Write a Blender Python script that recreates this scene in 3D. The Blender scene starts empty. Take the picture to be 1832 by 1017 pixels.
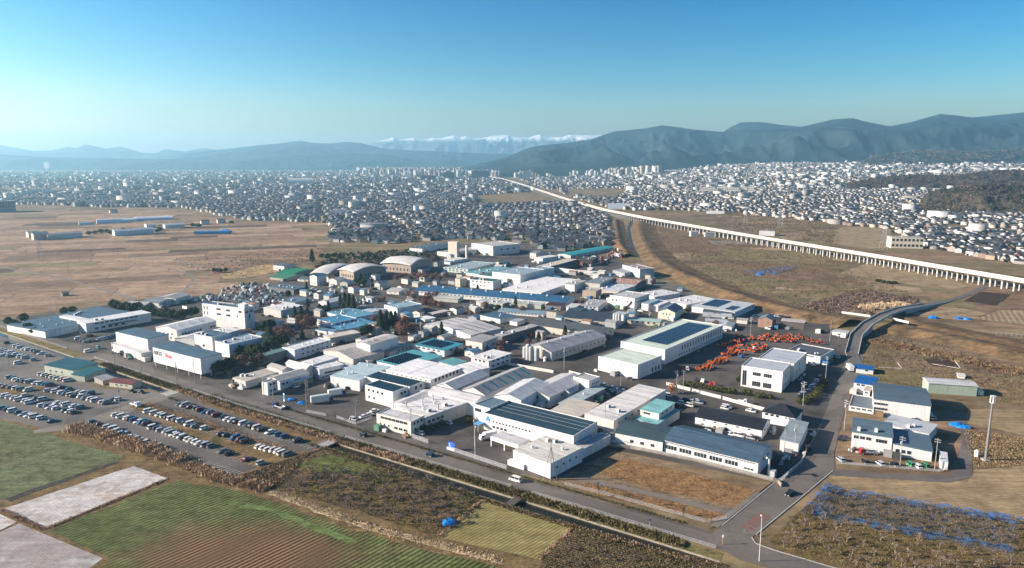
import bpy, math, random
import numpy as np
from mathutils import Vector, Matrix
random.seed(7); rng = np.random.default_rng(7)
R = math.radians
scn = bpy.context.scene
COL = scn.collection

# ------------------------------------------------------------------ camera
FPX, CX, CY, HORIZ, CAMH = 1260.0, 916.0, 508.5, 287.0, 120.0     # focal length in photo pixels, photo centre, horizon row, drone height
PITCH = math.atan((CY - HORIZ) / FPX)
cam = bpy.data.cameras.new('camera'); cam_o = bpy.data.objects.new('camera', cam); COL.objects.link(cam_o)
cam_o.location = (0, 0, CAMH); cam_o.rotation_euler = (math.pi / 2 - PITCH, 0, 0)
cam.sensor_width = 36.0; cam.lens = 36.0 * FPX / 1832.0
cam.clip_start = 1.0; cam.clip_end = 90000.0
scn.camera = cam_o

# ------------------------------------------------------------------ sky, sun, exposure
SUN_EL, SUN_STR, SKY_STR = R(22.0), 5.0, 0.079
SKY_PRE, SKY_POST, SKY_SAT, SKY_HUE, SKY_GAM = (.1, .1, .1, 1), (18.0, 13.3, 12.5, 1), 1.55, 0.4845, 1.6
world = bpy.data.worlds.new('World'); scn.world = world; world.use_nodes = True
nt = world.node_tree; nt.nodes.clear()
sky = nt.nodes.new('ShaderNodeTexSky'); sky.sky_type = 'NISHITA'; sky.sun_disc = False
sky.sun_elevation = SUN_EL; sky.sun_rotation = R(-90.0)            # sun due left of the view
sky.air_density = 1.0; sky.dust_density = 1.0; sky.ozone_density = 2.5; sky.altitude = 300
def wn(t_, **kw):
    n = nt.nodes.new(t_)
    for k, v in kw.items(): setattr(n, k, v)
    return n
# the photograph is graded towards cyan: deepen the clear sky's own blue (one curve for the whole dome)
def vmul(c): n = wn('ShaderNodeMix', data_type='RGBA', blend_type='MULTIPLY'); n.inputs[0].default_value = 1.0; n.inputs[7].default_value = c; return n
m1, m2 = vmul(SKY_PRE), vmul(SKY_POST)
sat = wn('ShaderNodeHueSaturation'); sat.inputs['Saturation'].default_value = SKY_SAT; sat.inputs['Hue'].default_value = SKY_HUE
gam = wn('ShaderNodeGamma'); gam.inputs[1].default_value = SKY_GAM
bg = wn('ShaderNodeBackground'); bg.inputs[1].default_value = SKY_STR
wo = wn('ShaderNodeOutputWorld')
for a_, b_ in ((sky.outputs[0], m1.inputs[6]), (m1.outputs[2], sat.inputs['Color']), (sat.outputs[0], gam.inputs[0]), (gam.outputs[0], m2.inputs[6]), (m2.outputs[2], bg.inputs[0]), (bg.outputs[0], wo.inputs[0])): nt.links.new(a_, b_)
sun = bpy.data.lights.new('sun', 'SUN'); sun.energy = SUN_STR; sun.angle = R(0.53); sun.color = (1.0, 0.87, 0.72)
sun_o = bpy.data.objects.new('sun', sun); COL.objects.link(sun_o)
sun_o.rotation_euler = Vector((-math.cos(SUN_EL), -0.05, math.sin(SUN_EL))).to_track_quat('Z', 'Y').to_euler()
scn.view_settings.view_transform = 'Standard'; scn.view_settings.look = 'None'
scn.view_settings.exposure = 1.22; scn.view_settings.gamma = 1.0
cy = scn.cycles
cy.max_bounces = 5; cy.diffuse_bounces = 2; cy.glossy_bounces = 2; cy.volume_bounces = 1; cy.transparent_max_bounces = 6
cy.use_denoising = True

# ------------------------------------------------------------------ survey: photo measurement -> place on the ground
cp, sp = math.cos(PITCH), math.sin(PITCH)
def G(px, py, z=0.0):
    dx = (px - CX) / FPX; dz = -(py - CY) / FPX
    y = cp + dz * sp; zz = -sp + dz * cp
    t = (z - CAMH) / zz
    return Vector((dx * t, y * t, z))
def PX(x, y, z=0.0):
    zz = z - CAMH; d = y * cp - zz * sp; v = y * sp + zz * cp
    return CX + FPX * x / d, CY - FPX * v / d
ZK = dict(a=(200,530,.1573), b=(400,620,.1573), c=(640,640,.1573), d=(820,660,.1966), e=(1060,680,.2183), g=(1480,640,.2164),
          h=(1180,590,.1671), i=(900,560,.2183), j=(480,420,.177), k=(720,420,.177), l=(960,420,.177), m=(1140,500,.2183),
          n=(540,540,.177), o=(0,590,.1868), p=(160,680,.2293), q=(1480,480,.2163), r=(0,480,.2557), s=(400,480,.2557),
          t=(800,480,.2557), u=(340,490,.1082), w=(0,230,.2654), x=(400,230,.2654), y=(800,200,.2951), z=(1200,180,.345), f=(0,0,1.0))
def V(k, p): a = ZK[k]; return a[0] + p[0] * a[2], a[1] + p[1] * a[2]
def solve_h(px, py, by):                       # height of the point at (px, py) whose foot is seen at row by
    lo, hi = 0.3, 60.0
    for _ in range(40):
        m = (lo + hi) / 2; P = G(px, py, m)
        if PX(P.x, P.y, 0)[1] < by: lo = m
        else: hi = m
    return lo
# street frame: s along the main road (to the lower right), t across it (away from the camera)
A0 = G(603, 779); B0 = G(1255, 974)
YAW = math.atan2(B0.y - A0.y, B0.x - A0.x)
US = Vector((math.cos(YAW), math.sin(YAW), 0)); UT = Vector((-math.sin(YAW), math.cos(YAW), 0))
def bend(s): return 0.036 * max(0.0, -70.0 - s)                    # the road turns a little beyond the car park
def ST(s, t, z=0.0): return Vector((A0.x, A0.y, 0)) + US * s + UT * (t + bend(s)) + Vector((0, 0, z))
def to_st(P): d = Vector((P.x - A0.x, P.y - A0.y, 0)); return d.dot(US), d.dot(UT) - bend(d.dot(US))
def sstep(a, b, x): x = np.clip((x - a) / (b - a), 0, 1); return x * x * (3 - 2 * x)
def ZT(x, y):                                   # the plain, rising to the foot of the hills on the right
    x = np.asarray(x, float); y = np.asarray(y, float)
    d = np.hypot(x, y); az = np.degrees(np.arctan2(x, y))
    return 0.024 * np.clip(d - 1700, 0, 7000) * sstep(2, 22, az)

# ------------------------------------------------------------------ materials
MATS = {}
def nn(t, typ, **kw):
    n = t.nodes.new(typ)
    for k, v in kw.items(): setattr(n, k, v)
    return n
def base_mat(name, rough=.8, metal=0.0):
    m = bpy.data.materials.new(name); m.use_nodes = True
    t = m.node_tree; b = t.nodes['Principled BSDF']
    b.inputs['Roughness'].default_value = rough; b.inputs['Metallic'].default_value = metal
    return m, t, b
def rgba(c): return (c[0], c[1], c[2], 1)
def ramp(t, fac, stops):
    r = nn(t, 'ShaderNodeValToRGB'); e = r.color_ramp.elements
    while len(e) < len(stops): e.new(0.5)
    for q, (p, c) in zip(e, stops): q.position = p; q.color = rgba(c)
    t.links.new(fac, r.inputs[0]); return r.outputs[0]
def noise(t, vec, scale, detail=4, rough=.6):
    n = nn(t, 'ShaderNodeTexNoise'); n.inputs['Scale'].default_value = scale; n.inputs['Detail'].default_value = detail; n.inputs['Roughness'].default_value = rough
    t.links.new(vec, n.inputs['Vector']); return n.outputs[0]
def wpos(t): return nn(t, 'ShaderNodeNewGeometry').outputs['Position']
def opos(t): return nn(t, 'ShaderNodeTexCoord').outputs['Object']
def mixc(t, f, a, b, mode='MIX'):
    m = nn(t, 'ShaderNodeMix', data_type='RGBA', blend_type=mode)
    for sock, v in ((0, f), (6, a), (7, b)):
        if hasattr(v, 'is_linked') or hasattr(v, 'links'): t.links.new(v, m.inputs[sock])
        else: m.inputs[sock].default_value = v if sock == 0 else rgba(v)
    return m.outputs[2]
def mul(c, k): return tuple(min(1, v * k) for v in c)
def bump(t, b, h, strength=.4, dist=.1):
    n = nn(t, 'ShaderNodeBump'); n.inputs['Strength'].default_value = strength; n.inputs['Distance'].default_value = dist
    t.links.new(h, n.inputs['Height']); t.links.new(n.outputs[0], b.inputs['Normal'])
def maprange(t, v, a, b):
    m = nn(t, 'ShaderNodeMapRange'); m.inputs[1].default_value = a; m.inputs[2].default_value = b; t.links.new(v, m.inputs[0]); return m.outputs[0]
def stripes(t, vec, ang, period, soft=True):    # straight furrows or seams, heading ang
    mp = nn(t, 'ShaderNodeMapping'); mp.inputs['Rotation'].default_value = (0, 0, -ang); t.links.new(vec, mp.inputs[0])
    w = nn(t, 'ShaderNodeTexWave', wave_type='BANDS', bands_direction='Y', wave_profile='SIN')
    w.inputs['Scale'].default_value = 0.3142 / period; w.inputs['Distortion'].default_value = 2.2 if soft else 0; w.inputs['Detail'].default_value = 2 if soft else 0
    w.inputs['Detail Scale'].default_value = .3
    t.links.new(mp.outputs[0], w.inputs[0]); return w.outputs[1]
def plain(name, c, rough=.8, var=.12, scale=.35, metal=0.0):
    k = (name,)
    if k in MATS: return MATS[k]
    m, t, b = base_mat(name, rough, metal)
    n = noise(t, opos(t), scale, 5)
    t.links.new(ramp(t, n, [(.3, mul(c, 1 - var)), (.7, mul(c, 1 + var * .6))]), b.inputs['Base Color'])
    MATS[k] = m; return m
def wall_mat(c):                                # painted cladding with rain streaks
    k = ('wall',) + tuple(c)
    if k in MATS: return MATS[k]
    m, t, b = base_mat('wall_cladding', .75)
    v = opos(t); mp = nn(t, 'ShaderNodeMapping'); mp.inputs['Scale'].default_value = (1.2, 1.2, .12); t.links.new(v, mp.inputs[0])
    n = noise(t, mp.outputs[0], .9, 5, .65); n2 = noise(t, v, .12, 3)
    c1 = ramp(t, n, [(.33, mul(c, .62)), (.5, mul(c, .95)), (.7, mul(c, 1.04))])
    t.links.new(mixc(t, .35, c1, ramp(t, n2, [(.35, mul(c, .82)), (.65, c)]), 'MIX'), b.inputs['Base Color'])
    MATS[k] = m; return m
def roof_mat(c, ang=0.0, period=.9, rough=.6, dirt=.25, seam=.25):
    k = ('roof',) + tuple(c) + (round(ang, 2), period, dirt)
    if k in MATS: return MATS[k]
    m, t, b = base_mat('sheet_roof', rough); b.inputs['Specular IOR Level'].default_value = .25
    v = opos(t); n = noise(t, v, .16, 6, .65); n3 = noise(t, v, 1.3, 4, .7)
    st = stripes(t, v, ang, period, False)
    c1 = ramp(t, n, [(.28, mul(c, 1 - dirt)), (.5, c), (.75, mul(c, 1.08))])
    mp = nn(t, 'ShaderNodeMapping'); mp.inputs['Rotation'].default_value = (0, 0, -ang); mp.inputs['Scale'].default_value = (1.3, .10, 1); t.links.new(v, mp.inputs[0])
    n5 = noise(t, mp.outputs[0], .7, 4, .7)
    c2 = mixc(t, .4, c1, ramp(t, n3, [(.38, mul(c, .68)), (.62, mul(c, 1.12))]))
    c2 = mixc(t, .75, c2, ramp(t, n5, [(.36, (.60, .58, .55)), (.6, (1.06,) * 3)]), 'MULTIPLY')
    c2 = mixc(t, maprange(t, noise(t, v, .22, 6, .75), .60, .74), c2, mixc(t, .45, c2, (.16, .11, .08)))
    t.links.new(mixc(t, ramp(t, st, [(.0, (seam,) * 3), (.16, (0, 0, 0))]), c2, mul(c, .55)), b.inputs['Base Color'])
    bump(t, b, st, .25, .05)
    MATS[k] = m; return m
def rust_mat():
    k = ('rust',)
    if k in MATS: return MATS[k]
    m, t, b = base_mat('rusty_sheet', .8); v = opos(t)
    mp = nn(t, 'ShaderNodeMapping'); mp.inputs['Scale'].default_value = (.25, 1, 1); t.links.new(v, mp.inputs[0])
    t.links.new(ramp(t, noise(t, mp.outputs[0], .9, 6, .7), [(.4, (.20, .085, .05)), (.52, (.30, .17, .12)), (.62, (.5, .47, .45))]), b.inputs['Base Color'])
    MATS[k] = m; return m
def field_mat(name, cols, big=.02, fine=.6, furrow=None, fcol=None, famt=.35, bumpy=.5, patch=None):
    k = ('field', name)
    if k in MATS: return MATS[k]
    m, t, b = base_mat(name, .95); v = wpos(t)
    n1 = noise(t, v, big, 5, .6); n2 = noise(t, v, fine, 6, .75)
    st = [(i / max(1, len(cols) - 1) * .44 + .28, c) for i, c in enumerate(cols)]
    c1 = ramp(t, n1, st)
    c2 = mixc(t, .75, c1, ramp(t, n2, [(.34, (.52,) * 3), (.5, (.97,) * 3), (.66, (1.25,) * 3)]), 'MULTIPLY')
    n4 = noise(t, v, fine * .22, 5, .7)
    c2 = mixc(t, .85, c2, ramp(t, n4, [(.34, (.55, .52, .46)), (.5, (1, 1, 1)), (.66, (1.35, 1.3, 1.2))]), 'MULTIPLY')
    mp = nn(t, 'ShaderNodeMapping'); mp.inputs['Rotation'].default_value = (0, 0, -(furrow[0] if furrow else .7)); mp.inputs['Scale'].default_value = (.10, 1.0, 1.0); t.links.new(v, mp.inputs[0])
    n6 = noise(t, mp.outputs[0], fine * .9, 4, .7)
    c2 = mixc(t, .7, c2, ramp(t, n6, [(.36, (.6, .58, .54)), (.62, (1.2, 1.2, 1.15))]), 'MULTIPLY')
    h = n2
    if patch:                                      # bare soil showing through the crop, with an uneven edge
        pc, pa, prx, pry, pcols = patch
        mp2 = nn(t, 'ShaderNodeMapping'); mp2.vector_type = 'TEXTURE'; mp2.inputs['Location'].default_value = (pc[0], pc[1], 0); mp2.inputs['Rotation'].default_value = (0, 0, pa); mp2.inputs['Scale'].default_value = (prx, pry, 1000); t.links.new(v, mp2.inputs[0])
        ln = nn(t, 'ShaderNodeVectorMath', operation='LENGTH'); t.links.new(mp2.outputs[0], ln.inputs[0])
        ad = nn(t, 'ShaderNodeMath', operation='MULTIPLY_ADD'); t.links.new(noise(t, v, .12, 6, .75), ad.inputs[0]); ad.inputs[1].default_value = 1.5; t.links.new(ln.outputs['Value'], ad.inputs[2])
        sm = stripes(t, v, R(50), 1.6); a2 = nn(t, 'ShaderNodeMath', operation='MULTIPLY_ADD'); t.links.new(sm, a2.inputs[0]); a2.inputs[1].default_value = .35; t.links.new(ad.outputs[0], a2.inputs[2])
        c2 = mixc(t, maprange(t, a2.outputs[0], 1.6, 2.15), mixc(t, sm, pcols[0], pcols[1]), c2)
    if furrow:
        s_ = stripes(t, v, furrow[0], furrow[1])
        c2 = mixc(t, famt, c2, mixc(t, s_, fcol or mul(cols[0], .5), mul(cols[-1], 1.15)))
        h = mixc(t, .5, n2, s_)
    t.links.new(c2, b.inputs['Base Color']); bump(t, b, h, bumpy, .4)
    b.inputs['Specular IOR Level'].default_value = .1
    MATS[k] = m; return m
def asphalt(name, c, patch=.35):
    k = ('asphalt', name)
    if k in MATS: return MATS[k]
    m, t, b = base_mat(name, .9); v = wpos(t)
    n1 = noise(t, v, .035, 4, .55); n2 = noise(t, v, .5, 6, .7)
    vo = nn(t, 'ShaderNodeTexVoronoi', feature='F1'); vo.inputs['Scale'].default_value = .05; t.links.new(v, vo.inputs[0])
    c1 = ramp(t, n1, [(.3, mul(c, 1 - patch)), (.5, c), (.72, mul(c, 1 + patch))])
    c2 = mixc(t, .6, c1, ramp(t, n2, [(.3, (.7,) * 3), (.7, (1.1, 1.08, 1.05))]), 'MULTIPLY')
    bw = nn(t, 'ShaderNodeRGBToBW'); t.links.new(vo.outputs['Color'], bw.inputs[0])
    c3 = mixc(t, 1.0, c2, ramp(t, bw.outputs[0], [(.2, (.72,) * 3), (.8, (1.25,) * 3)]), 'MULTIPLY')
    t.links.new(mixc(t, .5, c2, c3), b.inputs['Base Color']); b.inputs['Specular IOR Level'].default_value = .2
    MATS[k] = m; return m
def attr_mat(name, rough=.8, attr='Col'):
    k = ('attr', name)
    if k in MATS: return MATS[k]
    m, t, b = base_mat(name, rough)
    a = nn(t, 'ShaderNodeAttribute', attribute_name=attr); n = noise(t, wpos(t), .25, 3)
    t.links.new(mixc(t, .4, a.outputs[0], ramp(t, n, [(.3, (.7,) * 3), (.7, (1.05,) * 3)]), 'MULTIPLY'), b.inputs['Base Color'])
    MATS[k] = m; return m
def leaf_mat(name, c1, c2, scale=.35):
    k = ('leaf', name)
    if k in MATS: return MATS[k]
    m, t, b = base_mat(name, .9)
    t.links.new(ramp(t, noise(t, wpos(t), scale, 4, .7), [(.35, c1), (.65, c2)]), b.inputs['Base Color'])
    b.inputs['Specular IOR Level'].default_value = .15
    MATS[k] = m; return m
def gloss(name, c, rough=.25, metal=0.0, coat=0.0):
    k = ('gloss', name)
    if k in MATS: return MATS[k]
    m, t, b = base_mat(name, rough, metal); b.inputs['Base Color'].default_value = rgba(c)
    n = noise(t, opos(t), 1.5, 3); t.links.new(ramp(t, n, [(.3, mul(c, .9)), (.7, c)]), b.inputs['Base Color'])
    b.inputs['Coat Weight'].default_value = coat
    MATS[k] = m; return m
GLASS = gloss('window_glass', (.025, .032, .04), .12)
ALU = plain('aluminium_frame', (.5, .52, .54), .4)
WHITEP = plain('white_paint', (.72, .72, .70), .6)
CONC = plain('concrete', (.40, .385, .36), .9, .2, .2)
GALV = plain('galvanised_steel', (.42, .44, .45), .5, .15, .5)
DARK = plain('dark_steel', (.05, .055, .06), .7)
SOLAR = gloss('solar_glass', (.012, .02, .04), .18)

# ------------------------------------------------------------------ mesh helpers
class MB:
    def __init__(s): s.v = []; s.f = []; s.m = []
    def add(s, vs, fs, m=0):
        o = len(s.v); s.v += [tuple(v) for v in vs]; s.f += [tuple(i + o for i in f) for f in fs]; s.m += [m] * len(fs); return s
    def box(s, x0, x1, y0, y1, z0, z1, m=0):
        return s.add([(x0,y0,z0),(x1,y0,z0),(x1,y1,z0),(x0,y1,z0),(x0,y0,z1),(x1,y0,z1),(x1,y1,z1),(x0,y1,z1)],
                     [(0,3,2,1),(4,5,6,7),(0,1,5,4),(1,2,6,5),(2,3,7,6),(3,0,4,7)], m)
    def prism(s, poly, d0, d1, axis='y', m=0):      # poly in the plane across axis, extruded d0..d1
        n = len(poly)
        def P(p, d): return (p[0], d, p[1]) if axis == 'y' else (d, p[0], p[1]) if axis == 'x' else (p[0], p[1], d)
        vs = [P(p, d0) for p in poly] + [P(p, d1) for p in poly]
        fs = [tuple(range(n)), tuple(range(2 * n - 1, n - 1, -1))] + [(i, i + n, (i + 1) % n + n, (i + 1) % n) for i in range(n)]
        return s.add(vs, fs, m)
    def tube(s, p, q, r0, r1=None, n=6, m=0, caps=True):
        r1 = r0 if r1 is None else r1; p = Vector(p); q = Vector(q); d = (q - p)
        if d.length < 1e-6: return s
        d.normalize(); a = d.orthogonal().normalized(); b = d.cross(a)
        vs = [p + (a * math.cos(2 * math.pi * i / n) + b * math.sin(2 * math.pi * i / n)) * r0 for i in range(n)]
        vs += [q + (a * math.cos(2 * math.pi * i / n) + b * math.sin(2 * math.pi * i / n)) * r1 for i in range(n)]
        fs = [(i, (i + 1) % n, (i + 1) % n + n, i + n) for i in range(n)]
        if caps: fs += [tuple(range(n - 1, -1, -1)), tuple(range(n, 2 * n))]
        return s.add(vs, fs, m)
    def mesh(s, name, mats):
        me = bpy.data.meshes.new(name); me.from_pydata(s.v, [], s.f)
        for m in (mats if isinstance(mats, (list, tuple)) else [mats]): me.materials.append(m)
        if any(s.m): me.polygons.foreach_set('material_index', s.m)
        me.update(); return me
def fixn(me):                                     # consistent outward normals
    import bmesh
    bm = bmesh.new(); bm.from_mesh(me); bmesh.ops.recalc_face_normals(bm, faces=bm.faces); bm.to_mesh(me); bm.free(); return me
def ob(name, me, parent=None, loc=None, rz=None, sc=None, **props):
    o = bpy.data.objects.new(name, me); COL.objects.link(o)
    if parent is not None: o.parent = parent
    if loc is not None: o.location = loc
    if rz is not None: o.rotation_euler = (0, 0, rz)
    if sc is not None: o.scale = sc if hasattr(sc, '__len__') else (sc, sc, sc)
    for k, v in props.items(): o[k] = v
    return o
def thing(name, label, cat, loc=(0, 0, 0), rz=0.0, group=None, me=None):
    o = ob(name, me, None, loc, rz, label=label, category=cat)
    if group: o['group'] = group
    return o
def struct(name, me, kind='structure', **kw): return ob(name, me, kind=kind, **kw)
def slot(o, m): s_ = o.material_slots[0]; s_.link = 'OBJECT'; s_.material = m
def ngon(name, pts, m, z): me = bpy.data.meshes.new(name); me.from_pydata([(p[0], p[1], z) for p in pts], [], [tuple(range(len(pts)))]); me.materials.append(m); return me
def inpoly(px, py, poly):
    px = np.asarray(px); py = np.asarray(py); r = np.zeros(px.shape, bool); n = len(poly)
    for i in range(n):
        x1, y1 = poly[i]; x2, y2 = poly[(i + 1) % n]
        if y1 == y2: continue
        r ^= ((y1 > py) != (y2 > py)) & (px < (x2 - x1) * (py - y1) / (y2 - y1) + x1)
    return r
def sheet(name, pxpoly, m, z, kind='structure', k='f', rough_edge=0.0, seg=8.0, parent=None):
    P = [G(*V(k, p), z) for p in pxpoly]; out = []
    for i, a in enumerate(P):
        b = P[(i + 1) % len(P)]; n = max(1, int((b - a).length / seg)) if rough_edge else 1
        for j in range(n):
            q = a.lerp(b, j / n)
            if rough_edge: q = q + Vector((random.uniform(-1, 1), random.uniform(-1, 1), 0)) * rough_edge
            out.append((q.x, q.y))
    import bmesh
    bm = bmesh.new(); f = bm.faces.new([bm.verts.new((x, y, z)) for x, y in out]); bmesh.ops.triangulate(bm, faces=[f])
    bmesh.ops.recalc_face_normals(bm, faces=bm.faces)
    if bm.faces and sum(f.normal.z for f in bm.faces) < 0: bmesh.ops.reverse_faces(bm, faces=bm.faces)
    me = bpy.data.meshes.new(name); bm.to_mesh(me); bm.free(); me.materials.append(m)
    return ob(name, me, parent, **({'kind': kind} if parent is None else {}))
def soup(name, verts, nverts_faces, loops, mats, fcol=None, midx=None):      # big mesh from arrays
    me = bpy.data.meshes.new(name)
    me.vertices.add(len(verts)); me.vertices.foreach_set('co', np.ascontiguousarray(verts, np.float32).ravel())
    me.loops.add(len(loops)); me.loops.foreach_set('vertex_index', np.ascontiguousarray(loops, np.int32))
    st = np.concatenate([[0], np.cumsum(nverts_faces)[:-1]]).astype(np.int32)
    me.polygons.add(len(nverts_faces)); me.polygons.foreach_set('loop_start', st)
    for m in mats: me.materials.append(m)
    if midx is not None: me.polygons.foreach_set('material_index', np.ascontiguousarray(midx, np.int32))
    me.update(calc_edges=True)
    if fcol is not None:
        a = me.attributes.new('Col', 'FLOAT_COLOR', 'FACE'); c = np.ones((len(nverts_faces), 4), np.float32); c[:, :3] = fcol
        a.data.foreach_set('color', c.ravel())
    return me
ORD = 'first second third fourth fifth sixth seventh eighth ninth tenth eleventh twelfth thirteenth fourteenth fifteenth sixteenth seventeenth eighteenth nineteenth twentieth'.split()
def ordw(i):
    n = i + 1
    return ORD[i] if i < 20 else '%d%s' % (n, 'th' if n % 100 in (11, 12, 13) else {1: 'st', 2: 'nd', 3: 'rd'}.get(n % 10, 'th'))
# ================================================================== THE SETTING
# ---- ground sheet with the canal cut into it
BED, C1, C2 = -1.75, -5.4, -11.4                  # canal bed level, wall on the road side, wall on the field side
S_END = 172.0
sl = np.unique(np.concatenate([-np.geomspace(700, 45000, 34)[::-1], np.arange(-700, 701, 50), np.geomspace(700, 45000, 34), [S_END, S_END + .3]]))
tl = np.unique(np.concatenate([-np.geomspace(60, 45000, 46)[::-1], [-30, -13], [C2 - .02, C2, C1, C1 + .02, -.6, 0, 12, 30], np.geomspace(60, 45000, 70)]))
vs = []
for t in tl:
    for s in sl:
        P = ST(s, t if abs(t) < 30 else t - bend(s)); z = float(ZT(P.x, P.y))
        if C2 <= t <= C1 and -700 < s <= S_END: z = BED
        elif C1 < t <= C1 + .03 and -700 < s < S_END + 1: z = -.75
        vs.append((P.x, P.y, z))
ns = len(sl)
fs = [(j * ns + i, j * ns + i + 1, (j + 1) * ns + i + 1, (j + 1) * ns + i) for j in range(len(tl) - 1) for i in range(ns - 1)]
GROUND_M = field_mat('dry_ground', [(.17, .115, .075), (.235, .165, .108), (.165, .14, .078), (.27, .195, .13)], .006, .09, bumpy=.3)
me = bpy.data.meshes.new('ground'); me.from_pydata(vs, [], fs); me.materials.append(GROUND_M); struct('ground', me)
def strip(name, s0, s1, t0, t1, z0, z1, m, step=20, kind='structure', thick=0.0):
    b = MB(); n = max(1, int((s1 - s0) / step))
    for i in range(n):
        a, c = s0 + (s1 - s0) * i / n, s0 + (s1 - s0) * (i + 1) / n
        b.add([ST(a, t0, z0), ST(c, t0, z0), ST(c, t1, z1), ST(a, t1, z1)], [(0, 1, 2, 3)])
        if thick: b.add([ST(a, t0, z0 - thick), ST(c, t0, z0 - thick), ST(c, t0, z0), ST(a, t0, z0)], [(0, 1, 2, 3)])
    return struct(name, b.mesh(name, m), kind)
WATER = gloss('canal_water', (.018, .02, .016), .25)
strip('canal_water', -690, S_END - .05, C2 + .03, C1 - .03, BED + .6, BED + .6, WATER)
CW = plain('canal_concrete', (.30, .27, .21), .9, .3, .3)
b = MB()
for i in range(44):
    a, c = -690 + i * 19.59, -690 + (i + 1) * 19.59
    for (ta, tb, zt) in ((C1 - .02, C1 + .30, -.62), (C2 - .30, C2 + .02, -.1)):
        P = [ST(a, ta), ST(c, ta), ST(c, tb), ST(a, tb)]
        b.add([(p.x, p.y, zb) for zb in (BED, zt) for p in P], [(4, 5, 6, 7), (0, 1, 5, 4), (2, 3, 7, 6)])
struct('canal_wall', b.mesh('canal_wall', CW))
BANK = field_mat('bank_grass', [(.07, .08, .03), (.15, .13, .06), (.22, .17, .09)], .06, .9)
strip('canal_bank', -690, S_END, C1 + .31, -.25, -.6, .03, BANK)
ROADM = asphalt('road_asphalt', (.150, .137, .122), .2)
strip('main_road', -690, 178, .35, 7.4, .08, .08, ROADM)
strip('road_shoulder', -690, 165, 7.4, 9.6, .05, .05, asphalt('shoulder_gravel', (.13, .112, .092), .5))
PAINT = plain('road_paint', (.62, .62, .6), .7, .35, .6)

# ---- industrial ground and side roads
YARD = asphalt('yard_asphalt', (.092, .085, .079), .5)
sheet('industrial_yard', [(0,583),(150,632),(330,690),(640,783),(985,860),(1100,806),(1398,866),(1441,812),(1500,690),(1520,600),(1350,548),(1170,502),(1100,462),(950,436),(780,436),(560,500),(400,512),(200,545),(30,568)], YARD, .03)
XR = asphalt('cross_road_asphalt', (.155, .14, .125), .25)
sheet('cross_road', [(1262,964),(1292,940),(1436,822),(1468,760),(1500,680),(1514,640),(1522,612),(1546,640),(1533,680),(1513,730),(1502,770),(1492,812),(1494,838),(1352,957),(1345,962),(1350,972),(1384,985),(1500,1019),(1560,1040),(1470,1045),(1320,1000)], XR, .11)
sheet('branch_road', [(1484,838),(1560,846),(1690,850),(1712,838),(1722,780),(1706,740),(1722,732),(1738,780),(1740,852),(1700,864),(1600,858),(1487,851)], asphalt('branch_asphalt', (.135, .122, .11), .3), .095)
sheet('cross_road', [(-60,668),(0,667),(150,636),(178,641),(120,657),(0,692),(-60,700)], XR, .10)
sheet('access_road', [(342,700),(318,698),(235,722),(150,752),(60,770),(60,775),(150,768),(205,748),(260,728)], asphalt('access_asphalt', (.20, .18, .155), .3), .065)
sheet('factory_road', [(690,530),(770,548),(745,560),(665,540)], XR, .06)
sheet('river_road', [(1170,500),(1250,520),(1330,540),(1352,547),(1340,552),(1240,528),(1160,507)], XR, .07)
LOT = asphalt('car_park_asphalt', (.125, .114, .105), .25)
lotA = sheet('car_park', [(176,735),(300,706),(345,706),(470,750),(583,797),(470,832),(400,858),(300,822),(140,768)], LOT, .055)
lotB = sheet('car_park', [(-60,640),(-60,590),(60,618),(140,648),(90,668),(140,668),(168,694),(330,706),(240,725),(150,752),(105,772),(60,762),(-60,735)], asphalt('old_car_park', (.15, .138, .125), .35), .045)
# kerb lines
KERB = plain('kerb_concrete', (.36, .35, .33), .9, .2)
def poly_ribbon(name, pts, w, z, m, kind='structure', h=.14, parent=None):
    b = MB()
    for p, q in zip(pts[:-1], pts[1:]):
        d = (q - p); d.z = 0; d.normalize(); n_ = Vector((-d.y, d.x, 0)) * w / 2
        P = [p - n_, q - n_, q + n_, p + n_]
        b.add([(v.x, v.y, z) for v in P] + [(v.x, v.y, z + h) for v in P], [(4,5,6,7),(0,1,5,4),(1,2,6,5),(2,3,7,6),(3,0,4,7)])
    o = ob(name, b.mesh(name, m), parent)
    if parent is None: o['kind'] = kind
    return o
for pts in ([(1292,941),(1436,823),(1468,761)], [(1353,957),(1425,898),(1490,843)], [(1345,962),(1352,973),(1384,985),(1500,1019)]):
    poly_ribbon('kerb', [G(*p) for p in pts], .35, .03, KERB, h=.2)
side = sheet('sidewalk', [(1270,946),(1288,934),(1400,848),(1434,818),(1440,820),(1330,908),(1292,940)], asphalt('sidewalk_asphalt', (.05, .05, .05), .4), .10)
RED = plain('red_road_paint', (.21, .085, .072), .8, .35, .8)
XD = (G(1486, 848) - G(1352, 957)).normalized(); XN = Vector((-XD.y, XD.x, 0))
q0 = G(1352, 950) + XN * .6
for i in range(5):
    for j in range(2):
        o_ = q0 + XD * (i * 2.9 - 1.0) + XN * (j * 2.1 + .2)
        me = ngon('road_block', [tuple((o_ + XD * a + XN * c_)[:2]) for a, c_ in ((0, 0), (2.0, 0), (2.0, 1.8), (0, 1.8))], RED, .13)
        struct('red_road_block', me)

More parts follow.
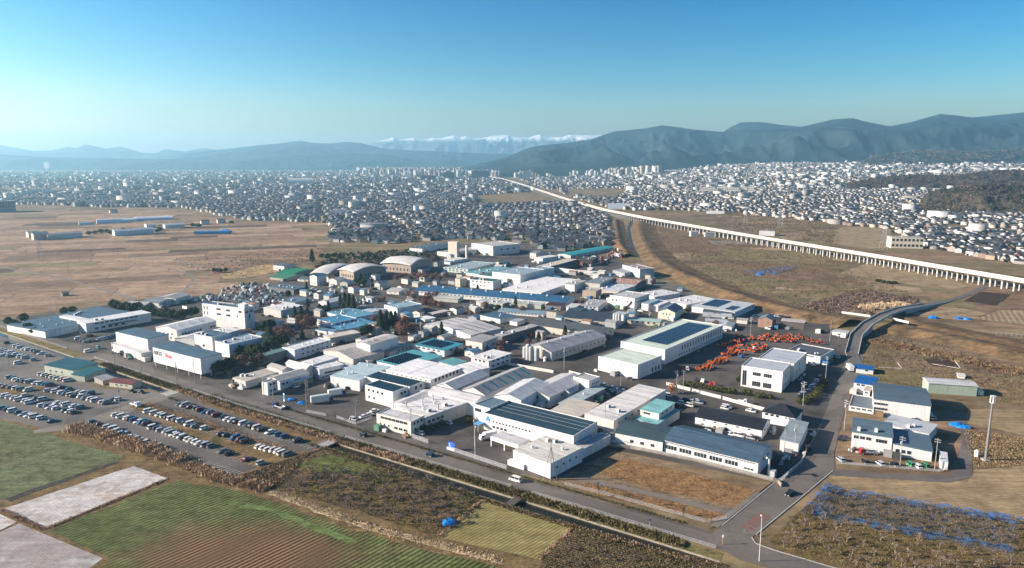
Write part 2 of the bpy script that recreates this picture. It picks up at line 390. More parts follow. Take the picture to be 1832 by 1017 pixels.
# ---- fields near the camera
FA = YAW + R(6)
sp_ = [G(*p_) for p_ in ((265,1000),(392,922),(640,1014),(440,1075))]
sc_ = (sp_[0] + sp_[1] + sp_[2] + sp_[3]) / 4
GREEN = field_mat('winter_grass', [(.065, .085, .026), (.09, .115, .038), (.115, .135, .052), (.17, .14, .07)], .04, .8, (R(50), 1.7), (.05, .06, .02), .14, .9, patch=((sc_.x, sc_.y), math.atan2((sp_[2] - sp_[0]).y, (sp_[2] - sp_[0]).x), 34, 20, ((.085, .048, .028), (.225, .125, .068))))
GREEN2 = field_mat('mown_grass', [(.10, .115, .055), (.14, .165, .085), (.12, .13, .065), (.17, .155, .09)], .03, .8, bumpy=.8)
FROST = field_mat('frosted_stubble', [(.27, .20, .145), (.36, .29, .225), (.56, .56, .57), (.38, .33, .27), (.66, .66, .68)], .12, .6, (R(42), 1.1), (.20, .15, .10), .4)
FROST2 = field_mat('frosted_soil', [(.20, .15, .125), (.30, .255, .235), (.50, .50, .51)], .10, .7, (R(48), .9), (.13, .09, .075), .45)
SOIL = field_mat('turned_soil', [(.075, .085, .03), (.16, .085, .04), (.19, .10, .05), (.12, .06, .032)], .045, .5, (R(50), 1.5), (.05, .028, .015), .45, 1.0)
ORCH = field_mat('orchard_floor', [(.085, .06, .04), (.10, .095, .03), (.16, .115, .055), (.10, .075, .05), (.13, .135, .04)], .05, .8, bumpy=.8)
STRAW = field_mat('pale_stubble', [(.21, .18, .07), (.26, .22, .10), (.22, .20, .08)], .03, .5, (R(46), 1.3), (.17, .14, .055), .4)
BROWNL = field_mat('brown_lawn', [(.22, .13, .065), (.28, .17, .085), (.19, .115, .06)], .06, 1.1, bumpy=.8)
TAN = field_mat('tan_stubble', [(.27, .20, .12), (.33, .25, .155), (.24, .18, .105)], .03, .35, (R(12), 1.7), (.21, .15, .085), .3)
DIRT = field_mat('bare_dirt', [(.16, .12, .08), (.24, .18, .12), (.12, .09, .06)], .06, .7)
VERGE = field_mat('dry_verge', [(.10, .085, .035), (.20, .14, .07), (.14, .10, .05), (.27, .20, .11)], .06, .9, bumpy=.9)
WEED = field_mat('brown_weeds', [(.13, .08, .05), (.19, .12, .075), (.12, .10, .045), (.22, .15, .09)], .03, .45, bumpy=1.0)
# rough ground under and around the fields
sheet('meadow', [(-200,735),(60,762),(140,772),(400,862),(470,838),(585,806)] + [PX(*ST(s_, -11.9)[:2]) for s_ in (10, 60, 110, 150, 168)] + [(1400,1030),(1500,1200),(-200,1200)], VERGE, .02)
sheet('grass_field', [(-100,735),(0,750),(118,788),(222,816),(206,828),(120,856),(20,890),(-100,925)], GREEN2, .05, rough_edge=.5)
sheet('field_ditch', [(203,827),(212,829),(60,882),(20,897),(10,893),(60,874)], field_mat('ditch_mud', [(.05, .05, .045), (.08, .075, .06)], .1, 1.0), .07, rough_edge=.4, seg=3)
sheet('frosty_field', [(2,912),(240,834),(301,856),(80,946)], FROST, .055, rough_edge=.25)
sheet('frosty_field', [(-60,905),(0,920),(30,934),(0,949),(-60,975)], FROST, .055)
sheet('frosty_field', [(-60,970),(0,952),(34,937),(184,999),(160,1017),(120,1060),(-60,1060)], FROST2, .055)
sheet('crop_field', [(86,950),(318,860),(420,880),(520,905),(610,945),(700,968),(800,992),(900,1019),(1000,1060),(140,1060),(200,997)], GREEN, .05, rough_edge=.9)
sheet('crop_row', [(405,897),(470,903),(560,936),(640,968),(625,975),(560,948),(480,915),(420,908)], field_mat('bright_crop', [(.10, .15, .05), (.14, .19, .07), (.09, .12, .04)], .08, 1.2), .085, rough_edge=.7, seg=3)
sheet('orchard_ground', [(478,872),(560,818),(600,810),(858,892),(850,898),(785,962),(640,915)], ORCH, .05, rough_edge=.5)
sheet('lawn_patch', [(530,830),(592,813),(655,831),(685,840),(640,850),(560,842)], field_mat('green_patch', [(.10, .12, .03), (.13, .15, .045), (.09, .09, .03)], .08, .8), .075, rough_edge=.8, seg=4)
sheet('stubble_field', [(862,898),(1023,945),(964,1001),(787,962)], STRAW, .06, rough_edge=.2)
sheet('garden_plot', [(1030,947),(1180,984),(1305,1012),(1320,1060),(950,1060),(970,1003)], field_mat('garden_soil', [(.10, .065, .04), (.13, .10, .05), (.075, .06, .03), (.16, .12, .08)], .06, .9, (R(-30), 1.2), (.06, .04, .025), .3, 1.0), .05, rough_edge=.4)
sheet('car_park_verge', [(232,728),(262,722),(520,812),(545,806),(562,812),(470,838),(440,830)], VERGE, .075, rough_edge=.3, seg=4)
sheet('car_park_verge', [(345,700),(372,706),(600,782),(585,796),(540,790),(450,752),(360,722)], VERGE, .07, rough_edge=.3, seg=4)
sheet('car_park_verge', [(0,697),(40,690),(90,694),(30,708),(-20,716)], VERGE, .06, rough_edge=.5, seg=3)
sheet('vacant_lot', [(985,862),(1100,806),(1358,880),(1302,930),(1268,938)], DIRT, .06)
sheet('brown_lawn', [(1112,820),(1230,846),(1352,877),(1318,908),(1190,880),(1078,850),(1075,838)], BROWNL, .085, rough_edge=.3, seg=3)
sheet('brown_lawn', [(1046,864),(1180,893),(1298,922),(1272,934),(1160,908),(1022,873)], BROWNL, .085, rough_edge=.3, seg=3)
sheet('footpath', [(1035,852),(1120,870),(1306,913),(1300,919),(1110,875),(1030,858)], asphalt('path_gravel', (.17, .15, .125), .3), .105)
sheet('footpath', [(1352,880),(1360,882),(1310,922),(1285,944),(1270,940)], asphalt('pale_path', (.22, .2, .175), .3), .12)
sheet('tan_field', [(1490,850),(1731,862),(1745,840),(1840,830),(1960,880),(1960,960),(1832,933),(1476,871)], TAN, .05, rough_edge=.3)
sheet('orchard_ground', [(1420,925),(1476,871),(1832,933),(1960,960),(1960,1100),(1560,1060),(1390,985),(1375,965)], field_mat('orchard_floor_b', [(.10, .07, .04), (.13, .10, .04), (.17, .12, .06), (.09, .065, .045)], .05, .8, bumpy=.8), .06, rough_edge=.4)
sheet('tan_field', [(1730,732),(1840,734),(1960,736),(1960,800),(1832,779),(1728,757)], TAN, .05, rough_edge=.4)
sheet('weedy_plot', [(1722,765),(1832,786),(1960,810),(1960,850),(1832,833),(1745,840),(1730,800)], WEED, .055, rough_edge=.6)
sheet('weedy_plot', [(1530,600),(1640,625),(1832,660),(1960,680),(1960,730),(1832,725),(1700,700),(1560,680),(1535,640)], field_mat('weeds_b', [(.14, .10, .06), (.15, .13, .06), (.20, .15, .09), (.11, .10, .045)], .03, .5, bumpy=.9), .045, rough_edge=.6)
PLOT_N = [0]
def plot(name, poly, cols, z=.07, fur=None, k='f'):
    PLOT_N[0] += 1; z += PLOT_N[0] * .004                     # each plot a little above the last: no two sheets share a plane
    sheet(name, poly, field_mat('plot_%d_%d' % poly[0], cols, .02, .35, fur, None, .4), z, rough_edge=.4, k=k)
DK = [(.05, .037, .03), (.07, .05, .04)]; TN = [(.26, .2, .12), (.32, .25, .16)]; OL = [(.18, .155, .075), (.23, .185, .10)]; BR = [(.16, .105, .07), (.22, .145, .10)]
plot('ploughed_field', [(1724,539),(1755,522),(1809,527),(1783,547)], DK, .09, (R(20), 3))
plot('tan_field', [(1746,571),(1787,555),(1840,556),(1900,570),(1840,582)], TN, .09, (R(60), 4))
plot('tan_field', [(1647,560),(1709,551),(1768,560),(1744,571)], TN)
plot('ploughed_field', [(1651,642),(1703,644),(1718,660),(1670,655)], DK, .1)
plot('vineyard_plot', [(1707,631),(1832,653),(1900,668),(1832,674),(1731,666)], BR, .09)
plot('tan_field', [(1560,468),(1700,492),(1745,510),(1700,520),(1600,505),(1500,490)], TN)
plot('tan_field', [(1390,452),(1460,448),(1480,470),(1430,472),(1380,462)], OL)
plot('tan_field', [(1500,408),(1590,400),(1600,440),(1560,445),(1490,436)], TN); plot('tan_field', [(1395,418),(1440,415),(1450,428),(1400,430)], TN)
plot('grass_plot', [(1300,440),(1420,455),(1400,475),(1290,462)], OL); plot('grass_plot', [(1210,505),(1350,500),(1380,520),(1330,540),(1250,530)], OL)
plot('weedy_plot', [(1330,470),(1480,478),(1500,495),(1420,505),(1330,490)], BR); plot('grass_plot', [(1440,520),(1560,515),(1560,535),(1470,548)], OL)
plot('weedy_plot', [(1140,420),(1260,425),(1290,450),(1200,450)], BR); plot('tan_field', [(1185,455),(1240,452),(1240,462),(1170,468)], TN)
plot('tan_field', [(1020,341),(1095,340),(1085,354),(1030,352)], [(.2, .14, .09), (.24, .18, .11)]); plot('tan_field', [(850,352),(960,345),(1000,358),(920,362)], [(.22, .15, .09), (.26, .19, .12)])
plot('sports_ground', V('j', (0, 0)) and [(395,492),(470,474),(500,470),(512,476),(500,486),(440,497),(400,500)], [(.36, .25, .13), (.40, .29, .16)], .09)
b = MB(); c0 = G(455, 482); N_ = 40
for i in range(N_):
    a0, a1 = 2 * math.pi * i / N_, 2 * math.pi * (i + 1) / N_
    P = lambda a, k: (c0.x + math.cos(a) * 46 * k * math.cos(.5) - math.sin(a) * 26 * k * math.sin(.5), c0.y + math.cos(a) * 46 * k * math.sin(.5) + math.sin(a) * 26 * k * math.cos(.5), .13)
    b.add([P(a0, .84), P(a1, .84), P(a1, 1), P(a0, 1)], [(0, 3, 2, 1)])
struct('running_track', b.mesh('running_track', plain('track_clay', (.30, .10, .08), .9)))

sheet('straw_strip', [(482,876),(540,896),(640,932),(760,966),(900,1003),(900,1010),(760,975),(640,943),(540,907),(480,884)], field_mat('straw_litter', [(.36, .27, .17), (.5, .39, .26), (.3, .22, .13)], .2, 1.2), .08, rough_edge=.6, seg=3)
# ---- rice fields of the left plain: a patchwork of long plots
plain_poly = [(-250,388),(60,378),(250,372),(420,398),(560,402),(600,440),(500,470),(380,478),(330,505),(345,530),(200,548),(40,572),(-250,560)]
pal = [[(.29, .195, .13), (.35, .238, .162)], [(.235, .155, .102), (.285, .195, .13)], [(.33, .232, .155), (.40, .282, .192)], [(.18, .12, .083), (.22, .15, .104)], [(.10, .07, .052), (.13, .09, .068)], [(.20, .17, .085), (.25, .21, .12)]]
RICE = [field_mat('rice_stubble_%d' % i, p_, .012, .22, (R(14), 3.0), None, .18) for i, p_ in enumerate(pal)]
ra = R(20); ca, sa = math.cos(ra), math.sin(ra)
row = -1400.0
while row < 1400:
    h_ = random.uniform(22, 46); col = -1700 + random.uniform(0, 60)
    while col < 700:
        w_ = random.uniform(60, 150)
        cxy = []
        for (p_, q_) in ((col + .8, row + .7), (col + w_ - .8, row + .7), (col + w_ - .8, row + h_ - .7), (col + .8, row + h_ - .7)):
            cxy.append((p_ * ca - q_ * sa - 100, p_ * sa + q_ * ca + 700))
        mx, my = sum(p_[0] for p_ in cxy) / 4, sum(p_[1] for p_ in cxy) / 4
        if my > 250:
            u_ = PX(mx, my)
            if bool(inpoly(np.array([u_[0]]), np.array([u_[1]]), plain_poly)[0]):
                struct('rice_field', ngon('rice_field', cxy, random.choices(RICE, (5, 4, 4, 2, 1.2, 1))[0], .05 + random.uniform(0, .02)))
        col += w_
    row += h_
RPAL = [[(.20, .145, .09), (.26, .19, .12)], [(.17, .15, .075), (.22, .185, .10)], [(.13, .09, .06), (.18, .125, .085)], [(.30, .22, .14), (.36, .27, .175)], [(.09, .062, .048), (.12, .085, .065)]]
ROUGH = [field_mat('rough_plot_%d' % i, p_, .03, .3, (R(30), 2.4), None, .2) for i, p_ in enumerate(RPAL)]
RZ = [[(1170,425),(1300,408),(1420,432),(1560,474),(1700,504),(1780,532),(1724,585),(1610,548),(1560,548),(1440,545),(1300,508),(1190,462)], [(1125,350),(1300,374),(1420,388),(1520,408),(1610,424),(1680,470),(1560,444),(1400,418),(1250,394)], [(1560,600),(1700,625),(1832,655),(1900,690),(1832,720),(1720,700),(1560,672)]]
ra = R(-24); ca, sa = math.cos(ra), math.sin(ra); row = -900.0
while row < 1300:
    h_ = random.uniform(14, 34); col = -900 + random.uniform(0, 40)
    while col < 1300:
        w_ = random.uniform(20, 60); cxy = [(p_ * ca - q_ * sa + 300, p_ * sa + q_ * ca + 700) for p_, q_ in ((col + .6, row + .5), (col + w_ - .6, row + .5), (col + w_ - .6, row + h_ - .5), (col + .6, row + h_ - .5))]
        mx, my = sum(p_[0] for p_ in cxy) / 4, sum(p_[1] for p_ in cxy) / 4
        if my > 250 and random.random() < .62:
            u_ = PX(mx, my)
            if any(bool(inpoly(np.array([u_[0]]), np.array([u_[1]]), z_)[0]) for z_ in RZ): struct('field_plot', ngon('field_plot', cxy, random.choices(ROUGH, (4, 4, 3, 2, 1))[0], .046 + random.uniform(0, .012)))
        col += w_
    row += h_
PLR = asphalt('farm_road', (.20, .18, .155), .2)
for pts, w_ in (([(-40,470),(120,500),(240,535),(200,560)], 4), ([(300,462),(360,478),(470,490),(530,500)], 4), ([(180,560),(330,520),(350,495),(300,480)], 3)):
    poly_ribbon('farm_road', [G(*p_) for p_ in pts], w_, .06, PLR, h=.04)

# ---- river between two raised banks, and the bridge over it
LEV = field_mat('levee_grass', [(.15, .095, .055), (.21, .14, .08), (.12, .085, .05), (.19, .135, .075)], .05, .35, bumpy=1.0)
def levee(name, pts, wbase, wtop, h, m=LEV):
    b = MB(); P = [G(*p_) for p_ in pts]; Q = []
    for p, q in zip(P[:-1], P[1:]):
        n = max(1, int((q - p).length / 6))
        Q += [p.lerp(q, i / n) for i in range(n)]
    Q.append(P[-1]); prof = [(-wbase, -.1), (-wbase * .75, h * .3), (-wtop, h), (wtop, h), (wbase * 1.0, h * .4), (wbase * 1.9, -.1)]
    for i, p in enumerate(Q):
        d = (Q[min(i + 1, len(Q) - 1)] - Q[max(i - 1, 0)]).normalized(); n_ = Vector((-d.y, d.x, 0))
        for k, (o_, z_) in enumerate(prof):
            j = 0 if k in (0, 5) else random.uniform(-.5, .5)
            v = p + n_ * (o_ + j); b.v.append((v.x, v.y, max(-.1, z_ + j * .5)))
    for i in range(len(Q) - 1):
        for k in range(5): b.f.append((i * 6 + k, i * 6 + k + 1, i * 6 + 7 + k, i * 6 + 6 + k)); b.m.append(0)
    return struct(name, fixn(b.mesh(name, m)))
levee('river_bank', [(1150,392),(1143,410),(1150,432),(1158,448),(1175,470),(1230,500),(1290,525),(1360,548),(1440,566),(1520,583)], 16, 2.2, 4.4)
levee('river_bank', [(1100,396),(1104,420),(1108,440),(1122,460)], 9, 1.5, 4)
levee('river_bank', [(1600,590),(1700,610),(1832,640),(1960,668)], 15, 3, 3.5)
levee('river_bank', [(1580,560),(1640,582),(1720,600),(1832,622),(1960,650)], 12, 2, 2.5)
sheet('river_water', [(1132,384),(1139,386),(1132,412),(1137,440),(1146,460),(1134,460),(1126,440),(1122,410)], gloss('river_water', (.03, .045, .05), .55), .09)
sheet('track_road', [(1165,448),(1230,478),(1330,520),(1380,535),(1374,538),(1320,523),(1220,482),(1158,450)], asphalt('levee_track', (.14, .12, .1), .2), .08)
sheet('farm_road', [(1150,437),(1300,430),(1420,440),(1420,444),(1300,436),(1160,443)], PLR, .08)
# bridge road: over the banks, down towards the viaduct
BR_P = [(1534,655,0), (1524,632,.3), (1532,600,2.2), (1552,580,4.8), (1582,563,5.6), (1612,553,4.0), (1660,545,1.5), (1706,536,.2), (1732,527,.1), (1760,514,.1), (1795,505,.1)]
pts = [G(x_, y_, z_ + .12) for x_, y_, z_ in BR_P]
b = MB(); wall = MB()
for i in range(len(pts)):
    d = (pts[min(i + 1, len(pts) - 1)] - pts[max(i - 1, 0)]); d.z = 0; d.normalize(); n_ = Vector((-d.y, d.x, 0)); w_ = 3.6 if i < 7 else 2.6
    for k in (-1, 1): v = pts[i] + n_ * w_ * k; b.v.append(tuple(v))
    for k in (-1, 1): v = pts[i] + n_ * w_ * k; b.v.append((v.x, v.y, -.2))
for i in range(len(pts) - 1):
    o_ = i * 4; b.f.append((o_, o_ + 1, o_ + 5, o_ + 4)); b.m.append(0)
    if not 3 <= i < 5: b.f += [(o_ + 2, o_, o_ + 4, o_ + 6), (o_ + 1, o_ + 3, o_ + 7, o_ + 5)]; b.m += [1, 1]
    else: b.add([(b.v[o_ + j][0], b.v[o_ + j][1], b.v[o_ + j][2] - 1.1) for j in (0, 1, 5, 4)] + [b.v[o_ + j] for j in (0, 1, 5, 4)], [(0, 3, 2, 1), (0, 4, 7, 3), (1, 2, 6, 5)], 1)
bridge = thing('road_bridge', 'curved concrete road bridge rising over the brown river bank beside the fields', 'bridge', me=fixn(b.mesh('road_bridge', [asphalt('bridge_asphalt', (.13, .125, .12), .15), CONC])))
for k in (-1, 1):
    b = MB(); prev = None
    for i in range(1, 7):
        d = (pts[i + 1] - pts[i - 1]); d.z = 0; d.normalize(); v = pts[i] + Vector((-d.y, d.x, 0)) * 3.7 * k
        if prev is not None:
            dd = (v - prev).normalized(); nn_ = Vector((-dd.y, dd.x, 0)) * .15
            P = [prev - nn_, v - nn_, v + nn_, prev + nn_]
            b.add([tuple(p_ - Vector((0, 0, .2))) for p_ in P] + [tuple(p_ + Vector((0, 0, 1.0))) for p_ in P], [(4,5,6,7),(0,1,5,4),(2,3,7,6),(1,2,6,5),(3,0,4,7)])
        prev = v
    ob('parapet', b.mesh('parapet', plain('pale_concrete', (.55, .55, .54), .9)), bridge)
for pq in (((1505,568),(1556,575)), ((1580,576),(1625,587))):
    w_ = poly_ribbon('flood_wall', [G(*p_) for p_ in pq], .5, 3.2, plain('pale_concrete', (.55, .55, .54)), h=1.6)
    del w_['kind']; w_['label'] = 'low white flood wall running %s from the curved road bridge' % ('left' if pq[0][0] < 1560 else 'right'); w_['category'] = 'wall'

# ---- viaduct
DECK = [(862,314),(900,320),(940,332),(1000,352),(1040,364),(1080,375),(1150,389),(1250,406),(1320,418),(1400,431),(1500,447),(1600,463),(1700,480),(1832,502),(2000,532)]
VH = 11.0
dp = [G(x_, y_, VH) for x_, y_ in DECK]
def resample(P, step):
    out = [P[0].copy()]; acc = 0.0
    for p, q in zip(P[:-1], P[1:]):
        L_ = (q - p).length; t_ = step - acc
        while t_ <= L_: out.append(p.lerp(q, t_ / L_)); t_ += step
        acc = L_ - (t_ - step)
    return out
rail = resample(dp, 12.0)
VC = plain('viaduct_concrete', (.42, .40, .375), .9, .12, .08)
via = thing('railway_viaduct', 'long white concrete railway viaduct on many piers crossing the plain to the right', 'viaduct')
b = MB(); pr = [(-6.2, 0), (-6.2, -1.5), (-4.5, -1.7), (-3.4, -2.7), (3.4, -2.7), (4.5, -1.7), (6.2, -1.5), (6.2, 0), (5.8, 0), (5.8, -1.2), (-5.8, -1.2), (-5.8, 0)]
pb = []
for i, p in enumerate(rail):
    d = (rail[min(i + 1, len(rail) - 1)] - rail[max(i - 1, 0)]).normalized(); n_ = Vector((-d.y, d.x, 0)); pb.append((p, d, n_))
    for o_, z_ in pr: v = p + n_ * o_; b.v.append((v.x, v.y, VH + z_))
K = len(pr)
for i in range(len(rail) - 1):
    for k in range(K): b.f.append((i * K + k, i * K + (k + 1) % K, (i + 1) * K + (k + 1) % K, (i + 1) * K + k)); b.m.append(0)
ob('deck', fixn(b.mesh('deck', VC)), via)
pm = MB(); pm.prism([(-4.2, 0), (-4.2, VH - 3.9), (-5, VH - 2.75), (-2.2, VH - 2.75), (-2.6, VH - 3.9), (-2.6, 0)], -.75, .75, 'x'); pm.prism([(2.6, 0), (2.6, VH - 3.9), (2.2, VH - 2.75), (5, VH - 2.75), (4.2, VH - 3.9), (4.2, 0)], -.75, .75, 'x'); pm.box(-.6, .6, -2.59, 2.59, VH - 3.9, VH - 2.8)
pme = fixn(pm.mesh('pier', VC))
far_p = MB()
vis = [(p, d) for p, d, n_ in pb if True]
for i, (p, d) in enumerate(sorted(vis, key=lambda a: a[0].length)):
    if i < 230: ob('pier', pme, via, (p.x, p.y, 0), math.atan2(d.y, d.x))
b = MB()
for k in (-1, 1):
    for i, (p, d, n_) in enumerate(pb[:-1]):
        q, n2 = pb[i + 1][0], pb[i + 1][2]
        b.add([tuple(p + n_ * k * 6.0 + Vector((0, 0, .0))), tuple(q + n2 * k * 6.0), tuple(q + n2 * k * 6.0 + Vector((0, 0, .7))), tuple(p + n_ * k * 6.0 + Vector((0, 0, .7)))], [(0, 1, 2, 3)])
ob('noise_barrier', b.mesh('noise_barrier', plain('barrier_panel', (.46, .45, .43), .6)), via)

# ---- mountains: ridge lines at their distances, with spurs, in front of them the foothills
def vnoise(x, y, seed, octs=5):
    r = np.zeros_like(x); a = 1.0; f = 1.0; tot = 0
    for o_ in range(octs):
        xi = np.floor(x * f).astype(np.int64); yi = np.floor(y * f).astype(np.int64); fx = x * f - xi; fy = y * f - yi
        fx = fx * fx * (3 - 2 * fx); fy = fy * fy * (3 - 2 * fy)
        def hsh(i, j): n = (i * 374761393 + j * 668265263 + (seed + o_) * 2147483647) & 0xffffffff; n = ((n ^ (n >> 13)) * 1274126177) & 0xffffffff; return ((n ^ (n >> 16)) & 0xffff) / 65535.0
        v = (hsh(xi, yi) * (1 - fx) + hsh(xi + 1, yi) * fx) * (1 - fy) + (hsh(xi, yi + 1) * (1 - fx) + hsh(xi + 1, yi + 1) * fx) * fy
        r += (1 - np.abs(2 * v - 1)) * a; tot += a; a *= .52; f *= 2.03
    return r / tot
def mountains(name, prof, D, depth, m, seed, base=0.0, nx=420, ny=46, spur=.55, relief=1.0, ends=(1, 1)):
    xs = np.linspace(prof[0][0], prof[-1][0], nx); ridge = np.interp(xs, [p_[0] for p_ in prof], [p_[1] for p_ in prof])
    smooth = np.convolve(np.pad(ridge, 60, 'edge'), np.hanning(81) / np.hanning(81).sum(), 'same')[60:-60]
    un = np.linspace(0, 1, nx); taper = (sstep(0, .12, un) if ends[0] else np.ones(nx)) * (sstep(0, .12, 1 - un) if ends[1] else np.ones(nx))
    X = np.zeros((ny, nx)); Y = np.zeros((ny, nx)); Z = np.zeros((ny, nx))
    for j in range(ny):
        v = j / (ny - 1)                              # 0 foot, .72 ridge, 1 back foot
        rdist = D - depth + depth * 1.4 * v
        tx = (xs - CX) / FPX
        X[j] = tx * rdist; Y[j] = rdist
        k = v / .714
        env = np.where(k <= 1, np.clip(k, 0, 1) ** 1.15, np.clip(1 - (k - 1) / .4, 0, 1) ** .8)
        top = CAMH + (HORIZ - (smooth + (ridge - smooth) * float(env) ** 3)) / FPX * D
        nz = vnoise(X[j] / (depth * .42), Y[j] / (depth * .55), seed)
        fine = vnoise(X[j] / (depth * .1), Y[j] / (depth * .1), seed + 9, 4) - .5
        sp_ = 1 - spur * (1 - env) * (1.15 - 1.3 * nz)
        h_ = (top - base) * env * np.clip(sp_, .15, 1.3) + fine * (top - base) * .20 * np.sin(np.pi * np.clip(env, 0, 1)) ** .5 * np.where(k > .93, .08, 1)
        h_ = h_ + (nz - .56) * relief * (top - base) * 4 * float(env) * (1 - float(env))
        h_ = np.minimum(h_, (top - base) * (.5 + .5 * float(env)))
        h_ = h_ * taper - 70 * (1 - taper)
        Z[j] = base + np.maximum(h_, -130 if taper.min() < 1 else -30)
        if v in (0.0, 1.0): Z[j] = base - 60
    Vv = np.stack([X, Y, Z], -1).reshape(-1, 3)
    idx = np.arange(ny * nx).reshape(ny, nx)
    q = np.stack([idx[:-1, :-1], idx[:-1, 1:], idx[1:, 1:], idx[1:, :-1]], -1).reshape(-1)
    me = soup(name, Vv, np.full((ny - 1) * (nx - 1), 4), q, [m]); me.polygons.foreach_set('use_smooth', np.ones(len(me.polygons), bool))
    struct(name, me); return Vv.reshape(ny, nx, 3)
def forest_mat(name, c1, c2, sc, snow=None):
    m, t, bs = base_mat(name, .95); v = wpos(t); n = noise(t, v, sc, 6, .7)
    c = ramp(t, n, [(.38, c1), (.62, c2)])
    if snow:
        sep = nn(t, 'ShaderNodeSeparateXYZ'); t.links.new(v, sep.inputs[0])
        ad = nn(t, 'ShaderNodeMath', operation='MULTIPLY_ADD'); t.links.new(noise(t, v, .0011, 6, .7), ad.inputs[0]); ad.inputs[1].default_value = snow[1]; t.links.new(sep.outputs[2], ad.inputs[2])
        mr = nn(t, 'ShaderNodeMapRange'); mr.inputs[1].default_value = snow[0]; mr.inputs[2].default_value = snow[0] + snow[2]; t.links.new(ad.outputs[0], mr.inputs[0])
        c = mixc(t, mr.outputs[0], c, (.92, .92, .92))
    t.links.new(c, bs.inputs['Base Color']); bs.inputs['Specular IOR Level'].default_value = .05
    return m
FOREST = forest_mat('wooded_hillside', (.005, .018, .025), (.034, .053, .054), .004)
RIGHT_P = [(740,286),(800,281),(860,277),(903,275),(947,263),(983,260),(1021,256),(1051,252),(1095,237),(1119,235),(1148,232),(1178,227),(1198,229),(1234,234),(1284,238),(1330,233),(1386,232),(1421,229),(1476,216),(1510,214),(1538,221),(1576,228),(1614,221),(1662,207),(1700,211),(1728,215),(1766,217),(1832,214),(1960,205),(2300,215),(2700,220)]
mountains('mountain_range', RIGHT_P, 7600, 2400, FOREST, 3, 60, spur=.8, nx=760, ny=84, relief=1.7)
mountains('mountain_range', [(1150,262),(1240,245),(1284,237),(1314,222),(1348,221),(1386,226),(1450,232),(1600,232),(1700,215),(1766,209),(1832,202),(2000,205),(2400,210)], 9000, 2200, FOREST, 14, 60)
mountains('mountain_range', [(-400,250),(-200,268),(0,262),(21,261),(74,271),(106,270),(133,264),(151,266),(167,259),(186,263),(202,267),(228,263),(265,274),(289,275),(305,268),(340,272),(374,266),(411,270),(424,271),(460,264),(520,266),(640,268)], 15000, 3200, forest_mat('far_hillside', (.05, .05, .04), (.10, .09, .07), .003, (900, 260, 300)), 5, 0)
mountains('mountain_range', [(250,283),(330,276),(400,269),(453,263),(480,260),(506,258),(546,253),(565,257),(599,258),(626,255),(652,257),(692,267),(745,270),(798,272),(860,275),(950,277),(1060,280)], 12500, 3000, FOREST, 8, 0)
mountains('foothills', [(-500,270),(-200,280),(0,275),(80,281),(170,283),(300,285),(420,283),(520,275),(600,272),(700,278),(850,285)], 10500, 1800, FOREST, 21, -10, spur=.8)
mountains('mountain_range', [(560,262),(591,255),(647,255),(667,254),(687,252),(700,250),(708,247),(718,251),(730,250),(742,248),(752,251),(765,251),(777,248),(790,249),(800,247),(814,244),(825,247),(835,245),(850,249),(862,249),(883,245),(909,243),(927,247),(945,248),(965,242),(978,246),(989,247),(1003,247),(1018,243),(1036,244),(1066,244),(1080,243),(1120,250),(1250,240),(1560,229),(1577,226),(1600,221),(1640,235),(1700,245)], 18500, 3200, forest_mat('snowy_peaks', (.09, .10, .11), (.16, .16, .16), .002, (690, 240, 90)), 31, 0, nx=700, spur=.35)
# wooded knolls among the houses on the right
KN1 = mountains('wooded_hill', [(1440,334),(1500,328),(1560,318),(1620,311),(1680,313),(1760,306),(1850,303),(1960,300),(2100,310)], 2500, 420, forest_mat('knoll_wood', (.03, .033, .024), (.09, .066, .052), .02), 41, 10, nx=260, ny=26)
KN2 = mountains('wooded_hill', [(1600,352),(1660,342),(1710,332),(1760,326),(1832,332),(1960,326),(2100,330)], 1750, 260, forest_mat('knoll_wood_b', (.03, .035, .024), (.085, .066, .05), .03), 43, 0, nx=200, ny=24)
KN3 = mountains('wooded_hill', [(1480,292),(1560,279),(1640,270),(1720,274),(1832,266),(1960,262),(2100,268)], 5200, 700, FOREST, 47, 60, nx=200, ny=24)
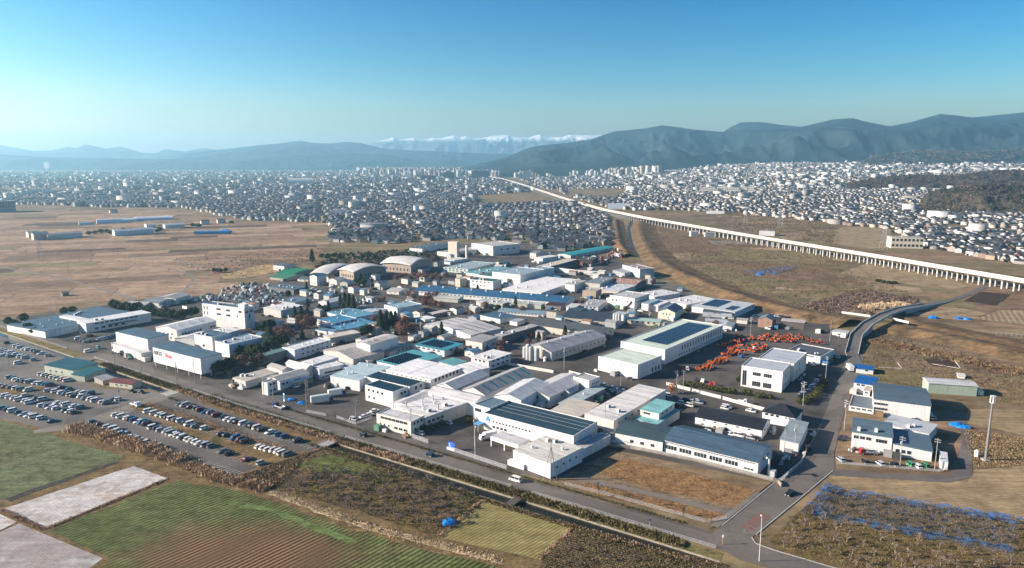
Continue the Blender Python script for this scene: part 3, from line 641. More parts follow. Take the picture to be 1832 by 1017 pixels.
# ================================================================== THE TOWN
LT = [(-300,306),(500,303),(880,303),(905,322),(1000,353),(1085,385),(1096,418),(1085,440),(985,452),(930,436),(860,428),(800,428),(720,436),(600,436),(585,422),(600,408),(560,398),(430,394),(330,372),(200,372),(60,366),(-300,372)]
RT = [(905,312),(1000,304),(1300,290),(1500,286),(1832,280),(2100,285),(2100,540),(1900,490),(1800,470),(1640,440),(1600,412),(1520,404),(1420,392),(1300,381),(1200,376),(1130,377),(1085,371),(1040,358),(960,332)]
HOLES = [[(850,350),(1000,340),(1010,362),(860,368)], [(1015,338),(1130,338),(1105,356),(1010,352)], [(512,320),(565,320),(565,331),(512,331)], [(0,336),(180,336),(180,343),(0,343)]]
def town_points():
    out = []
    for sp_, d0, d1 in ((13.0, 560, 1500), (15, 1500, 2800), (21, 2800, 5000), (29, 5000, 8500)):
        n = int(d1 * 2 / sp_); gx, gy = np.meshgrid(np.arange(-n // 2, n // 2) * sp_, np.arange(int(d0 * .6 / sp_), int(d1 / sp_) + 1) * sp_)
        a = R(9); x = gx * math.cos(a) - gy * math.sin(a) + gy * .2; y = gx * math.sin(a) + gy * math.cos(a)
        x = x.ravel() + rng.uniform(-.28, .28, x.size) * sp_; y = y.ravel() + rng.uniform(-.28, .28, y.size) * sp_
        d = np.hypot(x, y); k = (d >= d0) & (d < d1) & (y > 200) & (np.abs(x) < y * .80)
        x, y = x[k], y[k]; z = ZT(x, y); zz = z - CAMH; dd = y * cp - zz * sp
        px = CX + FPX * x / dd; py = CY - FPX * (y * sp + zz * cp) / dd
        L_ = inpoly(px, py, LT); R_ = inpoly(px, py, RT); k = L_ | R_
        for h_ in HOLES: k &= ~inpoly(px, py, h_)
        dens = vnoise(x / 420, y / 420, 77, 3); k &= (dens > .33) | (rng.random(x.size) < .25)
        iu = np.round((x * math.cos(a) + y * math.sin(a)) / sp_ / 1.0).astype(int); iv = np.round((y * math.cos(a) - x * math.sin(a)) / sp_).astype(int)
        k &= ((iu + iv // 9) % 11 != 0) & ((iv + iu // 23) % 8 != 0)
        k &= rng.random(x.size) < np.where(d1 > 5000, .72, .93)
        out.append(np.stack([x[k], y[k], z[k], px[k], py[k], np.full(k.sum(), sp_)], 1))
    return np.concatenate(out)
T = town_points(); d_ = np.hypot(T[:, 0], T[:, 1]); T = T[np.argsort(d_)]; d_ = np.sort(d_)
N = len(T); print('houses', N)
ang = np.where(rng.random(N) < .5, 0, math.pi / 2) + R(9) + np.where(T[:, 3] > 1100, R(22), R(-12)) + rng.normal(0, .12, N)
wx = rng.uniform(6.5, 9.5, N); wy = rng.uniform(8, 12.5, N); hh = rng.choice([5.2, 5.8, 6.2, 3.6], N, p=[.35, .3, .2, .15]); rr = rng.uniform(1.3, 2.6, N)
big = rng.random(N) < np.where(d_ > 2600, .11, .018)
wx[big] = rng.uniform(11, 18, big.sum()); wy[big] = rng.uniform(18, 45, big.sum()); hh[big] = rng.choice([6, 9, 13, 18], big.sum(), p=[.45, .3, .15, .1]); rr[big] = .15
down = inpoly(T[:, 3], T[:, 4], [(640,298),(1180,296),(1180,313),(880,319),(640,313)]) & (rng.random(N) < .5)
wx[down] = rng.uniform(14, 24, down.sum()); wy[down] = rng.uniform(14, 34, down.sum()); hh[down] = rng.uniform(12, 52, down.sum()); rr[down] = .15
WP = np.array([(.56, .55, .53), (.44, .40, .34), (.29, .28, .27), (.34, .27, .21), (.62, .62, .61), (.21, .155, .125), (.36, .38, .39)])
RP = np.array([(.055, .06, .068), (.085, .09, .10), (.06, .075, .10), (.13, .13, .135), (.11, .075, .06), (.30, .30, .30), (.05, .12, .22), (.17, .09, .07)])
wi = rng.choice(len(WP), N, p=[.30, .18, .16, .12, .08, .08, .08]); ri = rng.choice(len(RP), N, p=[.36, .26, .15, .10, .06, .04, .015, .015])
wi[big] = rng.choice([0, 2, 4, 6], big.sum())
ri[down | big] = rng.choice([3, 5, 5, 1], (down | big).sum())
# the 300 that show largest are houses of their own
WN = ['white', 'cream', 'grey', 'tan', 'bright white', 'brown', 'pale blue-grey']; RN = ['black', 'dark grey', 'slate blue', 'mid grey', 'brown', 'pale grey', 'bright blue', 'rust-red']
WM = [wall_mat(tuple(c)) for c in WP]; RM = [roof_mat(tuple(c), 0, .6, .6, .25, .2) for c in RP]
def house_meshes(kind):
    w = MB(); r = MB(); wn = MB()
    if kind == 0:                                   # gable
        w.prism([(-.5, 0), (.5, 0), (.5, .72), (0, 1), (-.5, .72)], -.5, .5, 'y')
        for s_ in (-1, 1): r.add([(0, -.55, 1.01), (0, .55, 1.01), (s_ * .58, .55, .69), (s_ * .58, -.55, .69), (0, -.55, 1.05), (0, .55, 1.05), (s_ * .58, .55, .73), (s_ * .58, -.55, .73)], [(0,1,2,3),(4,7,6,5),(0,3,7,4),(2,1,5,6),(3,2,6,7)])
    elif kind == 1:                                 # hip
        w.box(-.5, .5, -.5, .5, 0, .74)
        r.add([(-.58, -.58, .72), (.58, -.58, .72), (.58, .58, .72), (-.58, .58, .72), (0, -.2, 1.02), (0, .2, 1.02)], [(0, 1, 4), (1, 2, 5, 4), (2, 3, 5), (3, 0, 4, 5), (3, 2, 1, 0)])
    else:                                           # L-shaped gable with a lower wing
        w.prism([(-.5, 0), (.2, 0), (.2, .72), (-.15, 1), (-.5, .72)], -.5, .5, 'y'); w.box(.2, .5, -.45, .2, 0, .45)
        for s_ in (-1, 1): r.add([(-.15, -.55, 1.01), (-.15, .55, 1.01), (-.15 + s_ * .42, .55, .68), (-.15 + s_ * .42, -.55, .68), (-.15, -.55, 1.05), (-.15, .55, 1.05), (-.15 + s_ * .42, .55, .72), (-.15 + s_ * .42, -.55, .72)], [(0,1,2,3),(4,7,6,5),(0,3,7,4),(2,1,5,6),(3,2,6,7)])
        r.add([(.2, -.5, .62), (.2, .25, .62), (.56, .25, .44), (.56, -.5, .44), (.2, -.5, .66), (.2, .25, .66), (.56, .25, .48), (.56, -.5, .48)], [(0,1,2,3),(4,7,6,5),(0,3,7,4),(2,1,5,6),(3,2,6,7)])
    return fixn(w.mesh('house_wall', WM[0])), fixn(r.mesh('house_roof', RM[0]))
HM = [house_meshes(k) for k in range(3)]
wm = MB(); wm.box(-.5, .5, -.02, .02, -.5, .5); WINM = wm.mesh('house_window', GLASS)
inview = (T[:, 3] > 5) & (T[:, 3] < 1827) & (T[:, 4] > 0) & (T[:, 4] < 1000)
order = [i for i in np.argsort(d_ / np.maximum(hh, 4) ** .3) if inview[i] and not big[i]][:300]
rank = {}
for sd in (0, 1):
    for q_, i in enumerate(sorted((i for i in order if (T[i, 3] >= 1110) == bool(sd)), key=lambda i: T[i, 3])): rank[i] = q_
mine = np.zeros(N, bool); mine[order] = True
for i in order:
    kd = rng.choice([0, 1, 2], p=[.6, .2, .2]); side = 'left' if T[i, 3] < 1110 else 'right'
    lab = '%s house with %s %s roof, %s from left in %s' % (WN[wi[i]], RN[ri[i]], ['gabled', 'hipped', 'stepped'][kd], ordw(rank[i]), 'town behind factories' if side == 'left' else 'suburb beyond viaduct')
    h_ = thing('house', lab, 'house', (T[i, 0], T[i, 1], T[i, 2]), ang[i], 'houses of the town behind the factories' if side == 'left' else 'houses of the suburb beyond the viaduct', HM[kd][0])
    h_.scale = (wx[i], wy[i], hh[i] + rr[i]); slot(h_, WM[wi[i]])
    r_ = ob('roof', HM[kd][1], h_); slot(r_, RM[ri[i]])
# everything beyond: too many and too small to tell apart
rest = np.where(~mine)[0]; M_ = len(rest)
def town_mesh(idx, name):
    n = len(idx); c, s_ = np.cos(ang[idx]), np.sin(ang[idx]); a, b_ = wx[idx] / 2, wy[idx] / 2; h_ = hh[idx]; r_ = rr[idx]
    loc = np.zeros((n, 14, 3))
    ov = 1.08
    for k, (sx, sy) in enumerate(((-1, -1), (1, -1), (1, 1), (-1, 1))):
        loc[:, k] = np.stack([a * sx, b_ * sy, np.zeros(n) - 1], 1); loc[:, 4 + k] = np.stack([a * sx, b_ * sy, h_], 1); loc[:, 8 + k] = np.stack([a * sx * ov, b_ * sy * ov, h_ - .1], 1)
    loc[:, 12] = np.stack([0 * a, -b_ * ov, h_ + r_], 1); loc[:, 13] = np.stack([0 * a, b_ * ov, h_ + r_], 1)
    W = np.empty_like(loc); W[..., 0] = loc[..., 0] * c[:, None] - loc[..., 1] * s_[:, None] + T[idx, 0][:, None]
    W[..., 1] = loc[..., 0] * s_[:, None] + loc[..., 1] * c[:, None] + T[idx, 1][:, None]; W[..., 2] = loc[..., 2] + T[idx, 2][:, None]
    pat = [(0, 1, 5, 4), (1, 2, 6, 5), (2, 3, 7, 6), (3, 0, 4, 7), (4, 5, 12), (6, 7, 13), (9, 10, 13, 12), (11, 8, 12, 13)]
    nf = np.tile([len(p_) for p_ in pat], n); lp = np.array([v for p_ in pat for v in p_]); loops = (np.arange(n)[:, None] * 14 + lp[None]).ravel()
    wc = WP[wi[idx]] * rng.uniform(.8, 1.1, (n, 1)); rc = RP[ri[idx]] * rng.uniform(.7, 1.3, (n, 1))
    fc = np.concatenate([np.repeat(wc[:, None], 6, 1), np.repeat(rc[:, None], 2, 1)], 1).reshape(-1, 3)
    return soup(name, W.reshape(-1, 3), nf, loops, [attr_mat('town_paint', .75)], fc)
o = struct('distant_houses', town_mesh(rest, 'distant_houses'), 'stuff'); o['label'] = 'dense far houses of the town spreading to the hills'; o['category'] = 'houses'
# trees between the houses: uneven clumps
def clump_mesh(name, C, rad, hgt, m, n_leaf=9):
    n = len(C); K = n_leaf
    d = rng.normal(size=(n, K, 3)); d /= np.linalg.norm(d, axis=2, keepdims=True)
    ctr = d * (rad[:, None, None] * rng.uniform(.35, 1, (n, K, 1))); ctr[..., 2] = np.abs(ctr[..., 2]) * (hgt / rad)[:, None] * .75 + hgt[:, None] * .15
    ctr += C[:, None, :]
    u = rng.normal(size=(n, K, 3)); u /= np.linalg.norm(u, axis=2, keepdims=True); w = np.cross(u, d); sz = rad[:, None, None] * rng.uniform(.45, .8, (n, K, 1))
    q = np.stack([ctr - u * sz - w * sz * .4, ctr + w * sz, ctr + u * sz - w * sz * .4], 2).reshape(-1, 3)
    return soup(name, q, np.full(n * K, 3), np.arange(len(q)), [m])
TREE_D = leaf_mat('dark_town_trees', (.018, .026, .016), (.05, .05, .028), .05)
k = rng.choice(N, min(N, 22000), p=(1 / np.maximum(d_, 600)) / (1 / np.maximum(d_, 600)).sum(), replace=False)
C = T[k, :3].copy(); C[:, 0] += rng.uniform(-11, 11, len(k)); C[:, 1] += rng.uniform(-11, 11, len(k))
rad = rng.uniform(1.5, 4.0, len(k)) * np.where(d_[k] > 2800, 1.4, 1) * np.where(vnoise(C[:, 0] / 150, C[:, 1] / 150, 33, 2) > .64, 1.5, 1)
o = struct('town_trees', clump_mesh('town_trees', C, rad, rad * rng.uniform(1.2, 2.4, len(k)), TREE_D), 'stuff'); o['label'] = 'dark garden trees scattered between the far houses'; o['category'] = 'trees'

# ---- far landmarks
def far_block(name, label, cat, k, x0, x1, ytop, ybot, depth, wallc, roofc=None, yaw=0.0, roof='flat', rows=0, group=None):
    (u0, v1), (u1, v0) = V(k, (x0, ybot)), V(k, (x1, ytop))
    P = G((u0 + u1) / 2, v1); z_ = float(ZT(P.x, P.y))
    if z_ > 1:
        for _ in range(6): P = G((u0 + u1) / 2, v1, z_); z_ = float(ZT(P.x, P.y))
    dd = P.y * cp - (z_ - CAMH) * sp; w = (u1 - u0) / FPX * dd; h_ = (v1 - v0) / FPX * dd
    rz = math.atan2(-P.x, P.y) + yaw
    rt = thing(name, label, cat, (P.x, P.y, z_), rz, group)
    roofc = roofc or (.35, .35, .35)
    if roof == 'flat':
        b = MB(); b.box(-w / 2, w / 2, 0, depth, -.5, h_); ob('wall', b.mesh('wall', wall_mat(wallc)), rt)
        b = MB(); b.box(-w / 2 + .3, w / 2 - .3, .3, depth - .3, h_ - .3, h_ + .12); b.box(-w * .12, w * .08, depth * .3, depth * .6, h_ + .12, h_ + 1.6); ob('roof', b.mesh('roof', roof_mat(roofc)), rt)
    elif roof == 'gable':
        b = MB(); b.prism([(0, -.5), (depth, -.5), (depth, h_ * .75), (depth / 2, h_), (0, h_ * .75)], -w / 2, w / 2, 'x'); ob('wall', fixn(b.mesh('wall', wall_mat(wallc))), rt)
        b = MB()
        for s_ in (0, 1): ye = -.4 if s_ == 0 else depth + .4; b.add([(x_, y_, z2 + dz) for dz in (.03, .3) for x_, y_, z2 in ((-w / 2 - .4, depth / 2, h_), (w / 2 + .4, depth / 2, h_), (w / 2 + .4, ye, h_ * .74), (-w / 2 - .4, ye, h_ * .74))], [(0,1,2,3),(4,7,6,5),(0,4,5,1),(1,5,6,2),(2,6,7,3),(3,7,4,0)])
        ob('roof', fixn(b.mesh('roof', roof_mat(roofc))), rt)
    else:                                           # vault
        n = 10; arc = [(depth / 2 - math.cos(math.pi * i / n) * depth / 2, math.sin(math.pi * i / n) * h_) for i in range(n + 1)]
        b = MB(); b.prism(arc, -w / 2, w / 2, 'x'); ob('shell', fixn(b.mesh('shell', roof_mat(roofc))), rt)
        b = MB(); b.prism([(p_[0] * .9 + depth * .05, p_[1] * .92) for p_ in arc], -w / 2 - .15, -w / 2 + .5, 'x'); ob('end_wall', fixn(b.mesh('end_wall', wall_mat(wallc))), rt)
    if rows:
        n = max(2, int(w / 5)); wme = MB(); wme.box(-w / n * .32, w / n * .32, -.06, .05, -h_ / rows * .22, h_ / rows * .22); wme = wme.mesh('window', GLASS)
        for r_ in range(rows):
            for i in range(n): ob('window', wme, rt, (-w / 2 + w * (i + .5) / n, 0, h_ * (r_ + .55) / rows))
    return rt
far_block('arched_hall', 'silver vaulted arena hall among the far houses', 'arena', 'x', 440, 600, 338, 378, 60, (.35, .38, .4), (.6, .62, .62), 0, 'vault')
AP = 'apartment block'
far_block('apartment_block', 'dark slab apartment block left of its two taller neighbours near the skyline', AP, 'x', 1334, 1430, 318, 356, 16, (.16, .15, .15), rows=5)
far_block('apartment_block', 'dark tall apartment block between two wider slabs near the skyline', AP, 'x', 1487, 1552, 296, 352, 18, (.14, .14, .15), rows=7)
far_block('apartment_block', 'dark wide apartment slab where the viaduct vanishes', AP, 'y', 150, 256, 360, 408, 18, (.13, .14, .15), rows=6)
far_block('apartment_block', 'dark apartment tower at the far town centre left of the wide slab', AP, 'y', 0, 42, 368, 414, 18, (.13, .14, .15), rows=6)
far_block('office_tower', 'tallest pale tower with a spire on the far skyline', 'tower', 'y', 192, 210, 322, 378, 16, (.6, .6, .6)); 
far_block('office_block', 'pale high-rise right of the vanishing viaduct', 'high-rise', 'y', 390, 410, 350, 392, 16, (.5, .48, .45)); far_block('office_block', 'dark high-rise behind the viaduct end', 'high-rise', 'y', 460, 512, 360, 402, 18, (.22, .22, .24))
far_block('office_block', 'slim white high-rise under the right mountain slope', 'high-rise', 'y', 1100, 1122, 325, 366, 16, (.65, .65, .64))
far_block('white_block', 'left one of two white cubes beyond the left plain', 'building', 'w', 226, 278, 408, 446, 20, (.7, .69, .66)); far_block('white_block', 'right one of two white cubes beyond the left plain', 'building', 'w', 308, 346, 404, 444, 20, (.7, .69, .66))
far_block('white_block', 'broad white building beside the pair of cubes beyond the left plain', 'building', 'w', 570, 626, 402, 436, 22, (.68, .62, .52)); far_block('tan_block', 'tan square building on the far left town', 'building', 'w', 1320, 1362, 396, 432, 20, (.5, .42, .32))
far_block('dark_hall', 'dark blue-grey hall with bands of windows at the left edge', 'hall', 'w', -40, 95, 492, 566, 45, (.15, .18, .22), (.25, .28, .3), rows=3)
far_block('school_block', 'white two-tier building with window band on far left', 'building', 'w', 650, 720, 438, 476, 16, (.6, .6, .58), rows=2)
far_block('white_store', 'wide white store with dark right side among the houses', 'store', 'x', 738, 832, 548, 588, 24, (.7, .69, .66)); far_block('flats', 'small white block of flats deep among the houses', 'flats', 'x', 1336, 1368, 478, 508, 14, (.72, .72, .7)); far_block('flats', 'slim white flats beside a green roof deep among the houses', 'flats', 'x', 1470, 1498, 452, 492, 12, (.72, .72, .7))
far_block('red_brick_school', 'low reddish-brown building on the far left', 'building', 'w', 166, 300, 464, 490, 18, (.42, .26, .2)); far_block('red_brick_school', 'second low reddish building right of the first on the far left', 'building', 'w', 340, 420, 466, 488, 18, (.42, .26, .2))
far_block('hospital', 'large white hospital block on the rise at the right edge', 'hospital', 'z', 1765, 1850, 352, 396, 30, (.75, .75, .74), rows=3); far_block('hospital', 'white hospital wing left of the large block on the rise', 'hospital', 'z', 1612, 1690, 352, 380, 25, (.7, .7, .69), rows=2)
far_block('red_roof_school', 'white building with a red roof on the rise to the right', 'school', 'z', 1236, 1290, 358, 378, 20, (.7, .68, .66), (.35, .1, .08)); far_block('hill_flats', 'row of pale flats right of the red roof on the rise', 'flats', 'z', 1300, 1420, 360, 378, 20, (.68, .66, .6), rows=2)
for i, (a_, c_) in enumerate(((150, 190), (195, 228), (245, 288), (290, 352), (362, 395), (402, 430))):
    far_block('housing_slab', '%s from left in the row of pale housing slabs beyond the viaduct' % ordw(i), 'housing slab', 'z', a_, c_, 452 - (i % 3) * 4, 482 + i % 2 * 2, 14, (.62, .6, .55), rows=4, group='row of housing slabs')
far_block('housing_slab', 'grey tall housing slab behind the row of pale slabs', 'housing slab', 'z', 178, 240, 424, 462, 14, (.4, .4, .4), rows=5); far_block('housing_slab', 'white twin-like block by the wooded knoll', 'housing slab', 'z', 890, 950, 360, 388, 18, (.7, .68, .64), rows=3); far_block('housing_slab', 'small white block right of another by the wooded knoll', 'housing slab', 'z', 958, 998, 360, 382, 18, (.7, .7, .68), rows=3)
far_block('long_shed', 'long white shed in the brown fields beyond the viaduct', 'shed', 'z', 186, 276, 574, 588, 10, (.7, .7, .68)); far_block('cream_hall', 'cream hall with stepped roof beside the viaduct houses', 'hall', 'z', 1148, 1300, 712, 768, 22, (.6, .54, .44), (.4, .38, .34), .3, rows=2)
far_block('cream_hall', 'small white box with a yellow sign behind the viaduct', 'shop', 'z', 460, 536, 678, 702, 14, (.7, .7, .7)); far_block('blue_store', 'white and blue store beside the viaduct', 'store', 'y', 975, 1110, 562, 592, 25, (.6, .65, .7), (.5, .55, .58))
GHN = [(540, 620, 632, 654), (666, 820, 612, 642), (830, 918, 608, 630), (922, 1155, 596, 620)]
for i, q_ in enumerate(GHN): far_block('greenhouse', ['short white tunnel greenhouse, leftmost on the left plain', 'wide white greenhouse second from left on the plain', 'grey greenhouse third from left on the plain', 'longest pale greenhouse, rightmost on the left plain'][i], 'greenhouse', 'w', q_[0], q_[1], q_[2], q_[3], 14 + i * 6, (.6, .6, .6), (.62, .66, .68), .05, 'vault')
BN = [('white gable barn with a green roof at the left farm cluster', 200, 262, 694, 735, (.6, .56, .48), (.3, .42, .36)), ('tan barn beside the green-roofed one at the left farm', 238, 325, 700, 752, (.45, .4, .33), (.3, .34, .32)), ('cream barn in the middle of the left farm', 330, 390, 712, 750, (.55, .48, .38), (.25, .28, .3)), ('long white two-storey building of the left farm', 392, 548, 700, 740, (.62, .62, .6), (.4, .4, .4))]
for lab, a_, c_, t_, b_, w_, r_ in BN: far_block('barn', lab, 'barn', 'w', a_, c_, t_, b_, 14, w_, r_, .25, 'gable')
WN2 = [('white warehouse, left of the pair at the plain edge', 784, 916, 682, 722), ('white warehouse, right of the pair at the plain edge', 920, 1034, 672, 714), ('pale blue-grey warehouse behind the plain warehouses', 1120, 1240, 644, 672), ('green-white shed above the plain warehouses', 992, 1050, 644, 670)]
for lab, a_, c_, t_, b_ in WN2: far_block('warehouse', lab, 'warehouse', 'w', a_, c_, t_, b_, 20, (.6, .62, .62), (.35, .4, .44), .2, 'gable')
for lab, a_, c_, t_, b_ in (('grey farmhouse at the field edge right of the warehouses', 1360, 1412, 618, 650), ('small farmhouse at the right end of the far field edge', 1470, 1520, 610, 640), ('small dark shed alone in the far rice fields', 745, 790, 548, 570), ('small hut alone in the near rice fields', 442, 482, 0, 0)):
    if t_: far_block('farmhouse', lab, 'house', 'w', a_, c_, t_, b_, 9, (.55, .52, .46), (.12, .13, .14), .2, 'gable')
far_block('field_hut', 'small dark hut alone in the near rice fields', 'hut', 'r', 442, 482, 168, 196, 4, (.2, .17, .14), (.2, .2, .2), .2, 'gable')
far_block('farmhouse', 'white farmhouse standing before the viaduct in the brown plots', 'house', 'z', 104, 140, 676, 706, 9, (.66, .66, .64), (.4, .4, .4), .3, 'gable'); far_block('farmhouse', 'low white farmhouse right of another before the viaduct', 'house', 'z', 178, 230, 684, 708, 9, (.66, .64, .6), (.3, .3, .3), .3, 'gable')
# smokestack with a steam plume
P = G(*V('w', (335, 345))); dd = P.y; b = MB(); b.tube((0, 0, 0), (0, 0, 66), 3.4, 2.4, 10)
chim = thing('smokestack', 'slim pale smokestack with white steam on the far left', 'smokestack', P, me=b.mesh('smokestack', plain('chimney_concrete', (.5, .5, .5))))
# ground hedges and bare brush over the right-hand plots
# ================================================================== FACTORIES
WMESH = {}
def window_mesh(w, h):
    k = (round(w, 1), round(h, 1))
    if k not in WMESH:
        b = MB(); b.box(-w / 2, w / 2, -.07, .02, -h / 2, h / 2, 0); t_ = .10
        n = max(1, round(w / 1.1))
        for i in range(n): b.box(-w / 2 + t_ + i * (w - t_) / n, -w / 2 + (i + 1) * (w - t_) / n, -.10, -.071, -h / 2 + t_, h / 2 - t_, 1)
        WMESH[k] = b.mesh('window', [ALU, GLASS])
    return WMESH[k]
def wins_on(root, lx, ly, h, wins):
    for w in wins:
        wall, n, zc, ww, wh, a, c = w
        L_ = ly if wall == 'L' else lx; me = window_mesh(ww, wh)
        for i in range(n):
            f_ = a + (c - a) * ((i + .5) / n); p = (0, f_ * L_, zc) if wall == 'L' else (f_ * L_, 0, zc)
            ob('window', me, root, p, -math.pi / 2 if wall == 'L' else 0)
def roof_slab(b, P, th=.22):                       # thick sheet over four points
    n = len(P); b.add([tuple(p) for p in P] + [(p[0], p[1], p[2] + th) for p in P], [tuple(range(n - 1, -1, -1)), tuple(range(n, 2 * n))] + [(i, (i + 1) % n, (i + 1) % n + n, i + n) for i in range(n)])
VENT = MB(); VENT.tube((0, 0, 0), (0, 0, .7), .35, .35, 8); VENT.tube((0, 0, .7), (0, 0, 1.1), .75, .3, 8); VENT = VENT.mesh('roof_vent', plain('vent_metal', (.6, .62, .63), .5))
def duct_mesh():
    b = MB(); b.tube((0, 0, 0), (0, 0, 2.2), .32, .32, 8); b.tube((0, 0, 2.2), (.9, 0, 2.9), .32, .32, 8); return b.mesh('exhaust_duct', GALV)
DUCT = duct_mesh()
ACU = MB(); ACU.box(-1, 1, -.6, .6, 0, 1.3, 0); ACU.tube((-.4, -.61, .7), (-.4, -.66, .7), .42, .42, 10, 1); ACU.tube((.4, -.61, .7), (.4, -.66, .7), .42, .42, 10, 1); ACU = ACU.mesh('air_conditioner', [plain('ac_white', (.62, .62, .6)), DARK])
ROOF = {}; FOOT = []; HLOG = []
def bld(label, cat, k, L, N, R_, base=None, h=None, roof='flat', wc=(.66, .66, .65), rc=(.3, .32, .34), rise=1.2, wins=(), name='factory', vents=(), ducts=(), acs=(), lift=0.0, ang=0.0, period=.9, apex=.5, over=.35, dirt=.25, rm=None):
    l, n_, r = V(k, L), V(k, N), V(k, R_)
    if h is None: h = solve_h(n_[0], n_[1], V(k, (0, base))[1])
    PN, PL, PR = G(*n_, h), G(*l, h), G(*r, h)
    ar = math.atan2(PR.y - PN.y, PR.x - PN.x); al = math.atan2(PL.y - PN.y, PL.x - PN.x) - math.pi / 2
    al = ar + ((al - ar + math.pi) % (2 * math.pi) - math.pi)
    wr, wl = (PR - PN).length, (PL - PN).length
    yaw = (ar * wr + al * wl) / (wr + wl)
    lx = max(1.5, wr * math.cos(ar - yaw)); ly = max(1.5, wl * math.cos(al - yaw))
    root = thing(name, label, cat, (PN.x, PN.y, 0), yaw); HLOG.append((label[:40], round(h, 1), round(lx), round(ly)))
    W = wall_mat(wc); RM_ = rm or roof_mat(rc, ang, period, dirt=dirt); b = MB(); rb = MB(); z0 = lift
    if roof == 'flat':
        b.box(0, lx, 0, ly, z0, h - .4); t_ = .28
        b.box(0, lx, 0, t_, h - .4, h); b.box(0, lx, ly - t_, ly, h - .4, h); b.box(0, t_, t_, ly - t_, h - .4, h); b.box(lx - t_, lx, t_, ly - t_, h - .4, h)
        rb.box(t_ + .003, lx - t_ - .003, t_ + .003, ly - t_ - .003, h - .5, h - .34)
    elif roof == 'slab':
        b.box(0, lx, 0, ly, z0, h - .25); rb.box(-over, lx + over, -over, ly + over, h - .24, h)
    elif roof == 'mono':                           # high on the far (L) side
        b.prism([(0, z0), (ly, z0), (ly, h + rise - .05), (0, h - .05)], 0, lx, 'x'); o_ = over; sl_ = rise / ly
        roof_slab(rb, [(-o_, -o_, h - o_ * sl_), (lx + o_, -o_, h - o_ * sl_), (lx + o_, ly + o_, h + rise + o_ * sl_), (-o_, ly + o_, h + rise + o_ * sl_)])
    elif roof in ('gx', 'gy'):
        A, B = (ly, lx) if roof == 'gx' else (lx, ly); ap = A * apex
        b.prism([(0, z0), (A, z0), (A, h - .04), (ap, h + rise - .04), (0, h - .04)], 0, B, 'x' if roof == 'gx' else 'y')
        for e0, e1 in ((0, ap), (A, ap)):
            o_ = over * (1 if e0 == A else -1); ze = h - over * rise / abs(e1 - e0)
            P = [(-over, e0 + o_, ze), (B + over, e0 + o_, ze), (B + over, e1, h + rise), (-over, e1, h + rise)]
            if roof == 'gy': P = [(p[1], p[0], p[2]) for p in P]
            roof_slab(rb, P)
    elif roof == 'hip':
        b.box(0, lx, 0, ly, z0, h - .05); o_ = over + .3; m_ = min(lx, ly) * .5
        rg = [(m_, ly / 2), (lx - m_, ly / 2)] if lx >= ly else [(lx / 2, m_), (lx / 2, ly - m_)]
        if abs(lx - ly) < 1: rg = [(lx / 2 - .4, ly / 2), (lx / 2 + .4, ly / 2)]
        e = [(-o_, -o_, h - .1), (lx + o_, -o_, h - .1), (lx + o_, ly + o_, h - .1), (-o_, ly + o_, h - .1)]
        rb.add(e + [(rg[0][0], rg[0][1], h + rise), (rg[1][0], rg[1][1], h + rise)], [(3, 2, 1, 0)] + ([(0, 1, 5, 4), (1, 2, 5), (2, 3, 4, 5), (3, 0, 4)] if lx >= ly or abs(lx - ly) < 1 else [(0, 1, 4), (1, 2, 5, 4), (2, 3, 5), (3, 0, 4, 5)]))
    ob('wall', fixn(b.mesh('wall', W)), root)
    rf = ob('roof', fixn(rb.mesh('roof', RM_)), root); ROOF[root.name] = rf; FOOT.append((PN.x, PN.y, yaw, lx, ly, label, h, lift))
    quiet = any(w_ in label for w_ in ('solar', 'navy', 'deep blue', 'cream two-storey', 'taller grey', 'mint', 'lettering', 'brilliant', 'ribbed', 'house'))
    if not quiet and not vents and not ducts and roof in ('flat', 'slab') and lx * ly > 160 and k in 'abcdehiklmnst': vents = [(random.uniform(.1, .9), random.uniform(.12, .88)) for _ in range(min(7, int(lx * ly / 170)))]
    if not quiet and not acs and roof in ('flat', 'slab') and lx * ly > 240 and random.random() < .6: acs = [(random.uniform(.1, .4), random.uniform(.15, .85)) for _ in range(2)]
    top_ = max([w[2] + w[4] / 2 for w in wins], default=0); fz = min(1.0, (h - .45) / top_) if top_ else 1.0
    wins_on(root, lx, ly, h, [(w[0], w[1], w[2] * fz, w[3], w[4] * max(fz, .75), w[5], w[6]) for w in wins])
    def zr(u, v):
        if roof == 'gx': return h + rise * (1 - abs(v - apex) / (apex if v < apex else 1 - apex)) + .1
        if roof == 'gy': return h + rise * (1 - abs(u - apex) / (apex if u < apex else 1 - apex)) + .1
        if roof == 'mono': return h + rise * v + .1
        return h - (.34 if roof == 'flat' else 0)
    for u, v in vents: ob('roof_vent', VENT, rf, (u * lx, v * ly, zr(u, v)))
    for u, v in ducts: ob('exhaust_duct', DUCT, rf, (u * lx, v * ly, zr(u, v) if 0 <= u <= 1 and 0 <= v <= 1 else 0), random.uniform(0, 6))
    for u, v in acs: ob('air_conditioner', ACU, rf, (u * lx, v * ly, zr(u, v) + .01), 0)
    return root, lx, ly, h, zr
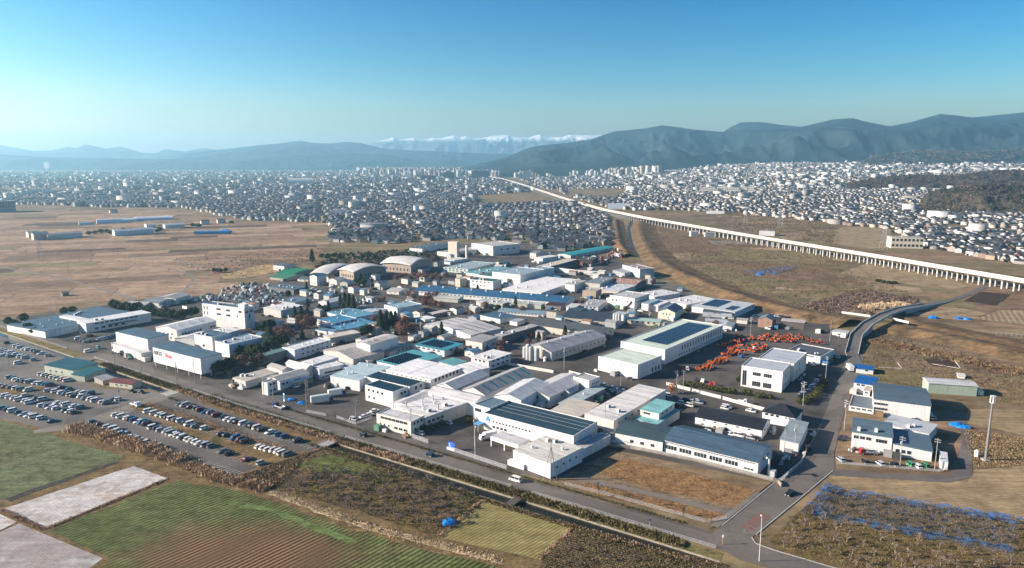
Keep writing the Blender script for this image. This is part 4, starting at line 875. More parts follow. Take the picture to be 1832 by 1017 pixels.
def solar(B, u0, u1, v0, v1, nu, nv, gap=.12, tilt=0.0):
    root, lx, ly, h, zr = B; w = (u1 - u0) * lx / nu; d = (v1 - v0) * ly / nv
    for j in range(nv):
        b = MB(); y_ = v0 * ly + j * d
        for i in range(nu):
            x_ = u0 * lx + i * w; z_ = zr((x_ + w / 2) / lx, (y_ + d / 2) / ly) + .12
            z0 = zr((x_ + w / 2) / lx, y_ / ly) + .15; z1 = zr((x_ + w / 2) / lx, (y_ + d * (1 - gap)) / ly) + .15 + tilt
            P = [(x_ + w * .05, y_, z0), (x_ + w * .95, y_, z0), (x_ + w * .95, y_ + d * (1 - gap), z1), (x_ + w * .05, y_ + d * (1 - gap), z1)]
            b.add(P + [(p[0], p[1], p[2] + .05) for p in P], [(3,2,1,0),(4,5,6,7),(0,1,5,4),(1,2,6,5),(2,3,7,6),(3,0,4,7)])
        ob('solar_panel_row', b.mesh('solar_panel_row', SOLAR), ROOF[root.name])
def battens(B, vs_, axis='x', c=(.5, .52, .52), w=.35, name='roof_seam_cap'):
    root, lx, ly, h, zr = B; m_ = plain('seam_cap_%d' % int(c[0] * 100), c)
    for v in vs_:
        b = MB()
        if axis == 'x': b.box(.2, lx - .2, v * ly - w / 2, v * ly + w / 2, zr(.5, v) - .02, zr(.5, v) + .09)
        else: b.box(v * lx - w / 2, v * lx + w / 2, .2, ly - .2, zr(v, .5) - .02, zr(v, .5) + .09)
        ob(name, b.mesh(name, m_), ROOF[root.name])
def door(B, wall, f, w, h_, c=(.3, .33, .36), name='door'):
    root, lx, ly = B[:3]; b = MB(); b.box(-w / 2, w / 2, -.09, .02, 0, h_)
    ob(name, b.mesh(name, plain('door_%d_%d' % (int(c[0] * 100), int(c[2] * 100)), c)), root, (0, f * ly, .02) if wall == 'L' else (f * lx, 0, .02), -math.pi / 2 if wall == 'L' else 0)
def canopy(B, wall, a, c, z, d, col=(.6, .62, .62), posts=0):
    root, lx, ly = B[:3]; L_ = ly if wall == 'L' else lx; b = MB(); x0, x1 = a * L_, c * L_
    if wall == 'L': b.box(-d, -.02, x0, x1, z, z + .2)
    else: b.box(x0, x1, -d, -.02, z, z + .2)
    ob('canopy', b.mesh('canopy', plain('canopy_%d_%d' % (int(col[0] * 100), int(col[2] * 100)), col)), root)
    pm_ = MB(); pm_.box(-.1, .1, -.1, .1, 0, z)
    for i in range(posts):
        s_ = x0 + (x1 - x0) * (i + .5) / posts; ob('canopy_post', pm_.mesh('canopy_post', GALV), root, (-d + .15, s_, 0) if wall == 'L' else (s_, -d + .15, 0))
def text_part(root, txt, name, size, loc, wall, m, ext=.02, shear=0.0):
    cu = bpy.data.curves.new(name, 'FONT'); cu.body = txt; cu.size = size; cu.extrude = ext; cu.shear = shear; cu.offset = size * .03
    o = bpy.data.objects.new(name, cu); COL.objects.link(o)
    dg = bpy.context.evaluated_depsgraph_get(); me = bpy.data.meshes.new_from_object(o.evaluated_get(dg)); bpy.data.objects.remove(o); bpy.data.curves.remove(cu)
    me.materials.clear(); me.materials.append(m); o = ob(name, me, root, loc); o.rotation_euler = (math.pi / 2, 0, -math.pi / 2 if wall == 'L' else 0); return o
BLUEG = (.085, .15, .20); NAVY = (.028, .065, .092); DEEP = (.008, .04, .068); WHT = (.74, .74, .73); GRY = (.40, .40, .40); BEI = (.47, .43, .38); TEAL = (.10, .34, .38); MINT = (.62, .70, .60); LTB = (.45, .58, .62); PALE = (.60, .60, .60); CREAM = (.66, .62, .54)
FC = 'factory'
# --- left group
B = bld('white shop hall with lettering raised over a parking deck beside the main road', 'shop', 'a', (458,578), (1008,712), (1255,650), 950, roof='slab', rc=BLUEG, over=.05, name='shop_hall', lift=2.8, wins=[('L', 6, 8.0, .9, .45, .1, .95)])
battens(B, (.25, .5, .75), 'x', (.20, .28, .33), .25)
root, lx, ly, h, _ = B
BLK = plain('sign_black', (.02, .02, .025)); RDS = plain('sign_red', (.55, .04, .07))
text_part(root, 'NIKKI', 'lettering', 3.4, (-.04, ly * .985, h - 4.3), 'L', BLK); text_part(root, 'Shop', 'lettering', 3.4, (-.04, ly * .745, h - 4.3), 'L', RDS, shear=.3)
b = MB(); b.box(-.2, .2, -.2, .2, 0, 2.82); pmesh = b.mesh('stilt', GALV)
for u in (.03, .5, .97):
    for v in (.03, .27, .5, .73, .97): ob('stilt', pmesh, root, (u * lx, v * ly, 0))
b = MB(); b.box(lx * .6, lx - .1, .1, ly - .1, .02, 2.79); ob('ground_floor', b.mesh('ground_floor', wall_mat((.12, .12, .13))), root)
bld('tall white box warehouse with a ribbed blue-grey roof left of the lettered shop', 'warehouse', 'a', (45,402), (405,488), (645,435), 692, roof='slab', rc=BLUEG, over=.05, name='warehouse', period=1.6)
bld('low white roadside annex before the tall white box warehouse', 'annex', 'a', (5,545), (335,655), (440,630), 735, roof='mono', rc=PALE, rise=.6, name='annex')
bld('long white gabled hall with square windows behind the lettered shop', 'hall', 'a', (470,362), (738,392), (1208,285), 520, roof='gx', rc=WHT, rise=2.0, name='hall', wins=[('R', 7, 4.2, 1.7, 1.6, .1, .62), ('R', 2, 4.2, 1.7, 1.6, .82, .97), ('L', 4, 4.6, 1.4, 1.2, .15, .9), ('L', 3, 2.0, 1.2, 1.8, .2, .8)], vents=((.2, .3), (.45, .3), (.7, .3)))
B = bld('four-storey white office block with a teal drop emblem on its shaded side', 'office', 'a', (985,90), (1505,140), (1650,118), 395, roof='flat', rc=BLUEG, name='office_block', wins=[('L', 2, 13.4, 4.2, 1.5, .27, .72), ('L', 2, 9.7, 4.2, 1.5, .27, .72), ('L', 1, 13.4, 3, 1.6, .05, .15), ('L', 1, 9.7, 1, 1.4, .14, .2), ('L', 2, 13.4, .9, 2.6, .84, .99), ('L', 2, 9.4, .9, 2.6, .84, .99), ('R', 2, 13.2, 1.6, 1.6, .08, .4), ('R', 1, 13.4, 3, 2, .52, .9)])
root, lx, ly, h, _ = B
b = MB(); b.box(lx * .1, lx * .55, .6, ly * .16, h - .34, h + 2.4); ob('penthouse', b.mesh('penthouse', wall_mat(WHT)), root)
TLM = plain('emblem_teal', (.01, .16, .18)); b = MB()
def arc_pts(r0, a0, a1, n): return [(math.cos(a0 + (a1 - a0) * i / n) * r0, math.sin(a0 + (a1 - a0) * i / n) * r0) for i in range(n + 1)]
b.prism([(0, -1.6), (.9, -.6), (1.0, .6), (1.3, 2.6), (.3, 1.5), (-.4, .6), (-.6, -.6)], -.05, .02, 'y')
b.prism(arc_pts(1.7, R(-80), R(35), 6) + arc_pts(1.35, R(35), R(-70), 6), -.05, .02, 'y'); b.prism(arc_pts(1.6, R(-165), R(-105), 4) + arc_pts(1.3, R(-110), R(-160), 4), -.05, .02, 'y'); b.prism([(-1.9, -2.7), (1.9, -2.7), (1.9, -2.25), (-1.9, -2.25)], -.05, .02, 'y')
ob('emblem', fixn(b.mesh('emblem', TLM)), root, (lx * .46, -.03, h * .60))
bld('stepped white plant, taller rear part with blue-grey roof', FC, 'a', (958,425), (1140,467), (1335,410), 660, roof='flat', rc=BLUEG, wins=[('L', 1, 4.4, 2, 1.5, .35, .65)], ducts=((.7, .2), (.85, .2)))
bld('stepped white plant, lower front part with roof plant and shaded side', FC, 'a', (1142,516), (1332,553), (1735,470), 712, roof='flat', rc=(.35, .42, .47), acs=((.1, .5), (.4, .6)), vents=((.5, .3), (.65, .4), (.8, .3)))
bld('small white gabled annex between the gabled hall and stepped plant', 'annex', 'a', (745,470), (962,500), (1120,430), h=4.2, roof='gx', rc=PALE, rise=1.2, name='annex')
bld('low flat annex with pale roof behind the stepped plant', 'annex', 'a', (1150,385), (1290,425), (1430,370), h=6, roof='slab', rc=WHT, name='annex')
B = bld('long white two-storey works with strip windows at the far left', FC, 'r', (530,370), (600,388), (1057,312), 455, roof='slab', rc=WHT, wins=[('R', 9, 5.6, 2.8, 1.2, .12, .8), ('R', 5, 2.2, 2.6, 1.6, .1, .6)]); canopy(B, 'R', .3, .75, 3.6, 4, (.2, .22, .24), 4)
bld('wide low factory with flat blue-grey roof and vents at the far left', FC, 'r', (165,372), (315,442), (885,300), 492, roof='slab', rc=BLUEG, vents=((.1, .3), (.15, .5), (.22, .25), (.3, .3), (.38, .3), (.5, .5), (.55, .6), (.3, .65)), acs=((.6, .7), (.65, .75), (.7, .8)))
bld('small white block beside the wide low factory at far left', 'annex', 'r', (440,330), (565,362), (600,350), h=6.5, roof='slab', rc=WHT, name='annex')
bld('dark green roofed roadside workshop with pale wall in the car park', 'workshop', 'o', (520,330), (700,392), (860,310), h=4, roof='mono', rc=(.03, .12, .15), rise=1.2, wc=(.45, .5, .4), name='workshop', wins=[('L', 3, 2.2, 1.2, 1.0, .3, .9)])
bld('lower green roofed part of the car park workshop', 'workshop', 'o', (735,420), (810,448), (960,372), h=3.2, roof='mono', rc=(.03, .14, .17), rise=.6, wc=(.42, .46, .38), name='workshop')
bld('small shed with rust-red roof and cream walls beside the car park', 'shed', 'o', (1055,495), (1265,525), (1345,490), 572, roof='gy', rc=(.16, .045, .05), rise=.9, wc=(.5, .48, .38), name='shed', wins=[('L', 3, 1.6, 1.4, .8, .15, .8)])
bld('grey lean-to shed between the green workshop and red-roofed shed', 'shed', 'o', (912,462), (985,492), (1095,462), 535, roof='mono', rc=(.3, .3, .3), rise=.4, wc=(.3, .28, .25), name='shed')
pm2 = poly_ribbon('boundary_wall', [G(*V('o', p)) for p in ((450,345),(470,375),(560,415),(700,450),(815,470))], .25, 0, plain('wall_green_cream', (.42, .48, .36), .9), h=1.7); del pm2['kind']; pm2['label'] = 'pale green boundary wall round the car park workshop'; pm2['category'] = 'wall'
# --- roadside works at the truck yard
bld('low beige-roofed roadside works with hoppers beside the trees', FC, 'b', (140,345), (250,398), (690,255), 480, roof='slab', rc=(.5, .46, .41), over=.1, wc=(.5, .5, .48))
B = bld('grey gabled workshop behind the small two-storey roadside block', 'workshop', 'b', (455,372), (640,402), (1000,312), 500, roof='gx', rc=(.42, .41, .4), rise=1.4, name='workshop', wins=[('R', 2, 3, 2.2, 1.5, .45, .7), ('R', 2, 3, 1.6, 1.4, .05, .3)]); canopy(B, 'R', .35, 1.0, 3.0, 3)
bld('small white two-storey roadside block with leafy corner', 'office', 'b', (410,410), (498,415), (632,378), 560, roof='flat', rc=GRY, name='roadside_office', wins=[('R', 2, 5.3, 2, 1.3, .2, .8), ('R', 2, 2, 2, 1.3, .2, .8)])
bld('grey gabled shed left of the long white gabled one', 'shed', 'b', (490,228), (665,278), (775,252), h=5.5, roof='gy', rc=(.42, .4, .38), rise=1.2, name='shed')
bld('long white gabled shed with blue-grey end near the white silo', 'shed', 'b', (700,195), (945,250), (1030,228), h=6.5, roof='gy', rc=(.62, .62, .62), rise=1.3, name='shed')
bld('narrow white-roofed works with blue-shaded side', FC, 'b', (905,168), (1018,208), (1288,118), h=7, roof='slab', rc=WHT, over=.1)
bld('long white-roofed wing with row of windows beside the silo', FC, 'b', (1010,228), (1088,260), (1368,205), h=6.2, roof='slab', rc=WHT, wins=[('R', 8, 3.4, 1.5, 1.2, .2, .95)])
bld('two-storey pale-roofed link between silo and beige hall', FC, 'b', (1290,200), (1390,245), (1480,215), h=5, roof='slab', rc=PALE)
bld('long white two-storey dormitory with many small windows', 'dormitory', 's', (430,547), (496,572), (732,497), 642, roof='flat', rc=WHT, name='dormitory', wins=[('R', 6, 6.6, 1.6, 1.2, .15, .95), ('R', 6, 3.0, 1.6, 1.2, .15, .95)], vents=((.4, .5), (.55, .5), (.7, .5), (.85, .5)))
bld('dark green walled shed with a green roof among the roadside trees', 'shed', 'b', (330,125), (385,132), (715,45), 228, roof='mono', rc=(.18, .32, .28), rise=.5, wc=(.16, .18, .15), name='shed')
B = bld('big beige gabled hall with dark skylight strips', 'hall', 'n', (215,492), (520,584), (832,506), 648, roof='gx', rc=(.45, .42, .39), rise=2.2, wc=(.48, .47, .44), name='hall'); battens(B, (.3,), 'x', (.08, .085, .09), .8, 'skylight')
bld('higher beige-roofed extension behind the big beige hall', 'hall', 'n', (555,412), (690,440), (970,354), h=9, roof='gx', rc=(.55, .52, .48), rise=.7, name='hall', vents=((.1, .4), (.3, .4)))
bld('beige flat-roofed works right of the big beige hall', FC, 'n', (740,470), (885,507), (1114,430), 556, roof='slab', rc=(.45, .4, .35), wc=(.45, .44, .42), wins=[('R', 4, 2.6, 1.6, 1.4, .3, .95)])
bld('wide works with pale blue roof behind the box trailers', FC, 'n', (285,748), (582,795), (900,655), 908, roof='slab', rc=LTB, over=.2, dirt=.3); 
bld('two-storey white office with deep blue roof facing the truck yard', 'office', 'c', (75,312), (400,392), (578,332), 575, roof='flat', rc=DEEP, name='office', wins=[('L', 4, 6.0, 1.5, 1.4, .3, .95), ('L', 2, 2.4, 1.2, 1.5, .6, .95), ('R', 2, 6.0, 1.7, 1.5, .45, .9)])
bld('deep blue roofed hall directly behind the blue-roofed office', 'hall', 'c', (60,218), (590,332), (772,268), 470, roof='flat', rc=DEEP, name='hall', wins=[('R', 2, 4.6, 1.8, 1.6, .25, .9)])
B = bld('large hall with brilliant white flat roof in the middle', 'hall', 'c', (300,142), (828,250), (1200,122), 400, roof='slab', rc=(.82, .82, .82), name='hall', dirt=.06, wins=[('R', 7, 6.2, 1.9, 2.0, .1, .92), ('L', 8, 6.4, 1.2, .8, .05, .9)]); battens(B, (.52,), 'x', (.7, .7, .7), .3)
B = bld('teal-roofed works carrying rows of solar panels', FC, 'n', (740,605), (1060,668), (1438,550), h=7, roof='slab', rc=TEAL); solar(B, .05, .72, .35, .9, 10, 6, .25, .5)
B = bld('square two-storey building with teal roof full of solar panels', FC, 'n', (1128,432), (1440,492), (1632,427), 562, roof='slab', rc=(.05, .30, .37), wins=[('L', 5, 3.6, 2.2, 1.2, .1, .9), ('R', 2, 3.6, 2, 1.6, .2, .8)]); solar(B, .12, .85, .2, .88, 8, 6, .3, .5)
bld('small teal-roofed wing beside the white-roofed hall', FC, 'n', (1395,602), (1530,642), (1655,600), h=6, roof='slab', rc=(.13, .36, .38))
bld('low white-roofed wing right of the brilliant white hall', FC, 'c', (1110,92), (1272,168), (1470,100), h=6.5, roof='slab', rc=(.8, .8, .79), dirt=.1)
bld('white two-storey office with overhanging white roof by the dark yard', 'office', 't', (165,622), (290,648), (447,596), 716, roof='slab', rc=WHT, name='office', over=.8, wins=[('R', 4, 5.6, 2.2, 1.6, .1, .95), ('L', 3, 5.6, 1.7, 1.6, .15, .85), ('R', 4, 2.2, 2.2, 1.6, .1, .95)])
# --- front row
bld('grey gabled hall left of the teal-striped roof', 'hall', 'c', (862,330), (1100,362), (1532,206), h=7.5, roof='gx', rc=(.55, .55, .56), rise=2.0, name='hall')
B = bld('gabled hall whose grey roof carries teal skylight stripes', 'hall', 'd', (5,200), (240,238), (722,48), h=7, roof='gx', rc=(.33, .33, .32), rise=2.4, name='hall', wc=(.6, .6, .58))
root, lx, ly, h, zr = B
for i in range(6):
    u = .12 + i * .155; b = MB(); P = [(u * lx, .03 * ly, zr(0, .03) + .16), (u * lx + 1.6, .03 * ly, zr(0, .03) + .16), (u * lx + 1.6, .47 * ly, zr(0, .47) + .16), (u * lx, .47 * ly, zr(0, .47) + .16)]; b.add(P, [(0, 1, 2, 3)]); ob('skylight_strip', b.mesh('skylight_strip', plain('teal_sheet', (.02, .20, .25))), ROOF[root.name])
B = bld('cream two-storey roadside office with long window bands', 'office', 'c', (200,640), (606,732), (772,662), 895, roof='flat', rc=PALE, wc=CREAM, name='office', wins=[('L', 7, 5.4, 2.1, 1.3, .1, .88), ('L', 3, 2.0, 2.2, 1.2, .1, .5), ('L', 3, 2.2, .9, 1.1, .58, .95), ('R', 3, 5.2, 1.5, 1.3, .1, .9), ('R', 2, 2.2, 1.5, 1.3, .1, .9)]); battens(B, (.5,), 'x', (.5, .5, .5), .4)
bld('wide white-roofed plant with exhaust ducts behind the cream office', FC, 'c', (425,572), (768,676), (1308,498), h=6.4, roof='slab', rc=(.74, .73, .71), wc=(.5, .48, .44), ducts=((.1, .85), (.42, .8), (.62, .75), (.35, .12)), vents=((.3, .6), (.5, .5), (.2, .4), (.75, .6)), acs=((.55, .2), (.2, .2)), wins=[('R', 4, 3.6, 2, 1.5, .03, .4)], dirt=.18)
bld('low grey gabled roof wing behind the cream office', 'annex', 'c', (412,512), (560,545), (882,402), h=5, roof='gx', rc=(.55, .55, .55), rise=.8, name='annex')
bld('pale grey cross gable between white plant and grey gabled hall', 'hall', 'c', (822,378), (1340,508), (1445,440), h=7.2, roof='gy', rc=(.6, .6, .6), rise=1.3, name='hall', wc=WHT)
bld('white gabled hall between the teal stripes and the cream house', 'hall', 'd', (372,222), (570,288), (756,128), h=7.2, roof='gx', rc=(.58, .6, .62), rise=1.9, name='hall', wc=WHT)
bld('cream gabled two-storey works with two front windows', FC, 'd', (568,212), (830,262), (1192,102), 358, roof='gx', rc=(.5, .5, .51), rise=1.9, wc=(.66, .64, .58), wins=[('L', 2, 5, 1.7, 2.4, .3, .95), ('L', 1, 3.2, 1.2, 1.8, .05, .15), ('R', 1, 4.6, 1.6, 2, .28, .36), ('R', 2, 5, 1.3, 1.5, .75, .95)])
bld('small gabled wing on the shaded side of the cream works', 'annex', 'd', (965,205), (1008,215), (1085,180), 300, roof='gx', rc=(.5, .5, .51), rise=.8, wc=(.6, .58, .54), name='annex')
bld('flat-roofed white rear block behind the cream works', 'annex', 'd', (1075,60), (1190,108), (1252,62), h=8, roof='flat', rc=GRY, name='annex', wins=[('R', 4, 5.5, .9, 1.2, .2, .9)])
B = bld('large white works with navy roof and blue emblem beside the main road', FC, 'd', (205,412), (1050,612), (1302,488), 775, roof='flat', rc=NAVY, wins=[('L', 12, 4.8, 1.0, .9, .45, .9), ('L', 4, 2.4, 1.5, 1.2, .72, .9)]); battens(B, (.4, .6, .78), 'y', (.22, .25, .27), .12)
root, lx, ly, h, zr = B; b = MB()
EB, EP = plain('emblem_blue', (.05, .25, .55)), plain('emblem_pink', (.6, .2, .3))
b.box(-.06, .02, -.6, .6, -.8, 1.2); b.box(-.06, .02, .75, 1.1, -1.1, .5); b.box(-.06, .02, -1.1, -.75, -1.1, .2); ob('emblem', b.mesh('emblem', EB), root, (-.03, ly * .945, h - 2.4)); b = MB(); b.box(-.05, .02, -1.4, 1.4, -.12, .12); ob('emblem_underline', b.mesh('emblem_underline', EP), root, (-.03, ly * .945, h - 4.0))
canopy(B, 'L', .985, 1.06, 3.2, 4, (.10, .32, .6), 2)
bld('two-storey white block with blue-grey roof joined to the navy works', 'office', 'd', (120,328), (285,362), (482,296), 520, roof='flat', rc=(.13, .20, .26), name='office', wins=[('L', 1, 6, 4, 1.7, .5, .95)])
bld('low white roadside building with a rounded corner and cream roof', FC, 'd', (512,735), (838,864), (1112,712), 1002, roof='slab', rc=(.66, .64, .59), over=.12, wc=(.78, .78, .77), wins=[('R', 4, 3.4, 1.1, 1.0, .1, .9)], acs=((.85, .6), (.8, .75)))
bld('narrow roadside annex with pale wall running along the shaded lot', 'annex', 'd', (1060,690), (1125,735), (1348,592), h=4.2, roof='flat', rc=GRY, name='annex')
B = bld('white loading canopy with a deep fascia in front of the navy works', 'canopy', 'd', (300,610), (545,695), (640,640), h=4.6, roof='slab', rc=(.6, .6, .6), name='loading_bay', lift=2.9, over=.02); b = MB(); b.box(-.2, .2, -.2, .2, 0, 2.95); pmesh = b.mesh('post', WHITEP)
for u, v in ((.03, .02), (.03, .5), (.03, .98), (.97, .02), (.97, .98)): ob('post', pmesh, B[0], (u * B[1], v * B[2], 0))
bld('small white box store on the road corner before the rounded building', 'store', 'd', (447,830), (595,878), (625,862), 925, roof='slab', rc=(.7, .7, .7), over=.05, name='store_box')
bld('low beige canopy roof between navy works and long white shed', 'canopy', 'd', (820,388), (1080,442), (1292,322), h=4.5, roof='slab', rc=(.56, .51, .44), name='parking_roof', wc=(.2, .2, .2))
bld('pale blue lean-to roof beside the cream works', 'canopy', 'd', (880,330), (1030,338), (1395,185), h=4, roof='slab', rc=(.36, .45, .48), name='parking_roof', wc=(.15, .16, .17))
B = bld('long narrow white-roofed shed ending at the car lot', 'warehouse', 'f', (1046,740), (1098,753), (1191,697.5), 778, roof='slab', rc=(.68, .66, .64), over=.15, wc=(.6, .58, .54), name='long_shed', wins=[('R', 4, 4.2, 1.3, 1.3, .03, .5)]); battens(B, (.12, .25, .38, .5, .62, .75, .88), 'y', (.52, .51, .5), .12)
bld('upper storey with bright teal roof beside the long white shed', 'office', 'e', (390,240), (545,272), (680,187), h=7.4, roof='slab', rc=(.22, .50, .50), name='office', wc=CREAM, wins=[('L', 1, 6.0, 3.5, 1.1, .4, .9), ('R', 3, 6.0, 1.8, .9, .1, .9)])
bld('lower storey with teal roof under the bright teal upper storey', 'office', 'e', (340,315), (532,362), (716,245), h=4.2, roof='slab', rc=(.20, .46, .47), name='office', wc=CREAM)
bld('low workshop with dark blue-grey ribbed roof left of the long blue roof', 'workshop', 'e', (175,442), (576,508), (705,402), 602, roof='gy', rc=(.05, .09, .105), rise=1.4, name='workshop', period=1.2, wins=[('L', 3, 2.6, 1.7, 1.4, .1, .75)])
bld('small teal-blue garage beside the ribbed blue-grey workshop', 'garage', 'e', (155,478), (318,515), (345,488), 548, roof='gy', rc=(.09, .19, .22), rise=.5, name='garage')
B = bld('long white factory with blue ribbed roof and rows of square windows', FC, 'e', (578,502), (1358,678), (1512,550), 792, roof='gy', rc=(.06, .11, .165), rise=2.6, period=1.0, wins=[('L', 4, 3.2, 1.3, 2.0, .20, .335), ('L', 4, 3.2, 1.3, 2.0, .365, .50), ('L', 4, 3.2, 1.3, 2.0, .53, .665), ('L', 4, 3.2, 1.3, 2.0, .695, .83), ('L', 4, 3.2, 1.3, 2.0, .86, .99), ('L', 3, 2.4, 1.2, .9, .04, .14), ('L', 34, 5.3, 1.0, .55, .03, 1.0), ('R', 2, 5, 1.4, 1.2, .2, .8)]); b = MB(); b.tube((0, 0, 0), (0, 0, 7.5), .45, .45, 8); b.tube((0, 0, 7.2), (-3, .3, 8.2), .4, .4, 8); b.box(-1.6, 1.2, -2.6, -.9, 0, 2.6); ob('dust_collector', b.mesh('dust_collector', GALV), B[0], (3.5, -3.2, 0))
B = bld('long white storehouse with black tiled gable roof', 'storehouse', 'e', (838,305), (1388,412), (1472,332), 492, roof='gy', rc=(.022, .026, .036), rise=2.2, wc=WHT, name='storehouse', wins=[('L', 5, 4.6, 1.3, .9, .1, .95), ('R', 3, 4, 1, 1.4, .2, .8)], period=.5)
for i in range(5): door(B, 'L', .14 + i * .185, 1.4, 2.0, (.16, .11, .08), 'shutter')
bld('white two-storey house with black hipped tile roof at the crossing', 'house', 'e', (1388,262), (1660,310), (1738,250), 405, roof='hip', rc=(.02, .024, .033), rise=3.4, wc=WHT, name='house', wins=[('L', 3, 5.4, 1.6, 1.3, .45, .95), ('L', 2, 5.4, .8, 1, .12, .32), ('R', 2, 5.2, 1.2, 1.2, .2, .8)], period=.5)
bld('narrow white store with pale grey roof at the crossing', 'store', 'e', (1540,492), (1690,522), (1762,352), 612, roof='mono', rc=(.30, .36, .38), rise=.4, name='store')
# --- right yard
bld('small white box building with bright blue flat roof, northernmost of the yard', 'workshop', 'g', (240,92), (382,102), (396,70), 142, roof='slab', rc=(.015, .12, .38), name='workshop', wins=[('L', 1, 2.6, 1.6, 1.2, .25, .55)])
bld('white two-storey house with bright blue roof beside the yard', 'house', 'g', (215,212), (382,228), (462,172), 312, roof='slab', rc=(.015, .12, .38), name='house', wins=[('L', 2, 4.4, 1.8, 1.2, .4, .9)])
bld('large yard hall with blue-grey roof, widest on the right', 'hall', 'g', (388,352), (857,402), (852,264), h=7.5, roof='gy', rc=(.09, .14, .18), rise=1.2, name='hall', wins=[('L', 3, 5.4, 2.2, 1.2, .75, .99), ('L', 3, 3, 2.2, 1.2, .75, .99)])
bld('light grey roofed yard hall below the widest blue-grey one', 'hall', 'g', (490,422), (840,468), (846,406), 522, roof='slab', rc=(.44, .48, .5), name='hall', wins=[('L', 8, 3.6, 1.8, 1.2, .08, .95)])
bld('pale low yard hall in front of the light grey one', 'hall', 'g', (480,525), (838,630), (836,537), h=4.6, roof='slab', rc=(.50, .53, .55), name='hall')
B = bld('white two-storey yard office with blue-grey roof above the truck', 'office', 'g', (207,614), (540,660), (549,542), 808, roof='slab', rc=(.11, .17, .21), name='office', wins=[('L', 3, 5.6, 2, 1.4, .5, .97), ('L', 2, 5.4, 2.2, 1.6, .12, .4)])
bld('yard workshop with half-shaded blue roof beside the white office', 'workshop', 'g', (545,737), (868,780), (868,652), 862, roof='mono', rc=(.11, .17, .22), rise=.8, name='workshop', wins=[('L', 3, 2.4, 1.6, 1.6, .5, .95)])
bld('long pale green shed with grey roof in the field', 'shed', 'g', (857,228), (1243,240), (1240,196), 322, roof='gy', rc=(.52, .53, .55), rise=.7, wc=(.33, .40, .33), name='field_shed')
bld('small white cabin behind the pale green field shed', 'cabin', 'g', (1085,150), (1140,152), (1148,135), 178, roof='slab', rc=WHT, name='cabin')
bld('white two-storey office front of the yard with flat roof and cars', 'office', 'g', (180,395), (385,430), (400,330), 470, roof='flat', rc=(.16, .19, .22), name='yard_office', wins=[('L', 4, 2.2, 1.8, 1.2, .05, .95)])
bld('narrow pale block between the two blue-roofed yard buildings', 'annex', 'g', (300,270), (350,278), (398,225), 350, roof='slab', rc=BEI, name='annex', wins=[('L', 1, 3.5, 1.6, 1, .2, .8)])
bld('white box store at the corner of the yard fence', 'store', 'g', (935,860), (1000,868), (1003,785), 930, roof='slab', rc=(.66, .68, .68), name='store_box', over=.05)
# --- orange machinery office
B = bld('cream two-storey office with big windows and grey roof beside orange excavators', 'office', 'h', (870,392), (1320,452), (1442,362), 678, roof='flat', rc=(.46, .50, .55), wc=(.74, .72, .65), name='office', wins=[('L', 2, 8.0, 4.2, 2.0, .22, .75), ('L', 2, 2.6, 4.4, 2.8, .22, .75), ('L', 1, 5, 2.2, 8.4, .84, .99), ('R', 2, 7.8, 1.4, 1.8, .2, .8), ('R', 2, 2.6, 1.2, 1.8, .3, .9)], period=2.0)
bld('taller grey-roofed rear half of the cream office', 'office', 'h', (1045,312), (1440,367), (1610,252), h=None, base=560, roof='flat', rc=(.46, .50, .55), wc=(.72, .70, .63), name='office', wins=[('R', 3, 7.5, 2.4, .8, .3, .95), ('R', 2, 4, 1.4, 2, .1, .6)], period=2.0)
bld('white two-storey workshop right behind the cream office', 'workshop', 'h', (1392,205), (1722,290), (1785,196), 378, roof='flat', rc=(.10, .11, .13), name='workshop', wins=[('L', 1, 5, 5.5, 1.0, .12, .5)])
bld('white gatehouse block below the white workshop', 'workshop', 'h', (1600,280), (1712,310), (1760,270), 375, roof='flat', rc=PALE, name='gatehouse')
# --- mint building and its neighbours
B = bld('large pale mint-roofed factory with a field of solar panels', FC, 'i', (985,226), (1328,302), (1768,96), 425, roof='flat', rc=MINT, dirt=.1, wins=[('R', 16, 6.0, 1.3, 3.2, .25, .98), ('R', 18, 2.2, 1.4, 1.0, .2, .98), ('L', 6, 6.6, .8, .5, .15, .7)]); solar(B, .14, .93, .16, .74, 20, 18, .12)
bld('lower mint-roofed front block of the solar factory', FC, 'i', (790,352), (1105,427), (1288,347), 547, roof='flat', rc=MINT, dirt=.1, wins=[('R', 3, 2.2, 1.6, 2.6, .55, .95), ('R', 2, 5.4, 1, .8, .2, .8), ('L', 1, 6, .8, .8, .5, .7)])
B = bld('long grey gabled factory with silos at its end', FC, 'i', (240,262), (396,324), (788,183), 397, roof='gx', rc=(.36, .36, .39), rise=2.6, wc=(.52, .49, .42), wins=[('R', 12, 3.0, 1.3, 1.1, .05, .98)], vents=((.15, .5), (.38, .5), (.62, .5), (.85, .5))); battens(B, (.2, .42, .66), 'y', (.1, .1, .11), .3, 'dark_roof_strip')  # three plain near-black strips laid across the grey roof
bld('very long dark-roofed gabled hall across the middle', 'hall', 'i', (195,96), (792,178), (938,132), 232, roof='gy', rc=(.085, .10, .11), rise=2.4, wc=(.5, .48, .42), name='hall', wins=[('R', 2, 4.6, 2.2, .9, .2, .9), ('R', 2, 3.0, 2.2, .9, .3, .95)])
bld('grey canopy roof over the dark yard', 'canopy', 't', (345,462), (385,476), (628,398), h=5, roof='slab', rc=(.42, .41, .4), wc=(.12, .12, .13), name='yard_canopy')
bld('cream two-storey works with open bays beside the dark yard', FC, 't', (132,500), (245,520), (350,478), 590, roof='slab', rc=(.35, .35, .35), wc=(.6, .56, .5), wins=[('L', 2, 2.6, 2, 1.6, .1, .9), ('R', 2, 2.6, 2, 2, .1, .9)])
